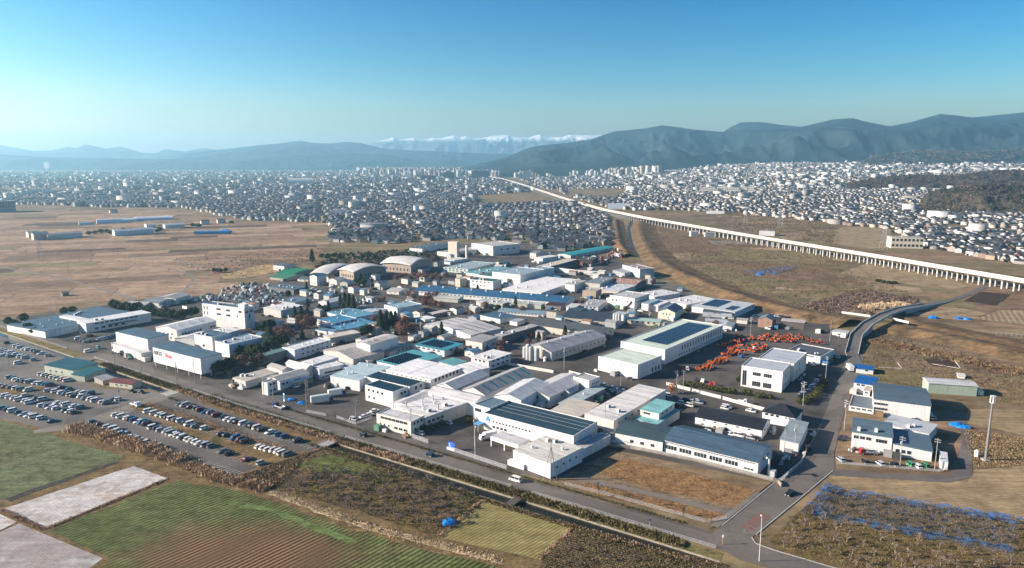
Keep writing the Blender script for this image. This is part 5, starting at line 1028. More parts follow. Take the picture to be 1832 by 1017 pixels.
B = bld('wide white gabled factory with dark roof slots', FC, 'n', (1282,222), (1705,342), (1990,265), 390, roof='gx', rc=(.55, .54, .53), rise=1.8, wc=WHT, wins=[('L', 6, 3.6, 1.9, 1.3, .45, .98), ('L', 3, 4.5, .8, .7, .3, .45)]); battens(B, (.25, .5, .75), 'y', (.1, .1, .11), .45, 'roof_slot')
bld('white works with dark blue flat roof behind the wide gabled factory', FC, 'k', (762,814), (988,852), (1168,820), 902, roof='slab', rc=(.06, .13, .2), wc=(.62, .62, .6))
bld('small flat-roofed white box right of the dark blue flat roof', 'annex', 'k', (1085,870), (1160,882), (1235,855), 925, roof='slab', rc=(.35, .42, .45), name='annex')
B = bld('very long works with bright blue roof and ten ridge vents', FC, 'k', (95,570), (1636,690), (1776,632), 738, roof='gy', rc=(.035, .125, .235), rise=1.6, period=1.3, wins=[('L', 26, 2.8, 2.2, .9, .3, .98)])
for i in range(10): ob('ridge_vent', ACU, ROOF[B[0].name], (B[1] * .5, B[2] * (.04 + i * .1), B[3] + 1.6))
bld('pale two-storey storage block against the long blue works', 'store', 'k', (775,660), (1010,700), (1040,668), 745, roof='slab', rc=(.5, .54, .52), wc=(.55, .56, .48), name='store_block')
bld('long pale storage shed in front of the long blue works', 'shed', 'k', (310,640), (560,655), (625,630), 690, roof='gy', rc=(.5, .52, .48), rise=.6, wc=(.5, .52, .44), name='shed')
bld('row of pale green storage units right of the storage block', 'store', 'k', (1050,680), (1400,710), (1440,690), 755, roof='slab', rc=(.5, .54, .48), wc=(.42, .45, .37), name='store_block')
bld('long low blue-grey roofed works in front of the blue works', FC, 'k', (978,765), (1425,808), (1445,775), 838, roof='gy', rc=(.20, .30, .36), rise=.8, wins=[('L', 12, 1.9, 2, .9, .05, .95)])
bld('maroon-roofed open shed at the end of the blue works', 'shed', 'k', (1450,705), (1600,720), (1630,690), 770, roof='slab', rc=(.07, .03, .035), wc=(.2, .18, .17), name='shed')
bld('pale green two-storey glass-fronted works at the school side', FC, 'k', (412,328), (662,352), (942,287), 398, roof='flat', rc=(.33, .42, .46), wc=(.50, .58, .52), wins=[('L', 6, 5.5, 3, 1.8, .05, .95), ('L', 6, 2.5, 3, 1.6, .05, .95), ('R', 2, 5, 1, 1, .4, .8)])
bld('teal flat-roofed link behind the pale green works', FC, 'k', (660,372), (770,400), (1080,335), h=5, roof='slab', rc=(.16, .36, .40))
bld('white three-storey block with dark green roof and tan stair tower', 'office', 'k', (655,458), (915,475), (1042,455), 560, roof='flat', rc=(.03, .12, .10), name='office', wins=[('L', 5, 6.5, 1.8, 1.4, .1, .95), ('L', 4, 3, 1.6, 1.2, .3, .9)])
bld('tan stair tower left of the white three-storey block', 'tower', 'k', (522,445), (582,450), (655,440), 532, roof='flat', rc=GRY, wc=(.5, .42, .34), name='stair_tower')
bld('long white works with green roof behind the three-storey block', FC, 'k', (752,410), (1058,445), (1412,375), 505, roof='flat', rc=(.05, .17, .12), wins=[('R', 7, 4.5, 2.2, 1.4, .1, .95)])
bld('white works with blue-grey roof panels behind the green-roofed works', FC, 'k', (925,372), (1192,408), (1412,350), h=10.5, roof='flat', rc=(.30, .40, .46), period=3)
bld('white end block right of the green-roofed works', FC, 'k', (1290,335), (1425,352), (1546,335), 440, roof='flat', rc=(.30, .40, .46), wins=[('R', 1, 6, 1, 1, .4, .6)])
bld('broad low works with bright white roof right of the blue works', FC, 'k', (1025,545), (1402,590), (1762,452), h=5.5, roof='slab', rc=(.8, .79, .77), dirt=.1, vents=((.2, .5), (.4, .5), (.6, .5), (.8, .5)), wins=[('L', 10, 3, 2, 1, .1, .95)])
bld('small two-storey block with brownish roof at the bright white roof', 'office', 'k', (1405,545), (1512,562), (1655,515), 602, roof='slab', rc=(.42, .32, .27), wc=WHT, name='office', wins=[('R', 4, 4, 1.4, 1.2, .1, .95)])
bld('grey-roofed white shed behind the brownish-roofed block', 'shed', 'k', (1660,490), (1740,505), (1830,462), h=8, roof='slab', rc=(.45, .43, .42), name='shed')
# --- behind the mint building
bld('big pale blue-roofed beige hall near the river', 'hall', 'l', (490,540), (828,575), (1012,512), 625, roof='slab', rc=(.60, .63, .64), wc=(.5, .45, .38), name='hall')
bld('grey hall with a rust-streaked gable roof by the river road', 'hall', 'l', (745,480), (1010,505), (1110,465), 560, roof='gy', rc=(.4, .35, .33), rise=2, wc=(.13, .15, .17), name='hall', rm=rust_mat())
bld('dark grey flat-roofed shed left of the rust-streaked roof', 'shed', 'l', (495,480), (640,495), (775,435), h=8, roof='slab', rc=(.22, .25, .28), wc=(.45, .42, .36), name='shed')
B = bld('white two-storey works with dark red outside staircase', FC, 'l', (720,618), (990,645), (1178,602), 762, roof='flat', rc=(.5, .5, .5), wins=[('L', 2, 6, 1.6, 1.4, .65, .95), ('L', 2, 6, 1.4, 1.4, .08, .35), ('R', 7, 5.8, 1.2, 1.2, .1, .95)], vents=((.3, .5), (.7, .5)))
root, lx, ly, h, _ = B; b = MB(); b.prism([(0, h * .62), (0, h * .62 + 1.0), (5.2, 1.0), (5.2, 0)], -.9, -.05, 'x'); ob('outside_stair', fixn(b.mesh('outside_stair', plain('stair_red', (.16, .05, .045)))), root, (0, ly * .12, 0))
bld('grey-roofed white works right of the long blue roof', FC, 'l', (440,718), (622,730), (722,665), 782, roof='slab', rc=(.40, .40, .42), wins=[('L', 4, 3.2, 1.6, 1.1, .1, .95)])
bld('small white block left of the grey-roofed white works', 'office', 'l', (302,725), (390,735), (440,700), 790, roof='slab', rc=(.6, .6, .6), name='office', wins=[('L', 2, 4.4, 1.2, 1.2, .2, .8)])
bld('tan brick block with water tank beside the beige hall', 'office', 'l', (470,560), (600,575), (640,545), 650, roof='flat', rc=BEI, wc=(.36, .29, .22), name='office')
bld('pink-white small works right of the staircase works', FC, 'l', (1132,700), (1228,718), (1332,668), 782, roof='slab', rc=(.74, .74, .74))
bld('blue-grey roofed low works behind the pink-white one', FC, 'l', (1065,690), (1130,700), (1240,655), h=6.5, roof='slab', rc=(.32, .44, .5))
bld('white-roofed works behind the staircase works', FC, 'l', (1062,585), (1192,630), (1398,578), 672, roof='slab', rc=(.66, .66, .66), wins=[('R', 6, 3.4, 1.4, 1.1, .1, .95)])
bld('white flat-roofed works near the river road', FC, 'l', (1365,652), (1512,708), (1718,632), 752, roof='slab', rc=(.72, .71, .7), wins=[('R', 3, 3, 1.6, 1.2, .3, .95)])
bld('cream house with blue-grey gabled roof', 'house', 'l', (1225,775), (1400,790), (1490,735), 868, roof='gx', rc=(.10, .14, .20), rise=2.6, wc=(.66, .62, .5), name='house', wins=[('L', 3, 4.2, 1, 1.4, .2, .8), ('L', 2, 1.8, 1, 1, .1, .5)])
bld('single-storey cream office with mint roof by the solar factory', 'office', 'l', (920,860), (1248,885), (1256,855), 930, roof='slab', rc=(.40, .54, .50), wc=(.6, .52, .4), name='office', wins=[('L', 5, 2.4, 1.6, 1.5, .1, .95)])
bld('silver small works with tanks at its front', FC, 'l', (780,795), (880,808), (938,788), 905, roof='slab', rc=(.45, .5, .53), wc=(.5, .52, .54), wins=[('L', 2, 4.4, 1.4, 1, .2, .9)])
bld('cream factory with dark roof edge facing the very long dark hall', FC, 'l', (262,850), (770,890), (790, 800), 925, roof='mono', rc=(.05, .07, .085), rise=2.2, wc=(.58, .54, .46), wins=[('L', 5, 3.6, 1.8, 1.2, .05, .9)])
bld('dark gabled annex at the left end of the cream factory', 'annex', 'l', (335,775), (430,790), (500,745), 840, roof='gy', rc=(.04, .08, .11), rise=1.4, name='annex', wc=(.55, .52, .45))
B = bld('wide pale works whose grey roof carries dark solar rows by the river', FC, 'm', (435,225), (800,268), (992,202), 318, roof='slab', rc=(.52, .56, .58), wins=[('R', 4, 3.4, 1.6, 1.4, .4, .95)]); solar(B, .2, .9, .5, .9, 8, 6, .2, .3); solar(B, .1, .5, .1, .3, 4, 2, .2, .3)
bld('blue-grey clad block in front of the river solar roof', FC, 'm', (538,262), (778,278), (795,250), 322, roof='slab', rc=(.09, .11, .13), wc=(.38, .42, .46), wins=[('L', 2, 4, 1.8, 1.1, .35, .65)])
bld('pale low sheds under the blue-grey clad block', 'shed', 'm', (560,345), (735,352), (745,332), 385, roof='gy', rc=(.42, .46, .48), rise=.5, name='shed', wc=(.45, .47, .48)); bld('grey-blue lean-to right of the pale low sheds', 'shed', 'm', (665,380), (775,392), (800,360), 425, roof='gx', rc=(.4, .44, .46), rise=.9, name='shed')
bld('brown brick house with slate gable roof by the river', 'house', 'm', (990,325), (1108,338), (1145,315), 405, roof='gx', rc=(.16, .22, .27), rise=2.0, wc=(.28, .17, .12), name='house', wins=[('L', 2, 4, 1.4, 1, .1, .9)])
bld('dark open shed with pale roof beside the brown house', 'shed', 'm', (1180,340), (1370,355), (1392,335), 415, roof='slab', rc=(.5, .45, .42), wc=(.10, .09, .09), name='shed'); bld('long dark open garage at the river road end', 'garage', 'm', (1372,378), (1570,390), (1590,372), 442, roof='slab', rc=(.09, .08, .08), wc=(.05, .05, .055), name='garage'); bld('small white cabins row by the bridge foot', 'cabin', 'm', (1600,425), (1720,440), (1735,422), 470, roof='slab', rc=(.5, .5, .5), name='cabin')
# --- scrap yard, teal hall, school and gym
bld('long teal-roofed hall by the river', 'hall', 'l', (215,198), (345,212), (776,132), 242, roof='gx', rc=(.03, .32, .34), rise=1.2, wc=(.5, .5, .48), name='hall', wins=[('R', 6, 3.4, 2, 1.2, .1, .9)])
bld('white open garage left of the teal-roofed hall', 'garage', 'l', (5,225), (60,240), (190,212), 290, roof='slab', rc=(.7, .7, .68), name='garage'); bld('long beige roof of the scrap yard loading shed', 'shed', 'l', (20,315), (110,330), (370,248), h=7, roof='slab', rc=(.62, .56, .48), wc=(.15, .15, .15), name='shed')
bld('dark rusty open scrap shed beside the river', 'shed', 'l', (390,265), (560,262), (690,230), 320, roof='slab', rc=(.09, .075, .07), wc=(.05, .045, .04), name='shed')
bld('grey recycling plant block with brownish roof by the river bank', FC, 'l', (930,300), (1045,350), (1150,330), 440, roof='flat', rc=(.36, .28, .25), wc=(.38, .42, .44)); bld('grey sorting shed left of the recycling plant block', 'shed', 'l', (780,370), (890,390), (990,370), 430, roof='mono', rc=(.4, .42, .44), rise=1, wc=(.3, .33, .35), name='shed')
bw = poly_ribbon('yard_wall', [G(*V('l', p)) for p in ((190,375),(400,400),(620,415))], .4, 0, plain('pale_panel', (.6, .58, .56)), h=4.6); del bw['kind']; bw['label'] = 'pale panel wall fencing the scrap yard by the river'; bw['category'] = 'wall'
bld('long cream school block with red-brown end', 'school', 'k', (380,165), (485,185), (790,135), 228, roof='flat', rc=GRY, wc=(.6, .54, .46), name='school', wins=[('R', 8, 6, 2.6, 1.4, .1, .95), ('R', 8, 2.8, 2.6, 1.4, .1, .95)]); bld('cream square tower standing on the school', 'school', 'k', (458,70), (550,75), (578,70), 235, roof='flat', rc=GRY, wc=(.6, .54, .45), name='school_tower')
bld('white three-storey school gym block right of the cream school', 'school', 'k', (760,80), (915,118), (1135,85), 215, roof='flat', rc=(.5, .47, .43), wc=(.66, .64, .6), name='school', wins=[('L', 2, 8, 1.2, 1.2, .2, .5), ('R', 3, 7, 4, 2, .2, .9)])
bld('wide low dark roof left behind the cream school', 'school', 'k', (80,130), (200,140), (450,85), h=6, roof='slab', rc=(.08, .13, .16), name='school'); bld('long low white block in front of the cream school', 'school', 'k', (420,250), (520,262), (660,240), 290, roof='slab', rc=(.66, .64, .6), name='school')
P = G(*V('k', (650, 265))); b = MB(); b.tube((0, 0, 0), (0, 0, 19), 1.5, 1.4, 12); thing('school_chimney', 'plain white round chimney before the cream school', 'chimney', P, me=b.mesh('school_chimney', plain('chimney_white', (.62, .58, .52))))
bld('brown and green terraced building at the sports ground', 'building', 'j', (60,420), (190,445), (330,400), 470, roof='gy', rc=(.05, .2, .12), rise=2, wc=(.4, .36, .3), name='clubhouse'); bld('green netted batting roof behind the clubhouse', 'building', 'j', (90,385), (250,400), (440,350), 440, roof='gy', rc=(.02, .22, .10), rise=1.5, wc=(.2, .25, .2), name='clubhouse')
def gym(label, k, L, N, R_, base, rise, wc=(.34, .28, .23)):
    l, n_, r = V(k, L), V(k, N), V(k, R_); h = solve_h(n_[0], n_[1], V(k, (0, base))[1]); PN, PL, PR = G(*n_, h), G(*l, h), G(*r, h)
    yaw = math.atan2(PR.y - PN.y, PR.x - PN.x); lx = (PR - PN).length; v_ = Vector((-math.sin(yaw), math.cos(yaw), 0)); ly = abs((PL - PN).dot(v_))
    root = thing('gymnasium', label, 'gymnasium', (PN.x, PN.y, 0), yaw); b = MB(); n = 12
    prof = lambda u: h - 1.6 + rise * (1 - (2 * u - 1) ** 2)
    poly = [(0, 0), (lx, 0)] + [(lx * (1 - i / n), prof(1 - i / n)) for i in range(n + 1)]; b.prism(poly, 0, ly, 'y'); ob('wall', fixn(b.mesh('wall', wall_mat(wc))), root)
    b = MB(); m_ = 14
    for j in range(m_ + 1):
        for i in range(n + 1):
            u, v = i / n, j / m_; x_ = -1.5 + (lx + 3) * u; y_ = -2 + (ly + 4) * v
            b.v.append((x_, y_, prof(min(1, max(0, x_ / lx))) + .15 + rise * .35 * (1 - (2 * v - 1) ** 2)))
    for j in range(m_):
        for i in range(n): a = j * (n + 1) + i; b.f.append((a, a + 1, a + n + 2, a + n + 1)); b.m.append(0)
    me = b.mesh('roof', roof_mat((.62, .60, .58), 0, 1.2)); me.polygons.foreach_set('use_smooth', [True] * len(me.polygons)); o = ob('roof', me, root); md = o.modifiers.new('thick', 'SOLIDIFY'); md.thickness = .5
    wins_on(root, lx, ly, h, [('L', 7, h * .35, 1.6, 3.0, .05, .9), ('R', 7, h * .4, 1.4, 2.2, .2, .85)]); return root
gym('middle sports hall with a swelling white roof and tan walls', 'j', (680,345), (862,365), (1190,320), 462, 3.8)
gym('left sports hall with a sweeping white roof half hidden by the middle one', 'j', (455,375), (600,385), (860,300), 425, 4.0)
gym('right sports hall with the tallest swelling white roof', 'j', (1180,270), (1440,300), (1650,255), 395, 4.8)
# ================================================================== VEHICLES
TYRE = plain('tyre_rubber', (.015, .015, .016), .9)
CARC = {'white': (.78, .78, .77), 'silver': (.42, .44, .46), 'black': (.012, .013, .016), 'navy': (.015, .03, .07), 'grey': (.14, .15, .16), 'red': (.30, .02, .025), 'teal': (.03, .17, .22), 'pearl': (.66, .65, .6), 'maroon': (.10, .015, .03), 'blue': (.02, .08, .24), 'green': (.05, .30, .12)}
CM = {k: gloss('car_paint_' + k, c, .3, .0, .5) for k, c in CARC.items()}
CGL = gloss('car_glass', (.015, .02, .025), .08)
def loft(secs, m=0):                              # sections along x: (x, half width bottom, half width top, z bottom, z top)
    b = MB()
    for x, w0, w1, z0, z1 in secs: b.v += [(x, -w0, z0), (x, w0, z0), (x, w1, z1), (x, -w1, z1)]
    n = len(secs)
    for i in range(n - 1):
        o = i * 4; b.f += [(o, o + 1, o + 5, o + 4), (o + 1, o + 2, o + 6, o + 5), (o + 2, o + 3, o + 7, o + 6), (o + 3, o, o + 4, o + 7)]
    b.f += [(3, 2, 1, 0), tuple(range(n * 4 - 4, n * 4))]; b.m = [m] * len(b.f); return b
def join(*bs):
    r = MB()
    for b in bs: r.add(b.v, b.f)
    return r
WHL = MB(); WHL.tube((0, -.11, 0), (0, .11, 0), .32, .32, 12, 0); WHL.tube((0, -.125, 0), (0, .125, 0), .19, .19, 10, 1); WHL = WHL.mesh('wheel', [TYRE, GALV])
HL = MB(); HL.box(-.05, .05, -.2, .2, -.08, .08); HL = HL.mesh('headlight', gloss('lamp_lens', (.7, .72, .74), .15))
def car_type(L_, w, h_, hood, trunk, rake):
    w /= 2; zb = h_ * .56; l2 = L_ / 2
    body = loft([(-l2, w * .86, w * .80, .32, zb * .92), (-l2 + .12, w, w * .96, .24, zb), (l2 - hood - rake, w, w * .97, .22, zb), (l2 - hood, w, w * .95, .22, zb * .98), (l2 - .25, w * .97, w * .86, .24, zb * .82), (l2, w * .80, w * .72, .32, zb * .66)])
    x0, x1 = -l2 + trunk, l2 - hood
    roof = loft([(x0 + rake * .45, w * .80, w * .72, h_ - .11, h_ - .03), (x0 + rake * .8, w * .83, w * .74, h_ - .09, h_), (x1 - rake * 1.15, w * .83, w * .74, h_ - .09, h_), (x1 - rake * .95, w * .80, w * .7, h_ - .12, h_ - .04)])
    glass = loft([(x0, w * .9, w * .80, zb - .04, zb), (x0 + rake * .45, w * .95, w * .79, zb - .03, h_ - .09), (x1 - rake, w * .95, w * .79, zb - .03, h_ - .09), (x1 + .05, w * .9, w * .82, zb - .05, zb - .02)])
    pil = MB()
    for xs in (x0 + rake * .5, (x0 + x1) / 2, ): 
        for s_ in (-1, 1): pil.add([(xs, s_ * w * .955, zb), (xs + .12, s_ * w * .955, zb), (xs + .12, s_ * w * .80, h_ - .08), (xs, s_ * w * .80, h_ - .08)], [(0, 1, 2, 3)])
    return dict(body=fixn(join(body, roof, pil).mesh('car_body', CM['white'])), glass=fixn(glass.mesh('car_windows', CGL)), wh=[(-l2 + .75, -w + .08), (-l2 + .75, w - .08), (l2 - .85, -w + .08), (l2 - .85, w - .08)], hl=[(l2 - .03, -w * .55, zb * .62), (l2 - .03, w * .55, zb * .62)])
CT = {'hatchback': car_type(3.9, 1.7, 1.52, .75, .12, .55), 'saloon': car_type(4.6, 1.76, 1.42, 1.15, .75, .75), 'minivan': car_type(4.6, 1.74, 1.86, .62, .06, .6), 'small van': car_type(3.4, 1.5, 1.75, .38, .05, .35)}
def car(kind, colour, P, rz, label, group=None, lights=False, sc=1.07):
    t = CT[kind]; o = thing('parked_car' if group else 'car', label, 'car', (P.x, P.y, P.z), rz, group, t['body']); o.scale = (sc, sc, sc); slot(o, CM[colour])
    ob('windows', t['glass'], o)
    for x, y in t['wh']: ob('wheel', WHL, o, (x, y, .32))
    if lights:
        for p in t['hl']: ob('headlight', HL, o, p)
    return o
STALL = R(52.0)
KP = ['hatchback', 'saloon', 'minivan', 'small van']; CP = ['white', 'silver', 'black', 'navy', 'grey', 'red', 'teal', 'pearl', 'maroon', 'blue']
CWT = [34, 13, 17, 7, 9, 2.5, 2, 9, 2.5, 2]
def car_row(k, pts, place, rz=STALL, z=.06, group=None):
    pts = sorted(pts)
    for i, p in enumerate(pts):
        kd = random.choices(KP, (30, 18, 32, 20))[0]; cl = random.choices(CP, CWT)[0]
        P = G(*V(k, p), .8); P.z = z
        car(kd, cl, P, rz + random.gauss(0, .02) + (math.pi if random.random() < .3 else 0), '%s %s, %s from left in %s' % (cl, kd, ordw(i), place), group or 'cars parked in ' + place)
car_row('p', [(705,185),(742,193),(785,207),(835,222),(868,231),(905,245),(938,253),(990,272),(1050,290),(1082,300),(1112,313),(1147,322),(1203,335),(1235,344),(1265,355),(1310,368),(1340,385),(1408,402),(1470,423),(1520,440),(1625,470)], 'the car park row nearest the main road')
car_row('p', [(460,240),(510,255),(545,268),(580,278),(613,289),(645,297),(675,306),(706,314),(742,329),(777,340),(825,358),(895,375)], 'the second near row, left half')
car_row('p', [(1025,420),(1070,427),(1135,450),(1175,465),(1213,478),(1325,517),(1360,527),(1395,538),(1430,547),(1467,557),(1505,567),(1545,577)], 'the second near row, right half')
car_row('p', [(205,268),(252,281),(298,293),(326,302),(354,312),(385,320),(412,329),(440,338),(495,365),(525,374),(555,386),(608,398),(635,409),(662,419),(690,428),(717,438),(745,448),(772,457),(800,466),(832,476),(862,488),(912,503),(947,513)], 'the third near car park row')
car_row('p', [(1040,550),(1090,570),(1230,612),(1335,645)], 'the sparse end of the third near row')
car_row('p', [(25,325),(68,343),(135,366),(173,381),(213,398),(250,410),(293,427),(324,440),(370,457),(408,469),(440,485),(475,498),(540,517)], 'the car park row beside the dry reeds')
car_row('o', [(65,125),(130,150),(160,156),(187,164),(214,171),(241,178),(268,186),(320,200),(360,215),(395,223),(460,245)], 'the farthest left car park row')
car_row('o', [(8,190),(40,205),(70,216),(110,217),(150,230),(200,255),(245,264),(318,285)], 'the far left car park second row')
car_row('o', [(30,240),(92,250),(175,315)], 'the far left car park loose row')
car_row('o', [(390,425),(422,433),(470,441),(508,450),(545,458),(580,466),(612,475),(647,482)], 'the row below the green workshop')
car_row('o', [(85,455),(122,463),(153,473),(185,480),(217,485),(248,491),(280,494),(312,500),(350,506),(388,513),(430,517),(475,525)], 'the second row below the cross road')
car_row('o', [(8,530),(50,540),(100,549),(150,560),(200,568),(270,574)], 'the third row at the left edge')
car_row('o', [(595,548),(655,568),(755,590),(802,600),(860,610)], 'the back line of the left car park')
car_row('o', [(460,577),(525,588),(590,598),(632,612),(668,622),(705,630),(770,640),(820,652),(860,664),(915,674),(950,682),(982,690),(1015,697)], 'the long front line of the left car park')
car_row('o', [(5,625),(42,632),(88,643),(132,654),(185,666),(240,682),(285,693)], 'the fourth row at the left edge'); car_row('o', [(240,625),(350,652),(410,664),(1095,660),(1132,666)], 'the loose spaces of the left car park')
car_row('o', [(20,745),(75,760),(125,771),(180,787),(228,803),(280,816),(330,827),(390,845),(500,870)], 'the front row beside the green field')
car_row('o', [(400,720),(446,730),(485,738),(540,748),(620,775),(665,780),(705,788)], 'the row behind the front row, lower line'); car_row('o', [(560,695),(605,705),(640,712),(712,726),(770,742)], 'the row behind the front row, upper line')
for (x, y), nm in (((1265,600), 'left'), ((1355,607), 'right')): P = G(*V('o', (x, y))); P.z = .06; car('saloon', 'black', P, YAW, '%s of two black saloons parked below the red-roofed shed' % nm)
car_row('o', [(740,82),(790,100),(825,112),(862,102),(900,104),(950,90),(992,84),(1034,74),(1082,60),(860,56)], 'the lot of the long white works', R(50))
car_row('i', [(790,588),(825,596),(862,604),(900,614),(940,626),(980,638),(905,655),(945,668)], 'the lot before the mint front block', R(55))
car_row('e', [(690,210),(722,185),(760,165),(790,205),(800,170),(850,165),(870,180)], 'the shaded lot beside the teal roof', R(150))
car_row('e', [(880,390),(940,400),(1000,412),(1130,438),(1200,450),(1300,470),(1340,478)], 'the strip behind the long blue factory', YAW)
car_row('h', [(1515,710),(1545,690),(1575,665),(1600,650),(1640,605),(1660,590),(1690,545),(1715,500)], 'the line below the cream office', R(10))
car_row('m', [(1150,300),(1180,305),(1210,312),(1240,318),(970,298)], 'the river road lot', R(-10))
car_row('n', [(1130,315),(1180,305),(1245,290)], 'the lot before the wide gabled factory', R(40))
for (x, y), cl, kd in (((110,845), 'silver', 'hatchback'), ((310,862), 'black', 'hatchback'), ((437,877), 'silver', 'hatchback'), ((555,882), 'black', 'saloon'), ((685,888), 'green', 'small van'), ((742,899), 'white', 'hatchback'), ((808,899), 'green', 'small van')):
    P = G(*V('g', (x, y)), .5); P.z = .1; car(kd, cl, P, R(98), '%s %s nose-in at the yard fence%s' % (cl, kd, {110: ', leftmost', 437: ', third from left', 310: ', second from left', 555: ', fourth from left', 685: ', fifth from left', 742: ', between two green vans', 808: ', rightmost'}[x]))
for (x, y), cl in (((140,668), 'maroon'), ((132,686), 'black')): P = G(*V('g', (x, y))); P.z = .1; car('saloon', cl, P, R(10), '%s saloon by the white yard office steps' % cl)
for (x, y), cl, kd in (((1100,232), 'white', 'minivan'), ((1085,240), 'white', 'hatchback'), ((1298,262), 'white', 'saloon'), ((620,135), 'white', 'small van')): P = G(*V('e', (x, y))); P.z = .06; car(kd, cl, P, YAW, 'white %s standing %s' % (kd, {1100: 'behind the black-roofed storehouse', 1085: 'in front of the white minivan behind the storehouse', 1298: 'left of the black hipped house', 620: 'alone behind the long white shed'}[x]))
for (x, y), i in (((1478,840), 0), ((1600,810), 1), ((1655,790), 2), ((1720,745), 3)): P = G(*V('b', (x, y))); P.z = .06; car('saloon' if i else 'hatchback', 'white', P, R(40) if i else YAW, 'white car, %s from left before the truck yard office' % ordw(i))
# on the roads
for (px, py), kd, cl, rz, lab in (((649,779), 'hatchback', 'black', YAW + math.pi, 'black hatchback driving left on the main road by the cream office'), ((768,814), 'hatchback', 'navy', YAW + math.pi, 'dark blue hatchback driving on the main road before the yard gate'), ((922,859), 'minivan', 'white', YAW + math.pi, 'white minivan driving on the main road past the canal'), ((1413,883), 'saloon', 'black', math.atan2(XD.y, XD.x) + math.pi, 'black saloon driving down the cross road'), ((158,629), 'minivan', 'white', R(60), 'white van turning at the far left junction'), ((176,623), 'small van', 'teal', YAW, 'pale blue-green van waiting at the far left junction')):
    P = G(px, py, .5); P.z = .1; car(kd, cl, P, rz, lab, lights=True, sc=1.12)
# trucks
def truck(label, P, rz, cab, box=None, bed=None, L_=8.0, h_=3.1, name='truck', load=None):
    o = thing(name, label, 'truck', (P.x, P.y, .08), rz)
    b = loft([(L_ / 2 - 1.9, 1.1, 1.08, .5, 2.5), (L_ / 2 - .5, 1.1, 1.06, .45, 2.5), (L_ / 2 - .05, 1.08, 1.02, .45, 1.4), (L_ / 2, 1.0, .98, .5, 1.1)]); ob('cab', fixn(b.mesh('cab', CM[cab])), o)
    b = MB(); b.add([(L_ / 2 - .48, -.95, 2.35), (L_ / 2 - .48, .95, 2.35), (L_ / 2 - .06, .95, 1.45), (L_ / 2 - .06, -.95, 1.45)], [(0, 3, 2, 1)]); b.box(L_ / 2 - 1.6, L_ / 2 - .6, -1.12, 1.12, 1.5, 2.25); ob('windscreen', b.mesh('windscreen', CGL), o)
    b = MB(); b.box(-L_ / 2, L_ / 2 - 1.95, -.5, .5, .6, .85); ob('chassis', b.mesh('chassis', DARK), o)
    if box: b = MB(); b.box(-L_ / 2, L_ / 2 - 2.05, -1.15, 1.15, .86, h_); ob('box_body', b.mesh('box_body', CM[box]), o)
    if bed:
        b = MB(); b.box(-L_ / 2, L_ / 2 - 2.05, -1.1, 1.1, .86, 1.0); b.box(-L_ / 2, L_ / 2 - 2.05, -1.1, -1.02, 1.0, 1.45); b.box(-L_ / 2, L_ / 2 - 2.05, 1.02, 1.1, 1.0, 1.45); b.box(-L_ / 2, -L_ / 2 + .08, -1.02, 1.02, 1.0, 1.45); ob('cargo_bed', b.mesh('cargo_bed', CM[bed]), o)
        if load: b = MB(); b.box(L_ / 2 - 3.2, L_ / 2 - 2.2, -1.0, 1.0, 1.0, 2.6); ob('headboard', b.mesh('headboard', CM[load]), o)
    for x in (-L_ / 2 + 1.2, -L_ / 2 + 2.3, L_ / 2 - 1.1):
        for s_ in (-1, 1): w_ = ob('wheel', WHL, o, (x, s_ * .92, .48)); w_.scale = (1.5, 1.9, 1.5)
    return o
truck('blue flatbed truck with dark red headboard driving on the main road', G(*V('b', (625,705))), YAW + math.pi, 'blue', bed='silver', load='maroon')
truck('big white box trailer truck parked on the truck yard, nearer one', G(*V('b', (1120,640))), R(28), 'blue', box='pearl', L_=11, h_=4.1); truck('white box truck parked behind the nearer trailer', G(*V('b', (1290,560))), R(30), 'blue', box='white', L_=9, h_=3.6)
truck('orange cab truck with open silver cargo box at the yard office', G(*V('g', (345,800))), R(176), 'red', bed='silver', L_=8, load='silver'); truck('white box truck going up the shaded cross road', G(*V('g', (183,105))), R(80), 'white', box='white', L_=9, h_=3.6)
truck('white flatbed parked at the near car park entrance', G(*V('p', (360,205))), YAW, 'white', bed='white', L_=6.5); truck('small white truck behind the black-roofed storehouse by the white wall', G(*V('e', (1225,195))), YAW, 'white', bed='white', L_=5.5); truck('white lorry beside the loading canopy of the navy works', G(*V('d', (270,640))), R(210), 'white', box='white', L_=8, h_=3.2); truck('white truck with red stripe left of the orange excavators', G(*V('h', (265,440))), R(-15), 'white', bed='red', L_=5.5)
# excavators
ORANGE = gloss('excavator_orange', (.50, .10, .018), .45); EX = {}
b = MB()
for s_ in (-1, 1): b.prism([(-1.5, .3), (-1.2, 0), (1.2, 0), (1.5, .3), (1.2, .75), (-1.2, .75)], s_ * 1.0 - .27, s_ * 1.0 + .27, 'y')
EX['crawler_track'] = (fixn(b.mesh('crawler_track', DARK)), (0, 0, 0))
b = MB(); b.box(-1.6, .9, -1.15, 1.15, .85, 1.6); b.prism([(-1.9, .95), (-1.6, .9), (-1.6, 1.9), (-1.9, 1.7)], -1.1, 1.1, 'y'); EX['upper_body'] = (fixn(b.mesh('upper_body', ORANGE)), (0, 0, 0))
b = MB(); b.box(0, 1.1, .25, 1.1, 1.6, 2.75); EX['cab'] = (b.mesh('cab', CGL), (0, 0, 0))
b = MB(); b.prism([(.6, 1.3), (2.2, 3.6), (4.2, 3.5), (4.2, 3.2), (2.4, 3.15), (1.1, 1.2)], -.45, -.1, 'y'); EX['boom'] = (fixn(b.mesh('boom', ORANGE)), (0, 0, 0))
b = MB(); b.prism([(3.9, 3.6), (4.3, 3.5), (3.6, .9), (3.3, .95)], -.4, -.15, 'y'); EX['arm'] = (fixn(b.mesh('arm', ORANGE)), (0, 0, 0))
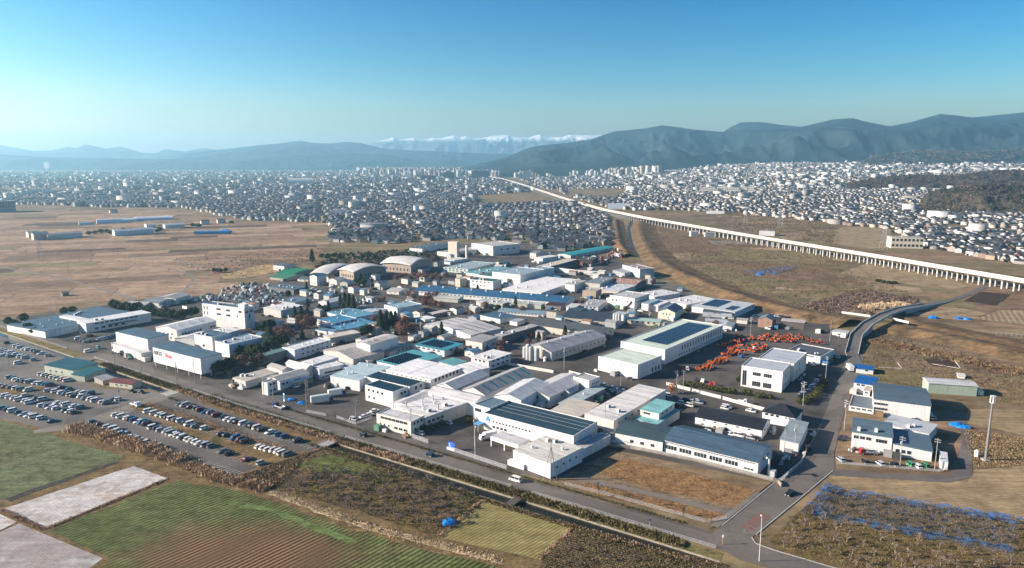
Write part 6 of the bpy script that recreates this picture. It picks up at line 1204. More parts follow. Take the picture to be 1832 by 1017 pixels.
b = MB(); b.prism([(3.0, 1.0), (3.8, 1.0), (3.7, .2), (2.9, .1), (2.6, .5)], -.75, .2, 'y'); EX['bucket'] = (fixn(b.mesh('bucket', DARK)), (0, 0, 0))
def excavator(k, p, sc, rz, label):
    P = G(*V(k, p)); o = thing('excavator', label, 'excavator', (P.x, P.y, .05), rz, 'orange excavators in the rental yard'); o.scale = (sc, sc, sc)
    for n_, (me, l_) in EX.items(): ob(n_, me, o, l_)
FRONT = [(420,440),(470,425),(520,420),(560,370),(600,360),(640,350),(680,345),(700,285),(740,275),(790,270),(830,265),(760,225),(800,215)]
for i, p in enumerate(sorted(FRONT)): excavator('h', (p[0] + random.uniform(-8, 8), p[1]), 1.15, R(-20) + random.uniform(-.5, .5), 'orange excavator, %s from left in the big front line' % ordw(i))
MID = [(640,185),(690,180),(730,165),(770,150),(800,130),(850,150),(880,175),(940,190),(965,235),(1000,245),(1040,230),(1080,215),(1110,195),(1060,180),(1010,180)]
for i, p in enumerate(sorted(MID)): excavator('h', p, .85, random.uniform(0, 6.28), 'orange excavator, %s from left in the middle cluster' % ordw(i))
BACK = [(820,80),(880,85),(960,110),(1010,105),(1060,110),(1100,115),(1150,118),(1200,125),(1130,75),(1170,75),(1230,100),(1270,110),(1310,105),(1350,100),(1390,95),(1430,110),(1330,135),(1380,130),(1290,80),(1350,75),(1500,75),(1480,110),(1540,105),(1600,120),(1640,140),(1690,145),(1740,160),(1250,135),(1420,140)]
for i, p in enumerate(sorted(BACK)): excavator('h', p, .78, random.uniform(0, 6.28), 'orange excavator, %s from left in the back line by the river road' % ordw(i))
CARTM = MB(); CARTM.box(-1.2, 1.2, -.9, .9, .4, 1.2); CARTM.box(-.4, 1.0, -.8, .8, 1.2, 2.0)
for sx in (-.8, .8):
    for sy in (-.92, .92): CARTM.tube((sx, sy - .08, .35), (sx, sy + .08, .35), .35, .35, 8)
CARTM = fixn(CARTM.mesh('site_dumper', CM['blue']))
for i, p in enumerate([(870,300),(1010,215),(930,185),(900,130),(1075,190),(460,565),(400,555),(545,600),(600,605)]):
    o = thing('site_dumper', '%s small dumper, %s from left among the excavators' % (['blue', 'white', 'black', 'red'][i % 4], ordw(i)), 'dumper', G(*V('h', p)), random.uniform(0, 6), 'small machines among the excavators', CARTM); slot(o, CM[['blue', 'white', 'black', 'red'][i % 4]])

# ================================================================== POLES, FENCES, TANKS
def pole_mesh(h_, arms=2, trans=True):
    b = MB(); b.tube((0, 0, 0), (0, 0, h_), .19, .11, 8); return b.mesh('utility_pole', plain('pole_concrete', (.30, .29, .28), .9))
POLE = pole_mesh(12.5); AR = MB(); AR.box(-1.1, 1.1, -.05, .05, -.05, .05); [AR.tube((x, 0, .05), (x, 0, .3), .06, .06, 6) for x in (-.95, -.5, .5, .95)]; AR = AR.mesh('crossarm', GALV)
TR = MB(); TR.tube((.42, 0, 0), (.42, 0, 1.1), .28, .28, 8); TR = TR.mesh('transformer', GALV)
def pole(k, p, label, h_=12.5, tr=True):
    o = thing('utility_pole', label, 'utility pole', G(*V(k, p)), random.uniform(0, 3), 'utility poles', POLE); o.scale = (1, 1, h_ / 12.5)
    ob('crossarm', AR, o, (0, 0, 11.8)); ob('crossarm', AR, o, (0, 0, 10.9))
    if tr: ob('transformer', TR, o, (0, 0, 9.2))
for i, (k, p, w) in enumerate((('a', (35,800), 'at the left of the lettered shop across the road'), ('a', (342,905), 'on the verge facing the low white annex'), ('a', (742,1010), 'on the verge facing the lettered shop'), ('a', (948,1000), 'by the right end of the lettered shop'), ('o', (1152,778), 'between the left and the near car park'), ('o', (85,360), 'in the far left car park'), ('b', (945,700), 'at the white trailer in the truck yard'), ('b', (962,560), 'behind the trailer pole in the truck yard'), ('b', (1508,890), 'beside the white cars at the truck yard'), ('b', (565,600), 'before the small roadside block'), ('b', (462,580), 'at the leafy corner of the roadside block'), ('c', (610,905), 'at the corner of the cream roadside office'), ('c', (1330,1010), 'at the gate of the navy works'), ('e', (100,420), 'beside the long narrow white shed'), ('e', (1655,600), 'before the narrow store at the crossing'), ('e', (1568,640), 'beside the dust collector of the long blue factory'), ('g', (600,905), 'in the middle of the yard fence'), ('g', (888,925), 'at the right end of the yard fence'), ('g', (140,600), 'by the yard entrance kiosk'), ('h', (250,690), 'at the left end of the white wall'), ('h', (180,690), 'left of the wall pole'), ('h', (1775,555), 'by the shaded hedge of the cream office'), ('h', (1535,820), 'with braces behind the black hipped house'), ('i', (965,600), 'before the mint front block'), ('i', (500,470), 'by the grey gabled factory'), ('i', (312,395), 'at the silos of the grey gabled factory'), ('m', (928,455), 'behind the excavators'), ('m', (1578,510), 'at the bridge end of the excavator yard'), ('n', (1205,390), 'between the gabled factory and the teal solar roof'), ('j', (1035,570), 'at the bend of the factory road'), ('k', (688,720), 'before the long blue works'), ('k', (1185,735), 'before the green storage units'), ('l', (1140,950), 'by the mint-roofed cream office'), ('r', (400,330), 'behind the wide low factory'), ('r', (578,570), 'at the lot of the long white works'))):
    pole(k, p, 'grey concrete utility pole ' + w, 13 if i % 3 else 14.5, i % 2 == 0)
for i, (k, p, h_) in enumerate((('w', (262,880), 16), ('w', (380,885), 14), ('w', (540,900), 14), ('w', (620,905), 14), ('w', (770,915), 16), ('w', (875,930), 14), ('w', (1030,935), 13), ('w', (465,990), 15), ('w', (1215,950), 13), ('w', (180,860), 14), ('w', (90,835), 14))): pole(k, p, 'thin pole, %s from left across the rice fields' % ordw(sorted([262,380,540,620,770,875,1030,465,1215,180,90]).index(p[0])), h_, False)
# braced pole at the shaded lot
P = G(985, 860); b = MB(); b.tube((0, 0, 0), (0, 0, 17), .22, .13, 8); o = thing('braced_pole', 'tall utility pole with two slanted braces at the corner of the shaded lot', 'utility pole', P, me=b.mesh('braced_pole', plain('pole_concrete', (.3, .29, .28))))
for s_ in (-1, 1): b = MB(); b.tube((s_ * 2.6, .4, 0), (0, 0, 14), .14, .12, 6); ob('brace', b.mesh('brace', plain('pole_concrete', (.3, .29, .28))), o)
for z_ in (15.2, 16.3): ob('crossarm', AR, o, (0, 0, z_))
# street lamps
def lamp(px, py, h_, label):
    b = MB(); b.tube((0, 0, 0), (0, 0, h_), .14, .09, 8); o = thing('street_lamp', label, 'street lamp', G(px, py), me=b.mesh('street_lamp', plain('pale_pole', (.55, .56, .57))))
    b = MB(); b.tube((0, 0, h_), (.2, .9, h_ + .35), .06, .06, 6); ob('bracket', b.mesh('bracket', GALV), o); b = MB(); b.box(.05, .45, .85, 1.7, h_ + .28, h_ + .45); ob('lamp_head', b.mesh('lamp_head', plain('lamp_white', (.7, .7, .7))), o)
lamp(1358, 1005, 14, 'tall pale street lamp on the corner of the cross road'); lamp(1434, 705, 5, 'small lamp at the corner of the cream office lot'); lamp(850, 822, 13, 'tall pale lamp pole inside the fence of the navy works')
# cell mast
P = G(1763, 824); b = MB(); b.tube((0, 0, 0), (0, 0, 27), .55, .34, 12); o = thing('cell_mast', 'tall grey cell mast standing in the brown field at right', 'mast', P, me=b.mesh('cell_mast', plain('mast_steel', (.17, .18, .19), .6)))
for a in range(6): b = MB(); b.box(.75, 1.0, -.22, .22, 24.6, 27.4); ob('antenna_panel', b.mesh('antenna_panel', plain('antenna_white', (.6, .6, .62))), o, rz=a * math.pi / 3)
b = MB(); b.tube((0, 0, 24.4), (0, 0, 24.6), 1.05, 1.05, 12); b.tube((0, 0, 27.2), (0, 0, 27.35), 1.05, 1.05, 12); ob('antenna_ring', b.mesh('antenna_ring', GALV), o); b = MB(); b.box(-1.2, 1.2, -1.2, 1.2, 0, .5); ob('footing', b.mesh('footing', CONC), o)
b = MB(); b.tube((0, 0, 0), (0, 0, 2.4), .9, .9, 10); b.tube((0, 0, 2.4), (0, 0, 2.9), .9, .3, 10); thing('equipment_drum', 'white equipment drum left of the cell mast', 'drum', G(1747, 817), me=b.mesh('equipment_drum', WHITEP))
# pylons
def pylon(px, py, h_, label):
    b = MB(); w = h_ * .11
    for sx in (-1, 1):
        for sy in (-1, 1): b.tube((sx * w, sy * w, 0), (sx * w * .18, sy * w * .18, h_), .16, .12, 4)
    for i in range(6):
        z0, z1 = h_ * i / 6, h_ * (i + 1) / 6; k0, k1 = w * (1 - .82 * i / 6), w * (1 - .82 * (i + 1) / 6)
        for a, c_ in (((-1, -1), (1, -1)), ((1, -1), (1, 1)), ((1, 1), (-1, 1)), ((-1, 1), (-1, -1))): b.tube((a[0] * k0, a[1] * k0, z0), (c_[0] * k1, c_[1] * k1, z1), .08, .08, 3)
    o = thing('power_pylon', label, 'pylon', G(px, py), me=b.mesh('power_pylon', plain('pylon_steel', (.4, .41, .42), .5)))
    for z_ in (.78, .88, .97): b = MB(); b.box(-h_ * .14, h_ * .14, -.12, .12, h_ * z_, h_ * z_ + .25); ob('pylon_arm', b.mesh('pylon_arm', GALV), o)
pylon(1580, 447, 36, 'lattice power pylon just behind the viaduct'); pylon(1396, 408, 34, 'lattice power pylon in the brown plots behind the viaduct'); pylon(1333, 404, 32, 'lattice power pylon left of the other behind the viaduct'); pylon(72, 463, 24, 'narrow lattice tower in the left rice fields')
# guard fences along the canal
FM = plain('fence_paint', (.52, .53, .54), .5); PST = MB(); PST.box(-.04, .04, -.04, .04, 0, 1.15); PST = PST.mesh('fence_post', FM)
def fence(label, pts, h_=1.15, gap=2.5, bars=.35, m=FM, name='guard_fence', lat=False):
    root = thing(name, label, 'fence', pts[0]); o0 = Vector(pts[0]); R_ = resample([Vector(p) for p in pts], gap); b = MB()
    for i, p in enumerate(R_):
        q = ob('fence_post', PST, root, p - o0); q.scale = (1, 1, h_ / 1.15)
        if i:
            a = R_[i - 1] - o0; c_ = p - o0
            for z_ in (h_ * .97, h_ * .5, h_ * .12): b.tube(a + Vector((0, 0, z_)), c_ + Vector((0, 0, z_)), .035, .035, 4, caps=False)
            n = int((c_ - a).length / bars)
            for j in range(1, n + 1): q_ = a.lerp(c_, j / (n + 1)); b.tube(q_ + Vector((0, 0, h_ * .12)), q_ + Vector((0, 0, h_ * .97)), .02, .02, 3, caps=False)
    ob('rail', b.mesh('rail', m), root)
def sline(s0, s1, t, step=25): n = max(1, int((s1 - s0) / step)); return [ST(s0 + (s1 - s0) * i / n, t, .03) for i in range(n + 1)]
s_of = lambda px, py: to_st(G(px, py))[0]
fence('pale guard fence along the canal left of the car park junction', sline(-380, s_of(120, 626), -.15)); fence('pale guard fence along the canal beside the green workshop', sline(s_of(172, 640), s_of(318, 690), -.15)); fence('pale guard fence along the canal facing the near car park', sline(s_of(345, 700), s_of(596, 777), -.15)); fence('pale guard fence along the canal between car park bridge and field bridge', sline(s_of(618, 783), s_of(922, 874), -.15)); fence('pale guard fence along the canal from the field bridge to the crossing', sline(s_of(952, 884), s_of(1288, 984), -.15))
WF = plain('white_fence', (.72, .73, .74), .5)
fence('white slatted fence before the navy works yard', [G(803,806,.05), G(910,842,.05)], 1.9, 2.2, .16, WF, 'slatted_fence'); fence('white slatted gate fence beside the cream office', [G(735,783,.05), G(768,795,.05)], 2.0, 2.2, .16, WF, 'slatted_fence'); fence('white fence at the truck yard behind the blue truck', [G(548,738,.05), G(585,745,.05)], 1.3, 2, .3, WF, 'slatted_fence'); fence('white fence below the white cars of the truck yard', [G(602,748,.05), G(636,760,.05), G(668,748,.05)], 1.2, 2, .3, WF, 'slatted_fence')
fence('mesh fence around the brown lawn along the main road', [G(1010,868,.1), G(1100,890,.1), G(1266,936,.1), G(1300,928,.1)], 1.2, 2.2, .3); fence('mesh fence on the retaining wall below the long blue factory', [G(1128,802,1.4), G(1250,826,1.4), G(1392,862,1.4)], 1.2, 2.2, .3); fence('white fence round the yard of parked green vans', [G(1497,830,.12), G(1600,838,.12), G(1685,845,.12), G(1697,835,.12)], 1.1, 2.2, .4, WF)
fence('mesh fence along the cross road beside the long blue factory', [G(1395,864,.2), G(1432,832,.2), G(1448,800,.2)], 1.8, 2.2, .3)
rw = poly_ribbon('retaining_wall', [G(*p) for p in ((1092,800),(1128,803),(1250,828),(1392,864),(1398,872))], .5, -.05, plain('stained_concrete', (.25, .22, .18), .95, .45, .35), h=1.45); del rw['kind']; rw['label'] = 'stained concrete retaining wall between brown lawn and long blue factory'; rw['category'] = 'wall'
for pts, lab in ((((1192,689),(1235,700)), 'pale concrete wall, left piece below the excavator hedge'), (((1238,701),(1290,714)), 'pale concrete wall, middle piece below the excavator hedge'), (((1293,715),(1372,737)), 'pale concrete wall, right piece below the excavator hedge'), (((1018,668),(1040,674)), 'low white wall at the mint factory gate'), (((900,652),(990,668)), 'low pale wall before the silos of the grey factory')):
    o = poly_ribbon('boundary_wall', [G(*p) for p in pts], .3, 0, plain('wall_plaster', (.6, .57, .53), .9), h=1.7); del o['kind']; o['label'] = lab; o['category'] = 'wall'
# small bridges over the canal
for i, (px, py, w_) in enumerate(((330,696,7), (606,785,4.5), (937,884,3.2))):
    s_ = s_of(px, py); b = MB(); P = [ST(s_ - w_ / 2, C2 - 1.2), ST(s_ + w_ / 2, C2 - 1.2), ST(s_ + w_ / 2, .4), ST(s_ - w_ / 2, .4)]
    b.add([(p.x, p.y, z_) for z_ in (-.45, .13) for p in P], [(3,2,1,0),(4,5,6,7),(0,1,5,4),(1,2,6,5),(2,3,7,6),(3,0,4,7)])
    o = thing('canal_bridge', ['wide concrete slab bridge into the left car park', 'concrete slab bridge at the right end of the near car park', 'narrow wooden field bridge over the canal'][i], 'bridge', me=b.mesh('canal_bridge', CONC if i < 2 else plain('old_planks', (.12, .10, .08))))
    for e in (-1, 1): b = MB(); a, c_ = ST(s_ + e * w_ / 2, C2 - 1), ST(s_ + e * w_ / 2, .2); [b.tube(a + Vector((0, 0, z_)), c_ + Vector((0, 0, z_)), .05, .05, 4) for z_ in (.6, .95)]; [b.tube(a.lerp(c_, f_) + Vector((0, 0, .1)), a.lerp(c_, f_) + Vector((0, 0, .98)), .05, .05, 4) for f_ in (.02, .34, .66, .98)]; ob('handrail', b.mesh('handrail', FM if i < 2 else DARK), o)
# parking lines
LM = MB(); LM.box(-2.7, 2.7, -.07, .07, 0, .006); LM = LM.mesh('parking_line', PAINT)
def lines(a, c_, n, lot, z=.075):
    P, Q = G(*V('p', a)), G(*V('p', c_))
    for i in range(n): q = P.lerp(Q, i / (n - 1)); ob('parking_line', LM, lot, (q.x, q.y, z), STALL)
lines((560,548), (1180,748), 26, lotA); lines((190,280), (1350,665), 44, lotA); lines((690,195), (1740,520), 42, lotA); lines((440,262), (1600,598), 46, lotA); lines((10,345), (540,535), 22, lotA)
# silos and tanks
def tank(k, p, r_, h_, label, legs=False, c=GALV):
    b = MB(); b.tube((0, 0, .5 if legs else 0), (0, 0, h_ - r_ * .5), r_, r_, 14); b.tube((0, 0, h_ - r_ * .5), (0, 0, h_), r_, r_ * .35, 14); o = thing('silo', label, 'silo', G(*V(k, p)), me=b.mesh('silo', c))
    b = MB(); b.tube((r_ + .15, 0, 0), (r_ + .15, 0, h_ + .6), .12, .12, 6); ob('pipe', b.mesh('pipe', c), o)
for i, (x, y) in enumerate(((205,385),(228,388),(275,392),(180,365))): tank('i', (x, y), 1.5, 10 - i, 'tall silver silo, %s at the end of the grey gabled factory' % ['left of three', 'middle of three', 'right of three', 'shortest and rearmost'][i])
for i, (x, y) in enumerate(((785,915),(808,918),(832,920))): tank('l', (x, y), 1.2, 9, 'slim silver silo, %s of three by the cream factory' % ['left', 'middle', 'right'][i])
tank('b', (1300,290), 1.6, 6.5, 'white silo beside the long wing with windows', c=WHITEP); tank('i', (345,395), 1.3, 3, 'short white tank right of the silver silos', c=WHITEP); tank('o', (1160,240), .9, 3, 'small white tank at the far junction', c=WHITEP)
# signs
b = MB(); b.box(-1.6, 1.6, -.12, .12, 1.1, 3.6); o = thing('gate_sign', 'blue company sign board at the gate of the navy works', 'sign', G(808, 806), YAW, me=b.mesh('gate_sign', plain('sign_blue', (.01, .12, .6)))); b = MB(); b.box(-2.4, 1.6, -.3, .3, 0, 1.1); ob('sign_base', b.mesh('sign_base', WHITEP), o); b = MB(); b.box(-1.2, -.7, -.14, -.11, 2.4, 3.0); b.box(-1.3, -.4, -.14, -.11, 1.9, 2.1); ob('sign_mark', b.mesh('sign_mark', WHITEP), o)
b = MB(); b.box(-.45, .45, -.15, .15, 0, 4.2); o = thing('totem_sign', 'slim blue and white totem sign at the truck yard gate', 'sign', G(*V('b', (690,625))), YAW, me=b.mesh('totem_sign', plain('totem_white', (.7, .75, .8)))); b = MB(); b.box(-.46, .46, -.17, -.151, 1, 3.4); ob('sign_face', b.mesh('sign_face', plain('totem_blue', (.05, .3, .55))), o)
b = MB(); b.tube((0, 0, 0), (0, 0, 2.6), .05, .05, 6); o = thing('road_sign', 'round road sign on a thin pole at the canal fence', 'sign', G(1162, 944), me=b.mesh('road_sign', GALV)); b = MB(); b.tube((0, -.06, 2.7), (0, -.03, 2.7), .4, .4, 12); ob('sign_plate', b.mesh('sign_plate', plain('sign_plate', (.1, .15, .3))), o)
b = MB(); b.tube((0, 0, 0), (0, 0, 2.6), .12, .12, 8); o = thing('marker_post', 'orange and white marker post at the crossing', 'post', G(1293, 975), me=b.mesh('marker_post', plain('post_orange', (.55, .2, .08)))); b = MB(); b.tube((0, 0, 2.6), (0, 0, 3.3), .22, .22, 10); ob('post_top', b.mesh('post_top', WHITEP), o)
b = MB(); b.box(-3.2, 3.2, -.1, .1, 5, 8.4); o = thing('billboard', 'white blank billboard among the trees behind the shop', 'billboard', G(*V('a', (838,235))), R(-35), me=b.mesh('billboard', WHITEP)); b = MB(); b.tube((0, .2, 0), (0, .2, 5.1), .25, .25, 8); ob('post', b.mesh('post', GALV), o)
# ================================================================== TREES AND BRUSH
BARK = leaf_mat('grey_bark', (.09, .07, .06), (.20, .165, .145), 1.2); BARKP = leaf_mat('pale_bark', (.17, .14, .115), (.34, .29, .245), 1.2)
def bare_tree(seed, h_, spread, m, twigs=4, up=.5, thick=1.0, trunk=.28):
    rd = random.Random(seed); b = MB()
    def grow(p, d, L_, r_, lv):
        q = p + d * L_; b.tube(p, q, r_, r_ * .62, 5 if lv < 2 else 3, caps=False)
        if lv >= 4: return
        n = rd.randint(3, 5) if lv < 1 else rd.randint(2, twigs)
        for _ in range(n):
            a = rd.uniform(0, 6.28); v = Vector((math.cos(a) * spread, math.sin(a) * spread, rd.uniform(up * .3, up * 1.5))).normalized()
            st_ = p.lerp(q, rd.uniform(.55, 1.0)) if lv else q
            grow(st_, (d * .45 + v).normalized(), L_ * rd.uniform(.6, .85), max(.036, r_ * .62), lv + 1)
    grow(Vector((0, 0, 0)), Vector((rd.uniform(-.15, .15), rd.uniform(-.15, .15), 1)).normalized(), h_ * trunk, .16 * thick, 0)
    return b.mesh('bare_tree', m)
ORCH_T = [bare_tree(i, 3.3, 1.1, BARK, 4, .32, 1.0, .34) for i in range(6)]
ORCH_P = [bare_tree(40 + i, 3.4, 1.05, leaf_mat('straw_bark', (.13, .105, .08), (.27, .22, .175), 1.2), 4, .4, .9, .3) for i in range(7)]
STREET = [bare_tree(20 + i, 7, .65, BARK, 4, .9, 1.1, .3) for i in range(4)]
def leaf_cloud(C, rad, n, size, m, name='crown', seed=0, flat=False):
    r_ = np.random.default_rng(seed); d = r_.normal(size=(n, 3)); d /= np.linalg.norm(d, axis=1, keepdims=True)
    k = r_.uniform(.5, 1, (n, 1)) ** .6; lump = 1 + .28 * np.sin(d[:, :1] * 5 + seed) * np.cos(d[:, 1:2] * 4 + d[:, 2:] * 5 + seed * 2)
    P = np.array(C) + d * np.array(rad) * k * lump
    u = r_.normal(size=(n, 3)); u /= np.linalg.norm(u, axis=1, keepdims=True); w = np.cross(u, d); w /= np.maximum(np.linalg.norm(w, axis=1, keepdims=True), 1e-6); s_ = size * r_.uniform(.6, 1.3, (n, 1))
    q = np.stack([P - u * s_, P - w * s_ * .7, P + u * s_, P + w * s_ * .7], 1).reshape(-1, 3)
    return soup(name, q, np.full(n, 4), np.arange(n * 4), [m])
EVG = leaf_mat('evergreen_leaf', (.018, .032, .016), (.05, .065, .028), .5); CON = leaf_mat('conifer_leaf', (.014, .028, .022), (.035, .05, .03), .5); RED_L = leaf_mat('russet_twigs', (.10, .05, .045), (.20, .11, .09), .5); HEDGE = leaf_mat('hedge_leaf', (.035, .045, .015), (.10, .10, .035), .8); AUT = leaf_mat('orange_leaf', (.25, .08, .03), (.42, .16, .06), .8)
def cone_crown(h_, r_, seed):
    g = np.random.default_rng(seed); n = 420; z_ = g.uniform(.08, 1, n) ** .8; a = g.uniform(0, 6.28, n); rr_ = r_ * (1 - z_) ** .75 * g.uniform(.55, 1.05, n)
    P = np.stack([np.cos(a) * rr_, np.sin(a) * rr_, z_ * h_], 1); u = np.stack([np.cos(a), np.sin(a), np.full(n, -.5)], 1); w = np.stack([-np.sin(a), np.cos(a), np.zeros(n)], 1); s_ = g.uniform(.4, .8, (n, 1))
    q = np.stack([P - u * s_, P - w * s_ * .6, P + u * s_, P + w * s_ * .6], 1).reshape(-1, 3); return soup('crown', q, np.full(n, 4), np.arange(n * 4), [CON])
TRK = MB(); TRK.tube((0, 0, 0), (0, 0, 1), .22, .14, 7); TRK = TRK.mesh('trunk', BARK)
CROWNS = dict(round=[leaf_cloud((0, 0, 0), (1, 1, .9), 700, .17, EVG, seed=i) for i in range(4)], conifer=[cone_crown(1 * 9, 2.0, i) for i in range(4)], russet=[leaf_cloud((0, 0, 0), (1, 1, .9), 700, .11, RED_L, seed=10 + i) for i in range(3)], hedge=[leaf_cloud((0, 0, 0), (1, 1, .9), 300, .16, HEDGE, seed=20 + i) for i in range(3)], autumn=[leaf_cloud((0, 0, 0), (1, 1, 1.1), 300, .14, AUT, seed=30 + i) for i in range(2)])
def tree(kind, P, h_, r_, label, cat='tree', group=None):
    nm = {'conifer': 'conifer_tree', 'round': 'evergreen_tree', 'russet': 'russet_tree', 'hedge': 'clipped_shrub', 'autumn': 'autumn_tree'}[kind]
    o = thing(nm, label, cat, (P.x, P.y, 0), random.uniform(0, 6), group)
    if kind == 'conifer': c_ = ob('crown', random.choice(CROWNS[kind]), o, (0, 0, .4), sc=(r_ / 2, r_ / 2, h_ / 9)); t_ = ob('trunk', TRK, o, sc=(1, 1, h_ * .9))
    else: c_ = ob('crown', random.choice(CROWNS[kind]), o, (0, 0, h_ - r_ * .9 if kind != 'hedge' else h_ * .5), sc=(r_, r_, (h_ * .42 if kind != 'hedge' else h_ * .55))); t_ = ob('trunk', TRK, o, sc=(1, 1, h_ * .6))
def trees(kind, k, pts, h_, r_, place, group):
    for i, p in enumerate(sorted(pts)):
        s_ = random.uniform(.85, 1.15); tree(kind, G(*V(k, p)), h_ * s_, r_ * s_, '%s, %s from left %s' % ({'conifer': 'dark conifer', 'round': 'dark evergreen tree', 'russet': 'leafless russet tree', 'hedge': 'clipped green shrub', 'autumn': 'orange-leaved tree'}[kind], ordw(i), place), 'shrub' if kind == 'hedge' else 'tree', group)
trees('round', 'a', [(1190,900),(1260,890),(1340,860),(1420,800),(1500,770),(1580,720),(1480,690),(1640,800)], 8, 3.6, 'in the dense clump right of the lettered shop', 'clump by the shop')
trees('round', 'a', [(20,150),(60,175),(110,190),(170,180),(230,200),(300,195),(360,215),(430,225),(500,235),(560,250),(620,260),(690,270),(760,275),(830,265),(900,245),(950,230)], 8, 3.6, 'in the dark belt behind the white works', 'tree belt')
trees('round', 'r', [(60,400),(100,420),(140,430),(170,380),(200,450),(240,470),(450,330),(510,320)], 6.5, 3, 'round the wide low factory', 'trees round the far left factory')
trees('conifer', 's', [(310,520),(330,560),(500,370),(545,380),(590,380),(1100,440),(1140,440),(1175,430),(1205,430),(820,285),(850,300),(880,305),(910,310),(735,330)], 13, 3.4, 'among the middle factories', 'conifers among the factories')
trees('conifer', 'j', [(445,290)], 16, 4.5, 'beside the sports ground', 'lone conifer')
trees('russet', 's', [(370,500),(400,530),(430,500),(460,520),(350,560),(540,420),(580,440),(620,430),(260,690),(130,720),(1240,470),(1260,500),(1270,410)], 9, 3.6, 'in the grove among the left factories', 'russet grove')
trees('russet', 'j', [(1300,470),(1340,450),(1390,440),(1430,465),(1480,430),(1530,450),(1570,470),(1610,440),(1660,460),(1700,430),(1740,460),(1790,440),(1580,700),(1620,660),(1650,720),(1690,640)], 7, 3.6, 'in the park before the sports halls', 'park trees')
trees('russet', 'k', [(60,640),(110,660),(180,690),(230,720),(290,700),(330,740),(390,760),(830,760),(1215,800),(310,290),(350,310)], 6.5, 3, 'round the long blue works', 'trees at the long blue works')
trees('hedge', 'h', [(250,600),(290,605),(330,610),(370,620),(410,625),(450,632),(490,640),(530,648),(570,655),(610,665),(650,668),(690,676),(740,685),(790,690),(900,700),(950,705),(1050,730),(1100,735),(1190,745)], 3.0, 1.9, 'in the hedge behind the pale wall', 'hedge behind the pale wall')
trees('hedge', 'h', [(1760,590),(1740,620),(1720,650),(1700,680),(1680,710),(1660,740),(1620,760),(1580,780),(1500,790),(1550,800)], 3.2, 2.2, 'in the hedge along the cross road', 'hedge along the cross road')
trees('round', 'h', [(850,585)], 4.5, 1.8, 'at the corner of the cream office', 'office tree')
trees('autumn', 'h', [(120,690),(150,680),(590,645)], 4.5, 1.6, 'left of the excavator hedge', 'orange-leaved trees')
trees('hedge', 'c', [(650,860),(700,840),(760,830),(820,810),(880,790),(950,770),(1270,740)], 2.6, 1.6, 'beside the cream roadside office', 'shrubs at the cream office')
trees('round', 'f', [(1640,500+i * 2) for i in range(0)], 4, 2, '', '')
trees('round', 'z', [(1075,940),(1100,945),(1130,950),(1160,950)], 4, 3, 'in the field before the viaduct', 'field shrubs'); trees('round', 'r', [(1498,30),(1520,32),(1545,34),(1580,28)], 5, 2.2, 'at the edge of the sports ground', 'sports ground trees')
def bare(k, p, label, meshes, s_=1.0, group=None, name='bare_tree'):
    P = G(*V(k, p)); o = thing(name, label, 'tree', P, random.uniform(0, 6), group, random.choice(meshes)); o.scale = (s_, s_, s_ * random.uniform(.9, 1.15)); return o
for i, (k, p, w) in enumerate((('a', (95,690), 'before the low white annex'), ('a', (265,700), 'at the end of the low white annex'), ('a', (722,850), 'before the lettered shop'), ('a', (870,880), 'at the right end of the shop'), ('a', (1340,950), 'at the side road corner'), ('b', (1280,850), 'at the truck yard verge'), ('b', (70,390), 'by the roadside beyond the works'), ('d', (860,960), 'beside the braced pole'), ('d', (960,850), 'behind the braced pole'), ('e', (55,960), 'on the brown lawn edge'), ('f', (1122,893), 'first along the lawn fence'), ('f', (1170,905), 'second along the lawn fence'), ('f', (1222,925), 'third along the lawn fence'), ('f', (1338,960), 'fourth at the crossing'), ('e', (1735,610), 'by the narrow store at the crossing'), ('e', (1300,230), 'behind the black storehouse'), ('n', (1080,390), 'by the middle factory road'), ('s', (850,470), 'before the beige hall'), ('m', (1640,540), 'at the bridge end'), ('m', (1650,590), 'below the bridge end'), ('g', (80,590), 'on the shaded cross road'))):
    bare(k, p, 'leafless roadside tree ' + w, STREET, .9 if k != 'f' else .6)
def orchard(poly, n, place, meshes, group, s0=.8, s1=1.25, mind=3.2, name='orchard_tree'):
    pts = []; xs = [p[0] for p in poly]; ys = [p[1] for p in poly]; tries = 0
    while len(pts) < n and tries < n * 60:
        tries += 1; x, y = random.uniform(min(xs), max(xs)), random.uniform(min(ys), max(ys))
        if not bool(inpoly(np.array([x]), np.array([y]), poly)[0]): continue
        P = G(x, y)
        if all((P - q).length > mind for q, _ in pts): pts.append((P, (x, y)))
    for q_, (P, _) in enumerate(sorted(pts, key=lambda a: a[1][0])):
        o = thing(name, 'bare fruit tree, %s from left in %s' % (ordw(q_), place), 'tree', P, random.uniform(0, 6), group, random.choice(meshes)); s_ = random.uniform(s0, s1); o.scale = (s_, s_, s_)
orchard([(500,872),(560,842),(640,850),(700,845),(850,890),(785,955),(640,912)], 75, 'the grassy orchard below the canal', ORCH_T, 'trees of the canal orchard', 1.15, 1.7, 3.6)
orchard([(1385,975),(1420,928),(1470,928),(1560,945),(1700,975),(1800,1000),(1850,1030),(1560,1030)], 52, 'the orchard at the bottom right corner', ORCH_P, 'trees of the corner orchard', 1.0, 1.45, 3.2)
orchard([(1440,922),(1480,880),(1640,906),(1832,938),(1815,990),(1640,955)], 78, 'the orchard under the blue netting', ORCH_T, 'netted orchard trees', .75, 1.1, 3.2)
orchard([(1030,960),(1120,975),(1200,995),(1260,1015),(990,1015)], 14, 'the garden plot below the straw field', ORCH_T, 'garden plot trees', .6, .9, 3)
orchard([(1190,440),(1320,430),(1440,465),(1560,500),(1600,535),(1440,540),(1300,500)], 70, 'the rough plots before the viaduct', ORCH_T, 'trees of the rough plots', .9, 1.5, 5)
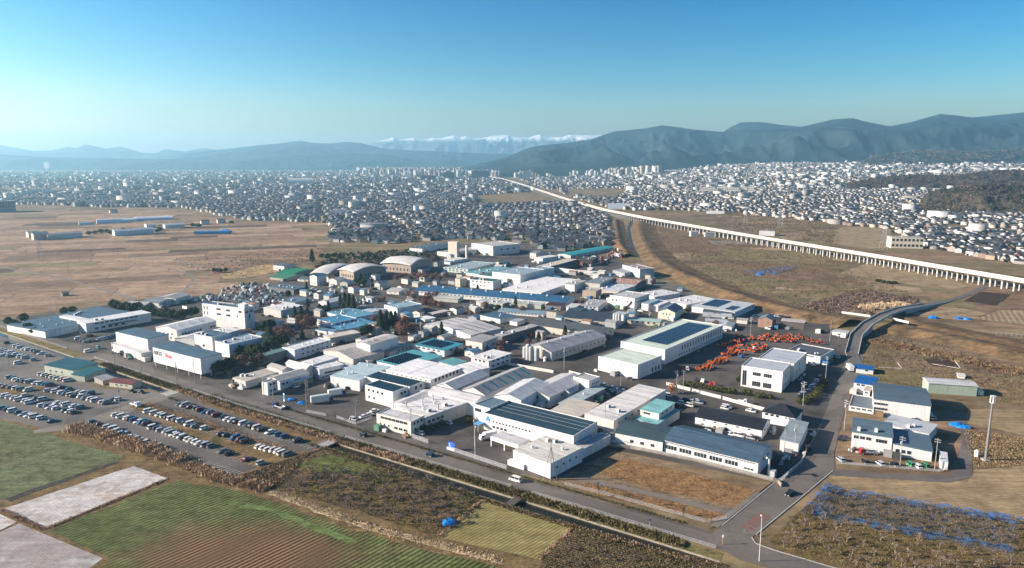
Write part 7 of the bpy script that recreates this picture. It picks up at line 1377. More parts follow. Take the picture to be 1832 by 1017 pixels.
orchard([(1560,610),(1700,640),(1820,665),(1820,700),(1600,665)], 26, 'the plots right of the road bridge', ORCH_T, 'trees right of the bridge', .7, 1.1, 4)
# brush, reeds and weeds: uncountable stems
def reeds(name, lines_, n, width, h_, m, label, lean=.35, k='f'):
    P = [[G(*V(k, p)) for p in L_] for L_ in lines_]; segs = [(a, c_) for L_ in P for a, c_ in zip(L_[:-1], L_[1:])]; w = np.array([(c_ - a).length for a, c_ in segs]); idx = rng.choice(len(segs), n, p=w / w.sum()); A = np.array([s_[0][:] for s_ in segs])[idx]; B_ = np.array([s_[1][:] for s_ in segs])[idx]
    t_ = rng.random((n, 1)); q = A + (B_ - A) * t_; d = (B_ - A); d /= np.linalg.norm(d, axis=1, keepdims=True); nrm = np.stack([-d[:, 1], d[:, 0], np.zeros(n)], 1)
    cl = vnoise(q[:, 0] / 3.5, q[:, 1] / 3.5, 5, 2)[:, None]
    q = q + nrm * rng.normal(0, width, (n, 1)); q[:, 2] = .03
    H_ = h_ * rng.uniform(.4, 1.0, (n, 1)) * (.35 + cl); tip = q + np.concatenate([rng.normal(0, lean, (n, 2)) * H_, H_], 1)
    a = rng.uniform(0, 6.28, n); s_ = np.stack([np.cos(a), np.sin(a), 0 * a], 1) * rng.uniform(.08, .22, (n, 1)) * (h_ ** .5)
    v = np.stack([q - s_, q + s_, tip + s_ * .6, tip - s_ * .6], 1).reshape(-1, 3)
    o = struct(name, soup(name, v, np.full(n, 4), np.arange(n * 4), [m]), 'stuff'); o['label'] = label; o['category'] = 'reeds'
REED = leaf_mat('dry_reed', (.30, .185, .105), (.56, .41, .265), .3); REED2 = leaf_mat('pale_straw', (.42, .31, .18), (.64, .51, .34), .4); WEEDL = leaf_mat('bank_weed', (.07, .065, .025), (.20, .16, .07), .4); BRUSH = leaf_mat('brown_brush', (.13, .095, .06), (.235, .175, .11), .08); OLIVE = leaf_mat('olive_grass', (.12, .12, .045), (.22, .19, .085), .3)
reeds('dry_reeds', [[(128,768),(180,778),(260,805),(330,828)]], 7000, 1.5, 2.4, REED, 'thick dry reeds beside the near car park'); reeds('dry_reeds', [[(330,828),(400,858),(440,866),(480,876)]], 5000, 1.3, 1.6, REED, 'brown weeds at the corner of the near car park')
reeds('straw_heap', [[(485,880),(540,900),(600,922),(640,938)],[(650,940),(700,955),(760,970),(830,985),(900,1005)]], 5000, .9, .5, REED2, 'pale straw strip dividing orchard from green field')
reeds('bank_weeds', [[tuple(PX(*ST(s_, -3.2)[:2])) for s_ in range(-200, 172, 12)]], 26000, 1.1, 1.1, WEEDL, 'olive weeds on the canal bank'); reeds('bank_weeds', [[tuple(PX(*ST(s_, -4.6)[:2])) for s_ in range(-120, 60, 12)]], 9000, .7, 1.3, REED, 'dry grass above the canal wall')
reeds('bank_weeds', [[tuple(PX(*ST(s_, -13.4)[:2])) for s_ in range(-110, 172, 12)]], 6000, .8, .6, WEEDL, 'weeds on the field side of the canal')
reeds('verge_weeds', [[tuple(PX(*ST(s_, 9.8)[:2])) for s_ in range(-60, 165, 12)]], 5000, .5, .5, WEEDL, 'weeds along the far edge of the main road')
reeds('verge_weeds', [[(262,722),(400,768),(520,810)]], 5000, 1.2, .5, REED, 'dry grass on the car park island'); reeds('verge_weeds', [[(372,708),(480,742),(590,780)]], 5000, 2.0, .5, WEEDL, 'grass between car park and canal'); reeds('verge_weeds', [[(80,948),(301,857)],[(2,912),(80,948)],[(470,838),(585,800)],[(785,962),(862,897)],[(964,1001),(1023,946)]], 7000, .5, .5, REED, 'dry grass on the field edges')
reeds('river_brush', [[(1180,468),(1260,505),(1360,540),(1500,575)]], 6000, 5, 1.6, leaf_mat('levee_weed', (.18, .11, .06), (.33, .23, .13), .1), 'dry grass on the river bank'); reeds('pampas_grass', [[(1548,556),(1575,552),(1600,550),(1618,550)]], 7000, 2.6, 3.6, REED2, 'stand of golden pampas grass by the road bridge')
reeds('river_brush', [[(1560,610),(1700,640),(1832,668)]], 8000, 4, 1.6, leaf_mat('river_weed', (.13, .08, .05), (.26, .18, .10), .1), 'brown brush in the river channel right of the bridge'); reeds('river_brush', [[(1600,590),(1700,608),(1832,640)]], 6000, 3, 1.6, leaf_mat('river_weed_b', (.16, .11, .05), (.30, .22, .12), .1), 'dry grass on the channel bank right of the bridge')
# brush over the rough right-hand plots
def brush(name, poly, n, rad, hgt, m, label, leaf=10):
    poly_w = [G(*p) for p in poly]; x0, x1 = min(p.x for p in poly_w), max(p.x for p in poly_w); y0, y1 = min(p.y for p in poly_w), max(p.y for p in poly_w)
    x, y = rng.uniform(x0, x1, n * 4), rng.uniform(y0, y1, n * 4); k = inpoly(x, y, [(p.x, p.y) for p in poly_w]) & (vnoise(x / 60, y / 60, 91, 3) > .42)
    C = np.stack([x[k], y[k], 0 * x[k]], 1)[:n]; r_ = rng.uniform(.5, 1, len(C)) * rad
    o = struct(name, clump_mesh(name, C, r_, r_ * hgt, m, leaf), 'stuff'); o['label'] = label; o['category'] = 'brush'
brush('brown_brush', [(1150,405),(1300,420),(1480,460),(1560,490),(1640,530),(1560,560),(1440,548),(1300,510),(1190,470)], 4500, 1.1, .7, BRUSH, 'low bare brush over the plots left of the viaduct')
brush('bare_thicket', [(1430,548),(1540,518),(1640,535),(1640,545),(1560,565),(1480,562)], 2600, 1.5, 1.2, leaf_mat('thicket_twig', (.12, .085, .065), (.22, .16, .125), .15), 'dense bare thicket before the road bridge', 14)
brush('brown_brush', [(1280,375),(1420,385),(1500,405),(1500,440),(1400,425),(1280,405)], 1600, 1.8, .9, BRUSH, 'low brush behind the viaduct'); brush('olive_brush', [(1200,425),(1480,470),(1600,520),(1400,530),(1230,480)], 2600, .9, .5, OLIVE, 'olive grass tufts on the rough plots'); brush('brown_brush', [(1560,590),(1832,645),(1832,700),(1560,670)], 1500, .7, .6, BRUSH, 'weeds over the plots right of the bridge')
brush('brown_brush', [(300,470),(600,440),(640,470),(420,500)], 900, 1.0, .8, BRUSH, 'brush beside the sports ground'); brush('town_edge_trees', [(600,455),(760,445),(800,470),(560,480)], 500, 2.5, 1.4, TREE_D, 'dark shrubs behind the sports halls'); 
def hill_wood(name, K, n, rad, m, label):
    ny, nx = K.shape[:2]; j = rng.uniform(1, ny * .8, n); i = rng.uniform(nx * .02, nx * .98, n); j0, i0 = j.astype(int), i.astype(int); fj, fi = (j - j0)[:, None], (i - i0)[:, None]
    C = (K[j0, i0] * (1 - fi) + K[j0, i0 + 1] * fi) * (1 - fj) + (K[j0 + 1, i0] * (1 - fi) + K[j0 + 1, i0 + 1] * fi) * fj; C = C[C[:, 2] > 3]
    r_ = rng.uniform(.6, 1.2, len(C)) * rad; o = struct(name, clump_mesh(name, C - [0, 0, .5], r_, r_ * rng.uniform(1.0, 1.8, len(C)), m, 10), 'stuff'); o['label'] = label; o['category'] = 'wood'
HW1 = leaf_mat('hill_trees', (.04, .04, .028), (.155, .11, .085), .012); HW2 = leaf_mat('hill_trees_green', (.035, .045, .024), (.15, .112, .08), .014)
hill_wood('hill_wood', KN2, 4200, 3.4, HW2, 'mixed wood on the knoll at the right edge'); hill_wood('hill_wood', KN1, 4600, 4.2, HW1, 'bare brown wood on the farther knoll'); hill_wood('hill_wood', KN3, 3500, 11, HW2, 'dark wood on the foothill below the right mountains')
brush('dark_wood', [(860,366),(920,366),(930,378),(850,376)], 400, 4, 1.6, TREE_D, 'dark grove among the far houses')
def tufts(name, poly, n, h_, m, label, w=.22):
    P = [G(*p) for p in poly]; x0, x1 = min(p.x for p in P), max(p.x for p in P); y0, y1 = min(p.y for p in P), max(p.y for p in P)
    x, y = rng.uniform(x0, x1, n * 5), rng.uniform(y0, y1, n * 5); k = inpoly(x, y, [(p.x, p.y) for p in P]); x, y = x[k], y[k]
    k = vnoise(x / 5, y / 5, 17, 3) > rng.uniform(.25, .75, len(x)); x, y = x[k][:n], y[k][:n]; n = len(x)
    q = np.stack([x, y, np.full(n, .04)], 1); H_ = h_ * rng.uniform(.4, 1.2, (n, 1)); tip = q + np.concatenate([rng.normal(0, .3, (n, 2)) * H_, H_], 1); a = rng.uniform(0, 6.28, n); s_ = np.stack([np.cos(a), np.sin(a), 0 * a], 1) * w * rng.uniform(.5, 1.3, (n, 1))
    v = np.stack([q - s_, q + s_, tip + s_ * .7, tip - s_ * .7], 1).reshape(-1, 3)
    o = struct(name, soup(name, v, np.full(n, 4), np.arange(n * 4), [m]), 'stuff'); o['label'] = label; o['category'] = 'grass'
GRT = leaf_mat('grass_blade', (.14, .18, .055), (.27, .31, .12), .4); GRD = leaf_mat('dry_blade', (.18, .13, .07), (.30, .22, .125), .4); GRB = leaf_mat('brown_blade', (.24, .14, .07), (.38, .235, .12), .5); GRM = leaf_mat('mixed_blade', (.11, .095, .042), (.21, .165, .085), .3)
tufts('lawn_tufts', [(1112,820),(1230,846),(1352,877),(1318,908),(1190,880),(1078,850)], 5000, .14, GRB, 'brown dead grass blades on the fenced lawn'); tufts('lawn_tufts', [(1046,864),(1180,893),(1298,922),(1272,934),(1160,908),(1022,873)], 3000, .14, GRB, 'brown dead grass blades on the roadside lawn strip')
tufts('orchard_grass', [(478,872),(560,812),(600,800),(862,884),(785,962),(640,915)], 9000, .2, GRM, 'rough grass under the canal orchard'); tufts('orchard_grass', [(1380,970),(1420,925),(1476,871),(1832,933),(1832,1017),(1520,1017)], 8000, .2, GRM, 'rough grass under the right orchards'); tufts('meadow_grass', [(400,862),(470,838),(560,806),(500,870)], 4000, .4, GRD, 'dry grass beside the car park end'); tufts('meadow_grass', [(1030,947),(1305,1012),(1300,1017),(970,1017)], 3000, .25, GRM, 'weeds on the garden plot')
tufts('meadow_grass', [(862,893),(1290,1013),(1200,1000),(1023,946),(862,898)], 9000, .45, GRD, 'dry grass along the field side of the canal'); tufts('weed_tufts', [(1722,765),(1832,786),(1832,833),(1745,840),(1730,800)], 4000, .3, GRD, 'dry weeds round the cell mast'); tufts('weed_tufts', [(1540,640),(1700,660),(1832,680),(1832,725),(1700,700),(1560,680)], 4000, .3, GRM, 'weeds behind the yard halls')
# blue netting draped over the right orchard
def net(name, poly, zf, label, dens=.5):
    P = [G(*p) for p in poly]; n, m_ = 60, 14; vs_ = []
    for j in range(m_ + 1):
        for i in range(n + 1):
            a, c_ = P[0].lerp(P[1], i / n), P[3].lerp(P[2], i / n); q = a.lerp(c_, j / m_); z_ = zf * (.55 + .55 * float(vnoise(np.array([q.x / 3.0]), np.array([q.y / 3.0]), 61, 3)[0]))
            if j in (0, m_) or i in (0, n): z_ *= .15
            vs_.append((q.x + random.uniform(-.2, .2), q.y + random.uniform(-.2, .2), .1 + z_))
    fs_ = [(j * (n + 1) + i, j * (n + 1) + i + 1, (j + 1) * (n + 1) + i + 1, (j + 1) * (n + 1) + i) for j in range(m_) for i in range(n)]
    m, t, bs = base_mat('blue_net', .7); bs.inputs['Base Color'].default_value = (.04, .15, .38, 1)
    nz = noise(t, wpos(t), .35, 4, .6); mr = nn(t, 'ShaderNodeMapRange'); t.links.new(nz, mr.inputs[0]); mr.inputs[1].default_value = .47; mr.inputs[2].default_value = .66; mr.inputs[3].default_value = .03; mr.inputs[4].default_value = dens
    t.links.new(mr.outputs[0], bs.inputs['Alpha'])
    me = bpy.data.meshes.new(name); me.from_pydata(vs_, [], fs_); me.materials.append(m); thing(name, label, 'net', me=me)
net('orchard_net', [(1428,922),(1476,870),(1500,873),(1465,924)], 1.8, 'blue bird net bunched at the left end of the orchard', .5); net('orchard_net', [(1470,872),(1832,932),(1828,940),(1470,880)], 1.6, 'blue bird net strip along the tan field edge', .8); net('orchard_net', [(1460,880),(1832,938),(1815,992),(1450,922)], 2.4, 'thin blue bird net draped over the right orchard', .15); net('orchard_net', [(1450,918),(1812,984),(1815,996),(1455,927)], 1.4, 'blue bird net strip along the front of the netted orchard', .45)
net('field_net', [(1330,487),(1400,478),(1428,480),(1390,493)], 1.5, 'bright blue nets spread on the plots left of the viaduct', .75)
TARP = gloss('blue_tarp', (.01, .20, .62), .35)
def tarp(k, p, s_, label):
    b = MB(); rd = random.Random(p[0]); n = 9; ring = lambda r_, z_: [(math.cos(a * 6.28 / n) * r_ * rd.uniform(.8, 1.2) * 1.3, math.sin(a * 6.28 / n) * r_ * rd.uniform(.8, 1.2), z_ * rd.uniform(.8, 1.2)) for a in range(n)]
    b.v = ring(1, .0) + ring(.9, .5) + ring(.45, .9) + [(0, 0, 1.0)]; b.f = [(L_ * n + i, L_ * n + (i + 1) % n, (L_ + 1) * n + (i + 1) % n, (L_ + 1) * n + i) for L_ in (0, 1) for i in range(n)] + [(2 * n + i, 2 * n + (i + 1) % n, 3 * n) for i in range(n)]; b.m = [0] * len(b.f)
    o = thing('tarpaulin_heap', label, 'tarpaulin', G(*V(k, p)), me=b.mesh('tarpaulin_heap', TARP)); o.scale = (s_, s_, s_ * .62)
for k, p, s_, lab in (('f', (803,936), 2.2, 'bright blue tarpaulin heap at the orchard corner'), ('g', (1070,560), 2.4, 'large blue tarpaulin heap beside the yard road'), ('g', (1110,578), 1.5, 'small blue tarpaulin heap between two others beside the yard road'), ('g', (1145,580), 1.9, 'rightmost blue tarpaulin heap beside the yard road'), ('q', (875,415), 3, 'blue tarpaulin heap in the plots right of the bridge'), ('q', (1090,420), 2.6, 'long blue tarpaulin in the plots, left of the pair'), ('q', (1160,425), 2.4, 'blue tarpaulin in the plots, right of the pair'), ('b', (890,650), 1.8, 'blue sheeted skip at the truck yard gate'), ('b', (770,610), 1.6, 'blue sheeted pile left of the skip at the truck yard'), ('z', (460,905), 3, 'blue sheet below the nets near the viaduct'), ('x', (15,700), 8, 'blue covered pile at the edge of the far rice fields')): tarp(k, p, s_, lab)
b = MB(); b.box(-28, 28, -5, 5, 0, 5); thing('blue_net_shed', 'flat blue netted shed at the edge of the left plain', 'shed', G(*V('w', (1435,712))), .1, me=b.mesh('blue_net_shed', plain('net_blue', (.04, .22, .45))))
# scrap yard and storage clutter: machines, crates and wrecks one by one
def junk_mesh(i):
    rd = random.Random(100 + i); b = MB(); b.box(-1.2, 1.2, -.8, .8, 0, rd.uniform(.8, 1.6)); b.box(-.9, rd.uniform(0, .8), -.6, .6, rd.uniform(.7, 1), rd.uniform(1.7, 2.6)); b.tube((rd.uniform(-1, 1), 0, .5), (rd.uniform(-1.5, 1.5), .6, 2.6), .18, .14, 6); return b.mesh('scrap_item', WHITEP)
JM = [junk_mesh(i) for i in range(6)]; JC = [WHITEP, plain('scrap_grey', (.3, .31, .32)), plain('scrap_dark', (.05, .05, .055)), plain('scrap_blue', (.06, .2, .3)), plain('scrap_green', (.08, .2, .15)), plain('scrap_rust', (.22, .08, .05))]; JN = ['white', 'grey', 'black', 'blue', 'green', 'rusty']
def clutter(k, poly, n, s_, place, sc=(.8, 1.6)):
    xs, ys = [p[0] for p in poly], [p[1] for p in poly]; pts = []
    while len(pts) < n:
        x, y = random.uniform(min(xs), max(xs)), random.uniform(min(ys), max(ys))
        if bool(inpoly(np.array([x]), np.array([y]), poly)[0]): pts.append((x, y))
    for i, p in enumerate(sorted(pts)):
        j = random.choices(range(6), (5, 5, 6, 1, 1, s_))[0]; o = thing('scrap_item', '%s scrap machine, %s from left in %s' % (JN[j], ordw(i), place), 'scrap', G(*V(k, p)), random.uniform(0, 6), 'scrap in ' + place, random.choice(JM)); q = random.uniform(*sc); o.scale = (q, q * random.uniform(.7, 1.3), q * random.uniform(.6, 1)); slot(o, JC[j])
clutter('u', [(0,430),(350,330),(560,250),(900,170),(1300,160),(1500,250),(1650,330),(1500,450),(1100,560),(500,480),(120,490)], 170, 1, 'the used machinery yard on the left', (.7, 1.5)); clutter('j', [(350,570),(650,530),(830,590),(700,600),(350,620)], 30, 1, 'the machinery yard beside the shed', (.8, 1.6)); clutter('j', [(830,650),(1150,620),(1170,680),(900,720)], 22, 2, 'the walled lot behind the pines', (.7, 1.2))
clutter('l', [(430,330),(620,330),(760,260),(880,230),(900,160),(790,160),(640,260),(420,300)], 70, 12, 'the rust-red scrap heap by the river', (1.2, 2.4)); clutter('b', [(1120,440),(1500,480),(1500,510),(1200,480)], 14, 1, 'the stack beside the pale blue works', (.7, 1.1)); clutter('k', [(590,735),(780,745),(780,765),(590,760)], 8, 0, 'the stand before the long blue works', (1, 1.6)); clutter('b', [(100,420),(240,440),(240,500),(100,480)], 10, 1, 'the hopper corner of the roadside works', (.8, 1.5)); clutter('e', [(1500,600),(1640,640),(1560,690),(1490,720)], 10, 1, 'the pipe yard behind the long blue factory', (.5, .9))
bld('open dark shed with a blue-grey roof in the machinery yard', 'shed', 's', (335,125), (490,150), (570,128), 185, roof='slab', rc=(.10, .15, .18), wc=(.12, .13, .14), name='yard_shed'); bld('flat blue-roofed works below the machinery yard', FC, 's', (395,225), (500,240), (610,210), 262, roof='slab', rc=(.12, .2, .27), wc=(.55, .55, .53)); bld('white-roofed hall below the machinery yard', 'hall', 's', (280,275), (400,295), (555,260), 350, roof='slab', rc=(.74, .74, .73), wc=(.5, .5, .47), name='hall'); bld('white gabled hall before the pines', 'hall', 's', (665,235), (735,245), (870,212), 285, roof='gx', rc=(.72, .71, .7), rise=1.4, name='hall')
B = bld('two-storey works with a bright blue roof in the left middle', FC, 's', (645,358), (760,385), (935,350), 430, roof='flat', rc=(.06, .25, .42), wc=WHT, wins=[('L', 5, 6.5, 2, 1.2, .1, .9), ('L', 5, 3.2, 2, 1.2, .1, .9), ('R', 4, 6, 2, 1, .1, .9)]); bld('broad low works with blue roof and white vents in the left middle', FC, 's', (660,400), (800,440), (1085,385), 470, roof='slab', rc=(.10, .29, .44), vents=((.2, .3), (.4, .5), (.6, .4), (.8, .6), (.5, .8))); bld('rear blue-roofed works with many vents in the left middle', FC, 's', (700,310), (900,350), (1080,320), 385, roof='slab', rc=(.14, .33, .45), vents=((.1, .3), (.3, .6), (.5, .3), (.7, .6), (.9, .4), (.2, .8)))
bld('small dark blue porch roof before the blue-roofed works', 'annex', 's', (650,425), (720,440), (780,420), 470, roof='slab', rc=(.10, .2, .26), name='annex'); bld('beige-roofed row of workshops before the blue works', 'workshop', 's', (695,470), (745,488), (955,450), 538, roof='slab', rc=(.62, .56, .5), wc=(.4, .38, .35), name='workshop', wins=[('L', 1, 2, 3, 2.4, .2, .8)]); bld('white box hall with blue flat roof beside the factory road', 'hall', 's', (1128,255), (1215,280), (1385,250), 335, roof='flat', rc=(.30, .42, .48), name='hall', wins=[('R', 1, 5.5, 4, .8, .5, .9)]); bld('low pale works between the blue vents and the white box hall', FC, 's', (935,300), (1000,315), (1130,285), 345, roof='slab', rc=(.5, .56, .6))
bld('white van body store beside the bare trees', 'store', 'k', (185,830), (225,860), (300,830), 890, roof='slab', rc=(.8, .8, .8), name='store_box'); bld('weathered brown lumber shed before the long blue works', 'shed', 'k', (270,790), (310,805), (465,765), 840, roof='slab', rc=(.55, .5, .47), wc=(.3, .22, .18), name='shed')
HS = [('j', (630,450), (690,465), (770,445), 530, 'grey house before the middle sports hall'), ('j', (740,480), (800,490), (840,470), 545, 'white house before the middle sports hall'), ('j', (1090,490), (1125,500), (1190,480), 560, 'cream house left of the park trees'), ('j', (1225,560), (1320,580), (1385,545), 610, 'low white house at the factory road'), ('j', (100,300), (160,320), (240,295), 370, 'grey farmhouse at the sports ground'), ('j', (325,440), (400,455), (450,430), 480, 'low dark house left of the blue-roofed house'), ('j', (450,410), (490,425), (560,405), 520, 'two-storey house with a bright blue roof before the left hall'), ('r', (1130,200), (1230,215), (1290,185), 255, 'pale blue works office at the machinery yard edge'), ('r', (1030,225), (1110,245), (1200,215), 275, 'low pale shed left of the works office'), ('r', (925,240), (1010,262), (1040,240), 280, 'white low shed at the tree belt'), ('k', (1310,180), (1350,190), (1420,170), 245, 'white gabled house left of the teal hall'), ('k', (945,280), (1000,292), (1060,270), 325, 'white house behind the green roofs'), ('l', (850,350), (880,358), (930,340), 385, 'grey house at the scrap yard')]
for k, L_, N_2, R_2, b_, lab in HS: bld(lab, 'house', k, L_, N_2, R_2, b_, roof=random.choice(['gx', 'gy']), rc=((.06, .2, .34) if 'blue roof' in lab else random.choice([(.10, .12, .14), (.2, .22, .24), (.4, .4, .4)])), rise=1.5, wc=random.choice([(.6, .58, .53), (.5, .48, .44), (.66, .66, .64)]), name='house', wins=[('L', 2, 2.2, 1.4, 1.1, .15, .9), ('R', 2, 2.2, 1.4, 1.1, .15, .9)])
# garden plot frames and white curbs on the right
for pts, lab in ((((1572,658),(1612,660)), 'low white curb, front piece of the field corner'), (((1606,650),(1614,660)), 'low white curb, short piece of the field corner'), (((1668,652),(1716,660)), 'low white curb along the dark soil bed'), (((1707,644),(1718,659)), 'white curb at the right end of the dark soil bed')):
    o = poly_ribbon('garden_curb', [G(*p) for p in pts], .35, .02, plain('weathered_curb', (.5, .48, .45)), h=.35); del o['kind']; o['label'] = lab; o['category'] = 'curb'
# trellis posts of the right vineyard
TP = MB(); TP.box(-.08, .08, -.08, .08, 0, 2.2); TP.box(-.06, .06, -7, 7, 2.1, 2.2); TP = TP.mesh('trellis', plain('trellis_grey', (.4, .38, .36)))
for i in range(7): thing('vine_trellis', 'grey vine trellis frame, %s from left in the right plots' % ordw(i), 'trellis', G(1782 + i * 9, 600 + i * .8), R(80), 'vine trellises', TP)
# clutter against the factory walls
BOXM = MB(); BOXM.box(-1.5, 1.5, -1.2, 1.2, .15, 2.5); BOXM.box(-1.55, -1.45, -1.25, 1.25, .1, 2.55); BOXM.box(1.45, 1.55, -1.25, 1.25, .1, 2.55); BOXM.box(-1.45, 1.45, -1.22, 1.22, 0, .149); BOXM = BOXM.mesh('storage_container', WHITEP)
PALM = MB(); [PALM.box(x, x + 1.1, y, y + 1.1, 0, z_) for x, y, z_ in ((-1.7, -.6, 1.5), (-.5, -.6, 2.0), (.7, -.5, 1.0), (-1.1, .55, .8))]; PALM = PALM.mesh('pallet_stack', WHITEP)
DRM = MB(); [DRM.tube((x, y, 0), (x, y, .9), .3, .3, 8) for x, y in ((-.7, 0), (0, .1), (.7, -.1), (-.3, .65), (.4, .7))]; DRM = DRM.mesh('drum_group', WHITEP)
SHM = MB(); SHM.prism([(-1.6, 0), (1.6, 0), (1.6, 2.1), (-1.6, 2.6)], -2.2, 2.2, 'y'); SHM = fixn(SHM.mesh('store_shed', WHITEP))
CC = {'blue': plain('clutter_blue', (.05, .16, .32)), 'grey': plain('clutter_grey', (.28, .28, .28)), 'white': WHITEP, 'brown': plain('clutter_brown', (.24, .16, .09)), 'green': plain('clutter_green', (.08, .2, .13)), 'black': DARK, 'pale': plain('clutter_pale', (.5, .47, .4))}
def free(x, y, me_=None, pad=.6):
    for (fx, fy, yw, lx, ly, lb, h_, lf) in FOOT:
        dx, dy = x - fx, y - fy; u = dx * math.cos(yw) + dy * math.sin(yw); v = -dx * math.sin(yw) + dy * math.cos(yw)
        if -pad < u < lx + pad and -pad < v < ly + pad: return False
    s_, t_ = to_st(Vector((x, y, 0))); return t_ > 11
for f_ in list(FOOT):
    fx, fy, yw, lx, ly, lb, h_, lf = f_
    if len(lb.split()) > 10 or lf > 0 or lx * ly < 70: continue
    used = set()
    for _ in range(7):
        kind = random.choice(['container', 'pallets', 'drums', 'shed', 'shrub', 'car', 'car', 'ac'])
        if kind in used: continue
        e = random.random(); off = random.uniform(1.6, 3.2)
        if random.random() < .5: u, v, rz = e * lx, -off, yw
        else: u, v, rz = -off, e * ly, yw + math.pi / 2
        x, y = fx + u * math.cos(yw) - v * math.sin(yw), fy + u * math.sin(yw) + v * math.cos(yw)
        if not free(x, y, None, 1.3): continue
        used.add(kind); P = Vector((x, y, .04)); c_ = random.choice(list(CC))
        if kind == 'car':
            kd = random.choice(KP); cl = random.choices(CP, CWT)[0]; P.z = .06; car(kd, cl, P, rz + random.choice([0, math.pi / 2]), '%s %s against the %s' % (cl, kd.split()[-1], lb), 'cars beside the factories')
        elif kind == 'shrub': tree('hedge', P, random.uniform(1.5, 2.6), random.uniform(.9, 1.5), 'shrub against the ' + lb, 'shrub', 'shrubs beside the factories')
        elif kind == 'ac': thing('air_conditioner_unit', 'white air conditioner at the ' + lb, 'air conditioner', P, rz, 'ground air conditioners', ACU)
        else:
            me_, nm = {'container': (BOXM, 'storage container'), 'pallets': (PALM, 'pallet stack'), 'drums': (DRM, 'drum group'), 'shed': (SHM, 'store shed')}[kind]
            if kind == 'shed': c_ = random.choice(['grey', 'white', 'pale', 'blue'])
            o = thing(nm.replace(' ', '_'), '%s %s against the %s' % (c_, nm, lb), nm.split()[-1], P, rz, nm + 's beside the factories', me_); slot(o, CC[c_])
trees('round', 's', [(300,600),(340,590),(380,570),(420,545),(300,460),(330,440),(700,330),(980,480),(1010,470),(240,640),(200,620)], 9, 4.2, 'in the dark grove among the left factories', 'dark grove')
trees('russet', 'n', [(60,230),(100,260),(1000,310),(1040,340),(1060,300),(1110,330),(980,240),(1050,250)], 8, 3.8, 'between the middle factories', 'middle russet trees'); trees('round', 'j', [(540,240),(600,250),(660,235),(720,250),(950,250),(1010,240),(1080,260),(900,500),(960,520),(1030,500)], 7, 3.6, 'round the sports halls', 'trees round the sports halls')
trees('round', 'w', [(600,715),(640,710),(680,705),(720,700),(750,712),(830,690),(860,700),(1060,700),(1080,690),(1300,660),(1340,665),(1560,640)], 7, 4.5, 'round the plain warehouses', 'trees of the plain')
zone = [(400,560),(480,520),(560,505),(700,495),(800,460),(960,445),(1080,462),(1200,515),(1340,555),(1345,600),(1200,575),(1060,590),(960,640),(800,640),(640,680),(520,690),(430,640)]
spots = []
while len(spots) < 95:
    x, y = random.uniform(430, 1330), random.uniform(450, 640)
    if not bool(inpoly(np.array([x]), np.array([y]), zone)[0]): continue
    P = G(x, y)
    if free(P.x, P.y, None, 4.2) and all((P - q).length > 9.5 for q, _ in spots): spots.append((P, x))
    elif random.random() < .0007: break
for i, (P, x) in enumerate(sorted(spots, key=lambda a: a[1])):
    w_, d_2, h_2 = random.uniform(4, 8), random.uniform(5, 9), random.uniform(2.6, 5.2); wc_ = random.choice([(.55, .55, .53), (.42, .40, .36), (.6, .57, .5), (.3, .32, .33)]); rn = random.choice([('grey', (.3, .31, .32)), ('dark', (.08, .09, .10)), ('blue', (.08, .2, .32)), ('pale', (.58, .57, .54)), ('rusty', (.28, .16, .11))])
    o = thing('small_shed', 'small %s-roofed shed, %s from left between the middle factories' % (rn[0], ordw(i)), 'shed', P, YAW + random.choice([0, math.pi / 2]) + random.gauss(0, .05), 'small sheds between the factories')
    b = MB(); b.prism([(-w_ / 2, 0), (w_ / 2, 0), (w_ / 2, h_2), (0, h_2 + .9), (-w_ / 2, h_2)], -d_2 / 2, d_2 / 2, 'y'); ob('wall', fixn(b.mesh('wall', wall_mat(wc_))), o); b = MB()
    for s_ in (-1, 1): roof_slab(b, [(0, -d_2 / 2 - .3, h_2 + .95), (0, d_2 / 2 + .3, h_2 + .95), (s_ * (w_ / 2 + .3), d_2 / 2 + .3, h_2 - .02), (s_ * (w_ / 2 + .3), -d_2 / 2 - .3, h_2 - .02)], .14)
    ob('roof', fixn(b.mesh('roof', roof_mat(rn[1]))), o); ob('window', window_mesh(1.4, 1.0), o, (0, -d_2 / 2, h_2 * .55))
tsp = []; tries = 0
while len(tsp) < 60 and tries < 4000:
    tries += 1; x, y = random.uniform(400, 1345), random.uniform(450, 690)
    if not bool(inpoly(np.array([x]), np.array([y]), zone)[0]): continue
    P = G(x, y)
    if free(P.x, P.y, None, 2.2) and all((P - q).length > 6 for q, _ in tsp) and all((P - q).length > 6.5 for q, _ in spots): tsp.append((P, x))
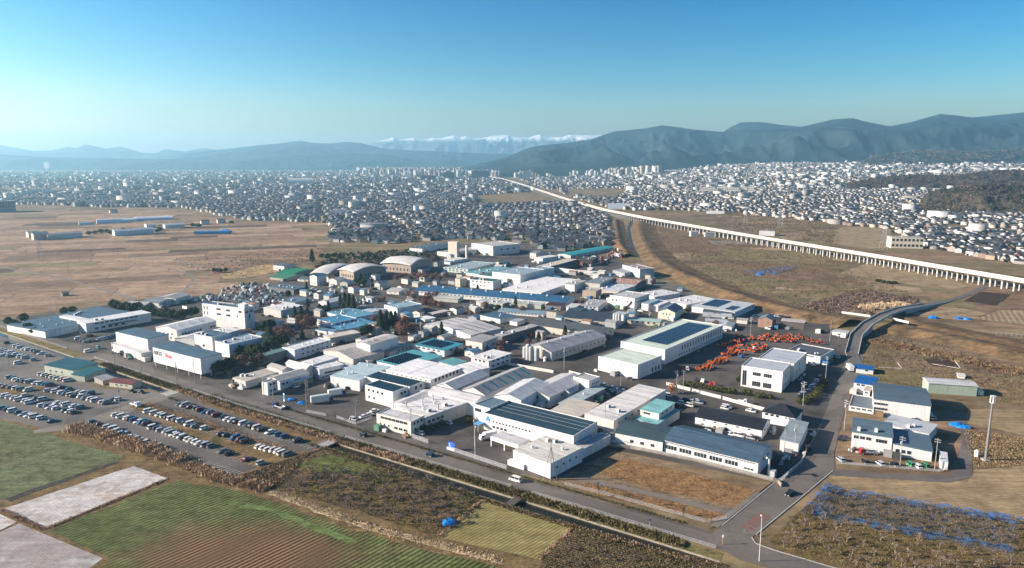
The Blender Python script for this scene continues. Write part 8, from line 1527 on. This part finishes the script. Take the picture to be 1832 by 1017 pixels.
for i, (P, x) in enumerate(sorted(tsp, key=lambda a: a[1])):
    kd = random.choice(['round', 'russet', 'russet', 'hedge', 'conifer']); hh_ = {'round': 6, 'russet': 6, 'hedge': 2.4, 'conifer': 9}[kd] * random.uniform(.7, 1.2)
    tree(kd, P, hh_, {'round': 2.6, 'russet': 2.6, 'hedge': 1.7, 'conifer': 2.4}[kd], '%s, %s from left among loose trees of the middle factories' % ({'round': 'dark evergreen', 'russet': 'leafless russet tree', 'hedge': 'green shrub', 'conifer': 'dark conifer'}[kd], ordw(i)), 'tree', 'loose trees of the middle factories')
# steam over the smokestack
P = G(*V('w', (335, 345))); b = MB()
import bmesh
bm = bmesh.new(); bmesh.ops.create_icosphere(bm, subdivisions=3, radius=1)
for v in bm.verts: n_ = float(vnoise(np.array([v.co.x * 1.3 + 5]), np.array([v.co.y * 1.3 + v.co.z * 1.7 + 5]), 11, 3)[0]); v.co *= .6 + .75 * n_
me = bpy.data.meshes.new('steam'); bm.to_mesh(me); bm.free(); m = bpy.data.materials.new('steam'); m.use_nodes = True; t = m.node_tree; t.nodes.clear(); pv = t.nodes.new('ShaderNodeVolumePrincipled'); pv.inputs['Density'].default_value = .02; pv.inputs['Color'].default_value = (1, 1, 1, 1); oo = t.nodes.new('ShaderNodeOutputMaterial'); t.links.new(pv.outputs[0], oo.inputs['Volume']); me.materials.append(m)
o = thing('steam_plume', 'white steam plume drifting over the far smokestack', 'steam', (P.x - 10, P.y, 88), me=me); o.scale = (17, 15, 25); o['kind'] = 'stuff'

# ================================================================== AIR
b = MB(); b.box(-17500, 17500, -4000, 21000, -140, 770)
m = bpy.data.materials.new('haze'); m.use_nodes = True; t = m.node_tree; t.nodes.clear(); pv = t.nodes.new('ShaderNodeVolumePrincipled'); pv.inputs['Density'].default_value = 8.5e-5; pv.inputs['Color'].default_value = (.40, .77, 1.0, 1); pv.inputs['Anisotropy'].default_value = .45
oo = t.nodes.new('ShaderNodeOutputMaterial'); t.links.new(pv.outputs[0], oo.inputs['Volume'])
struct('haze', b.mesh('haze', m), 'stuff')
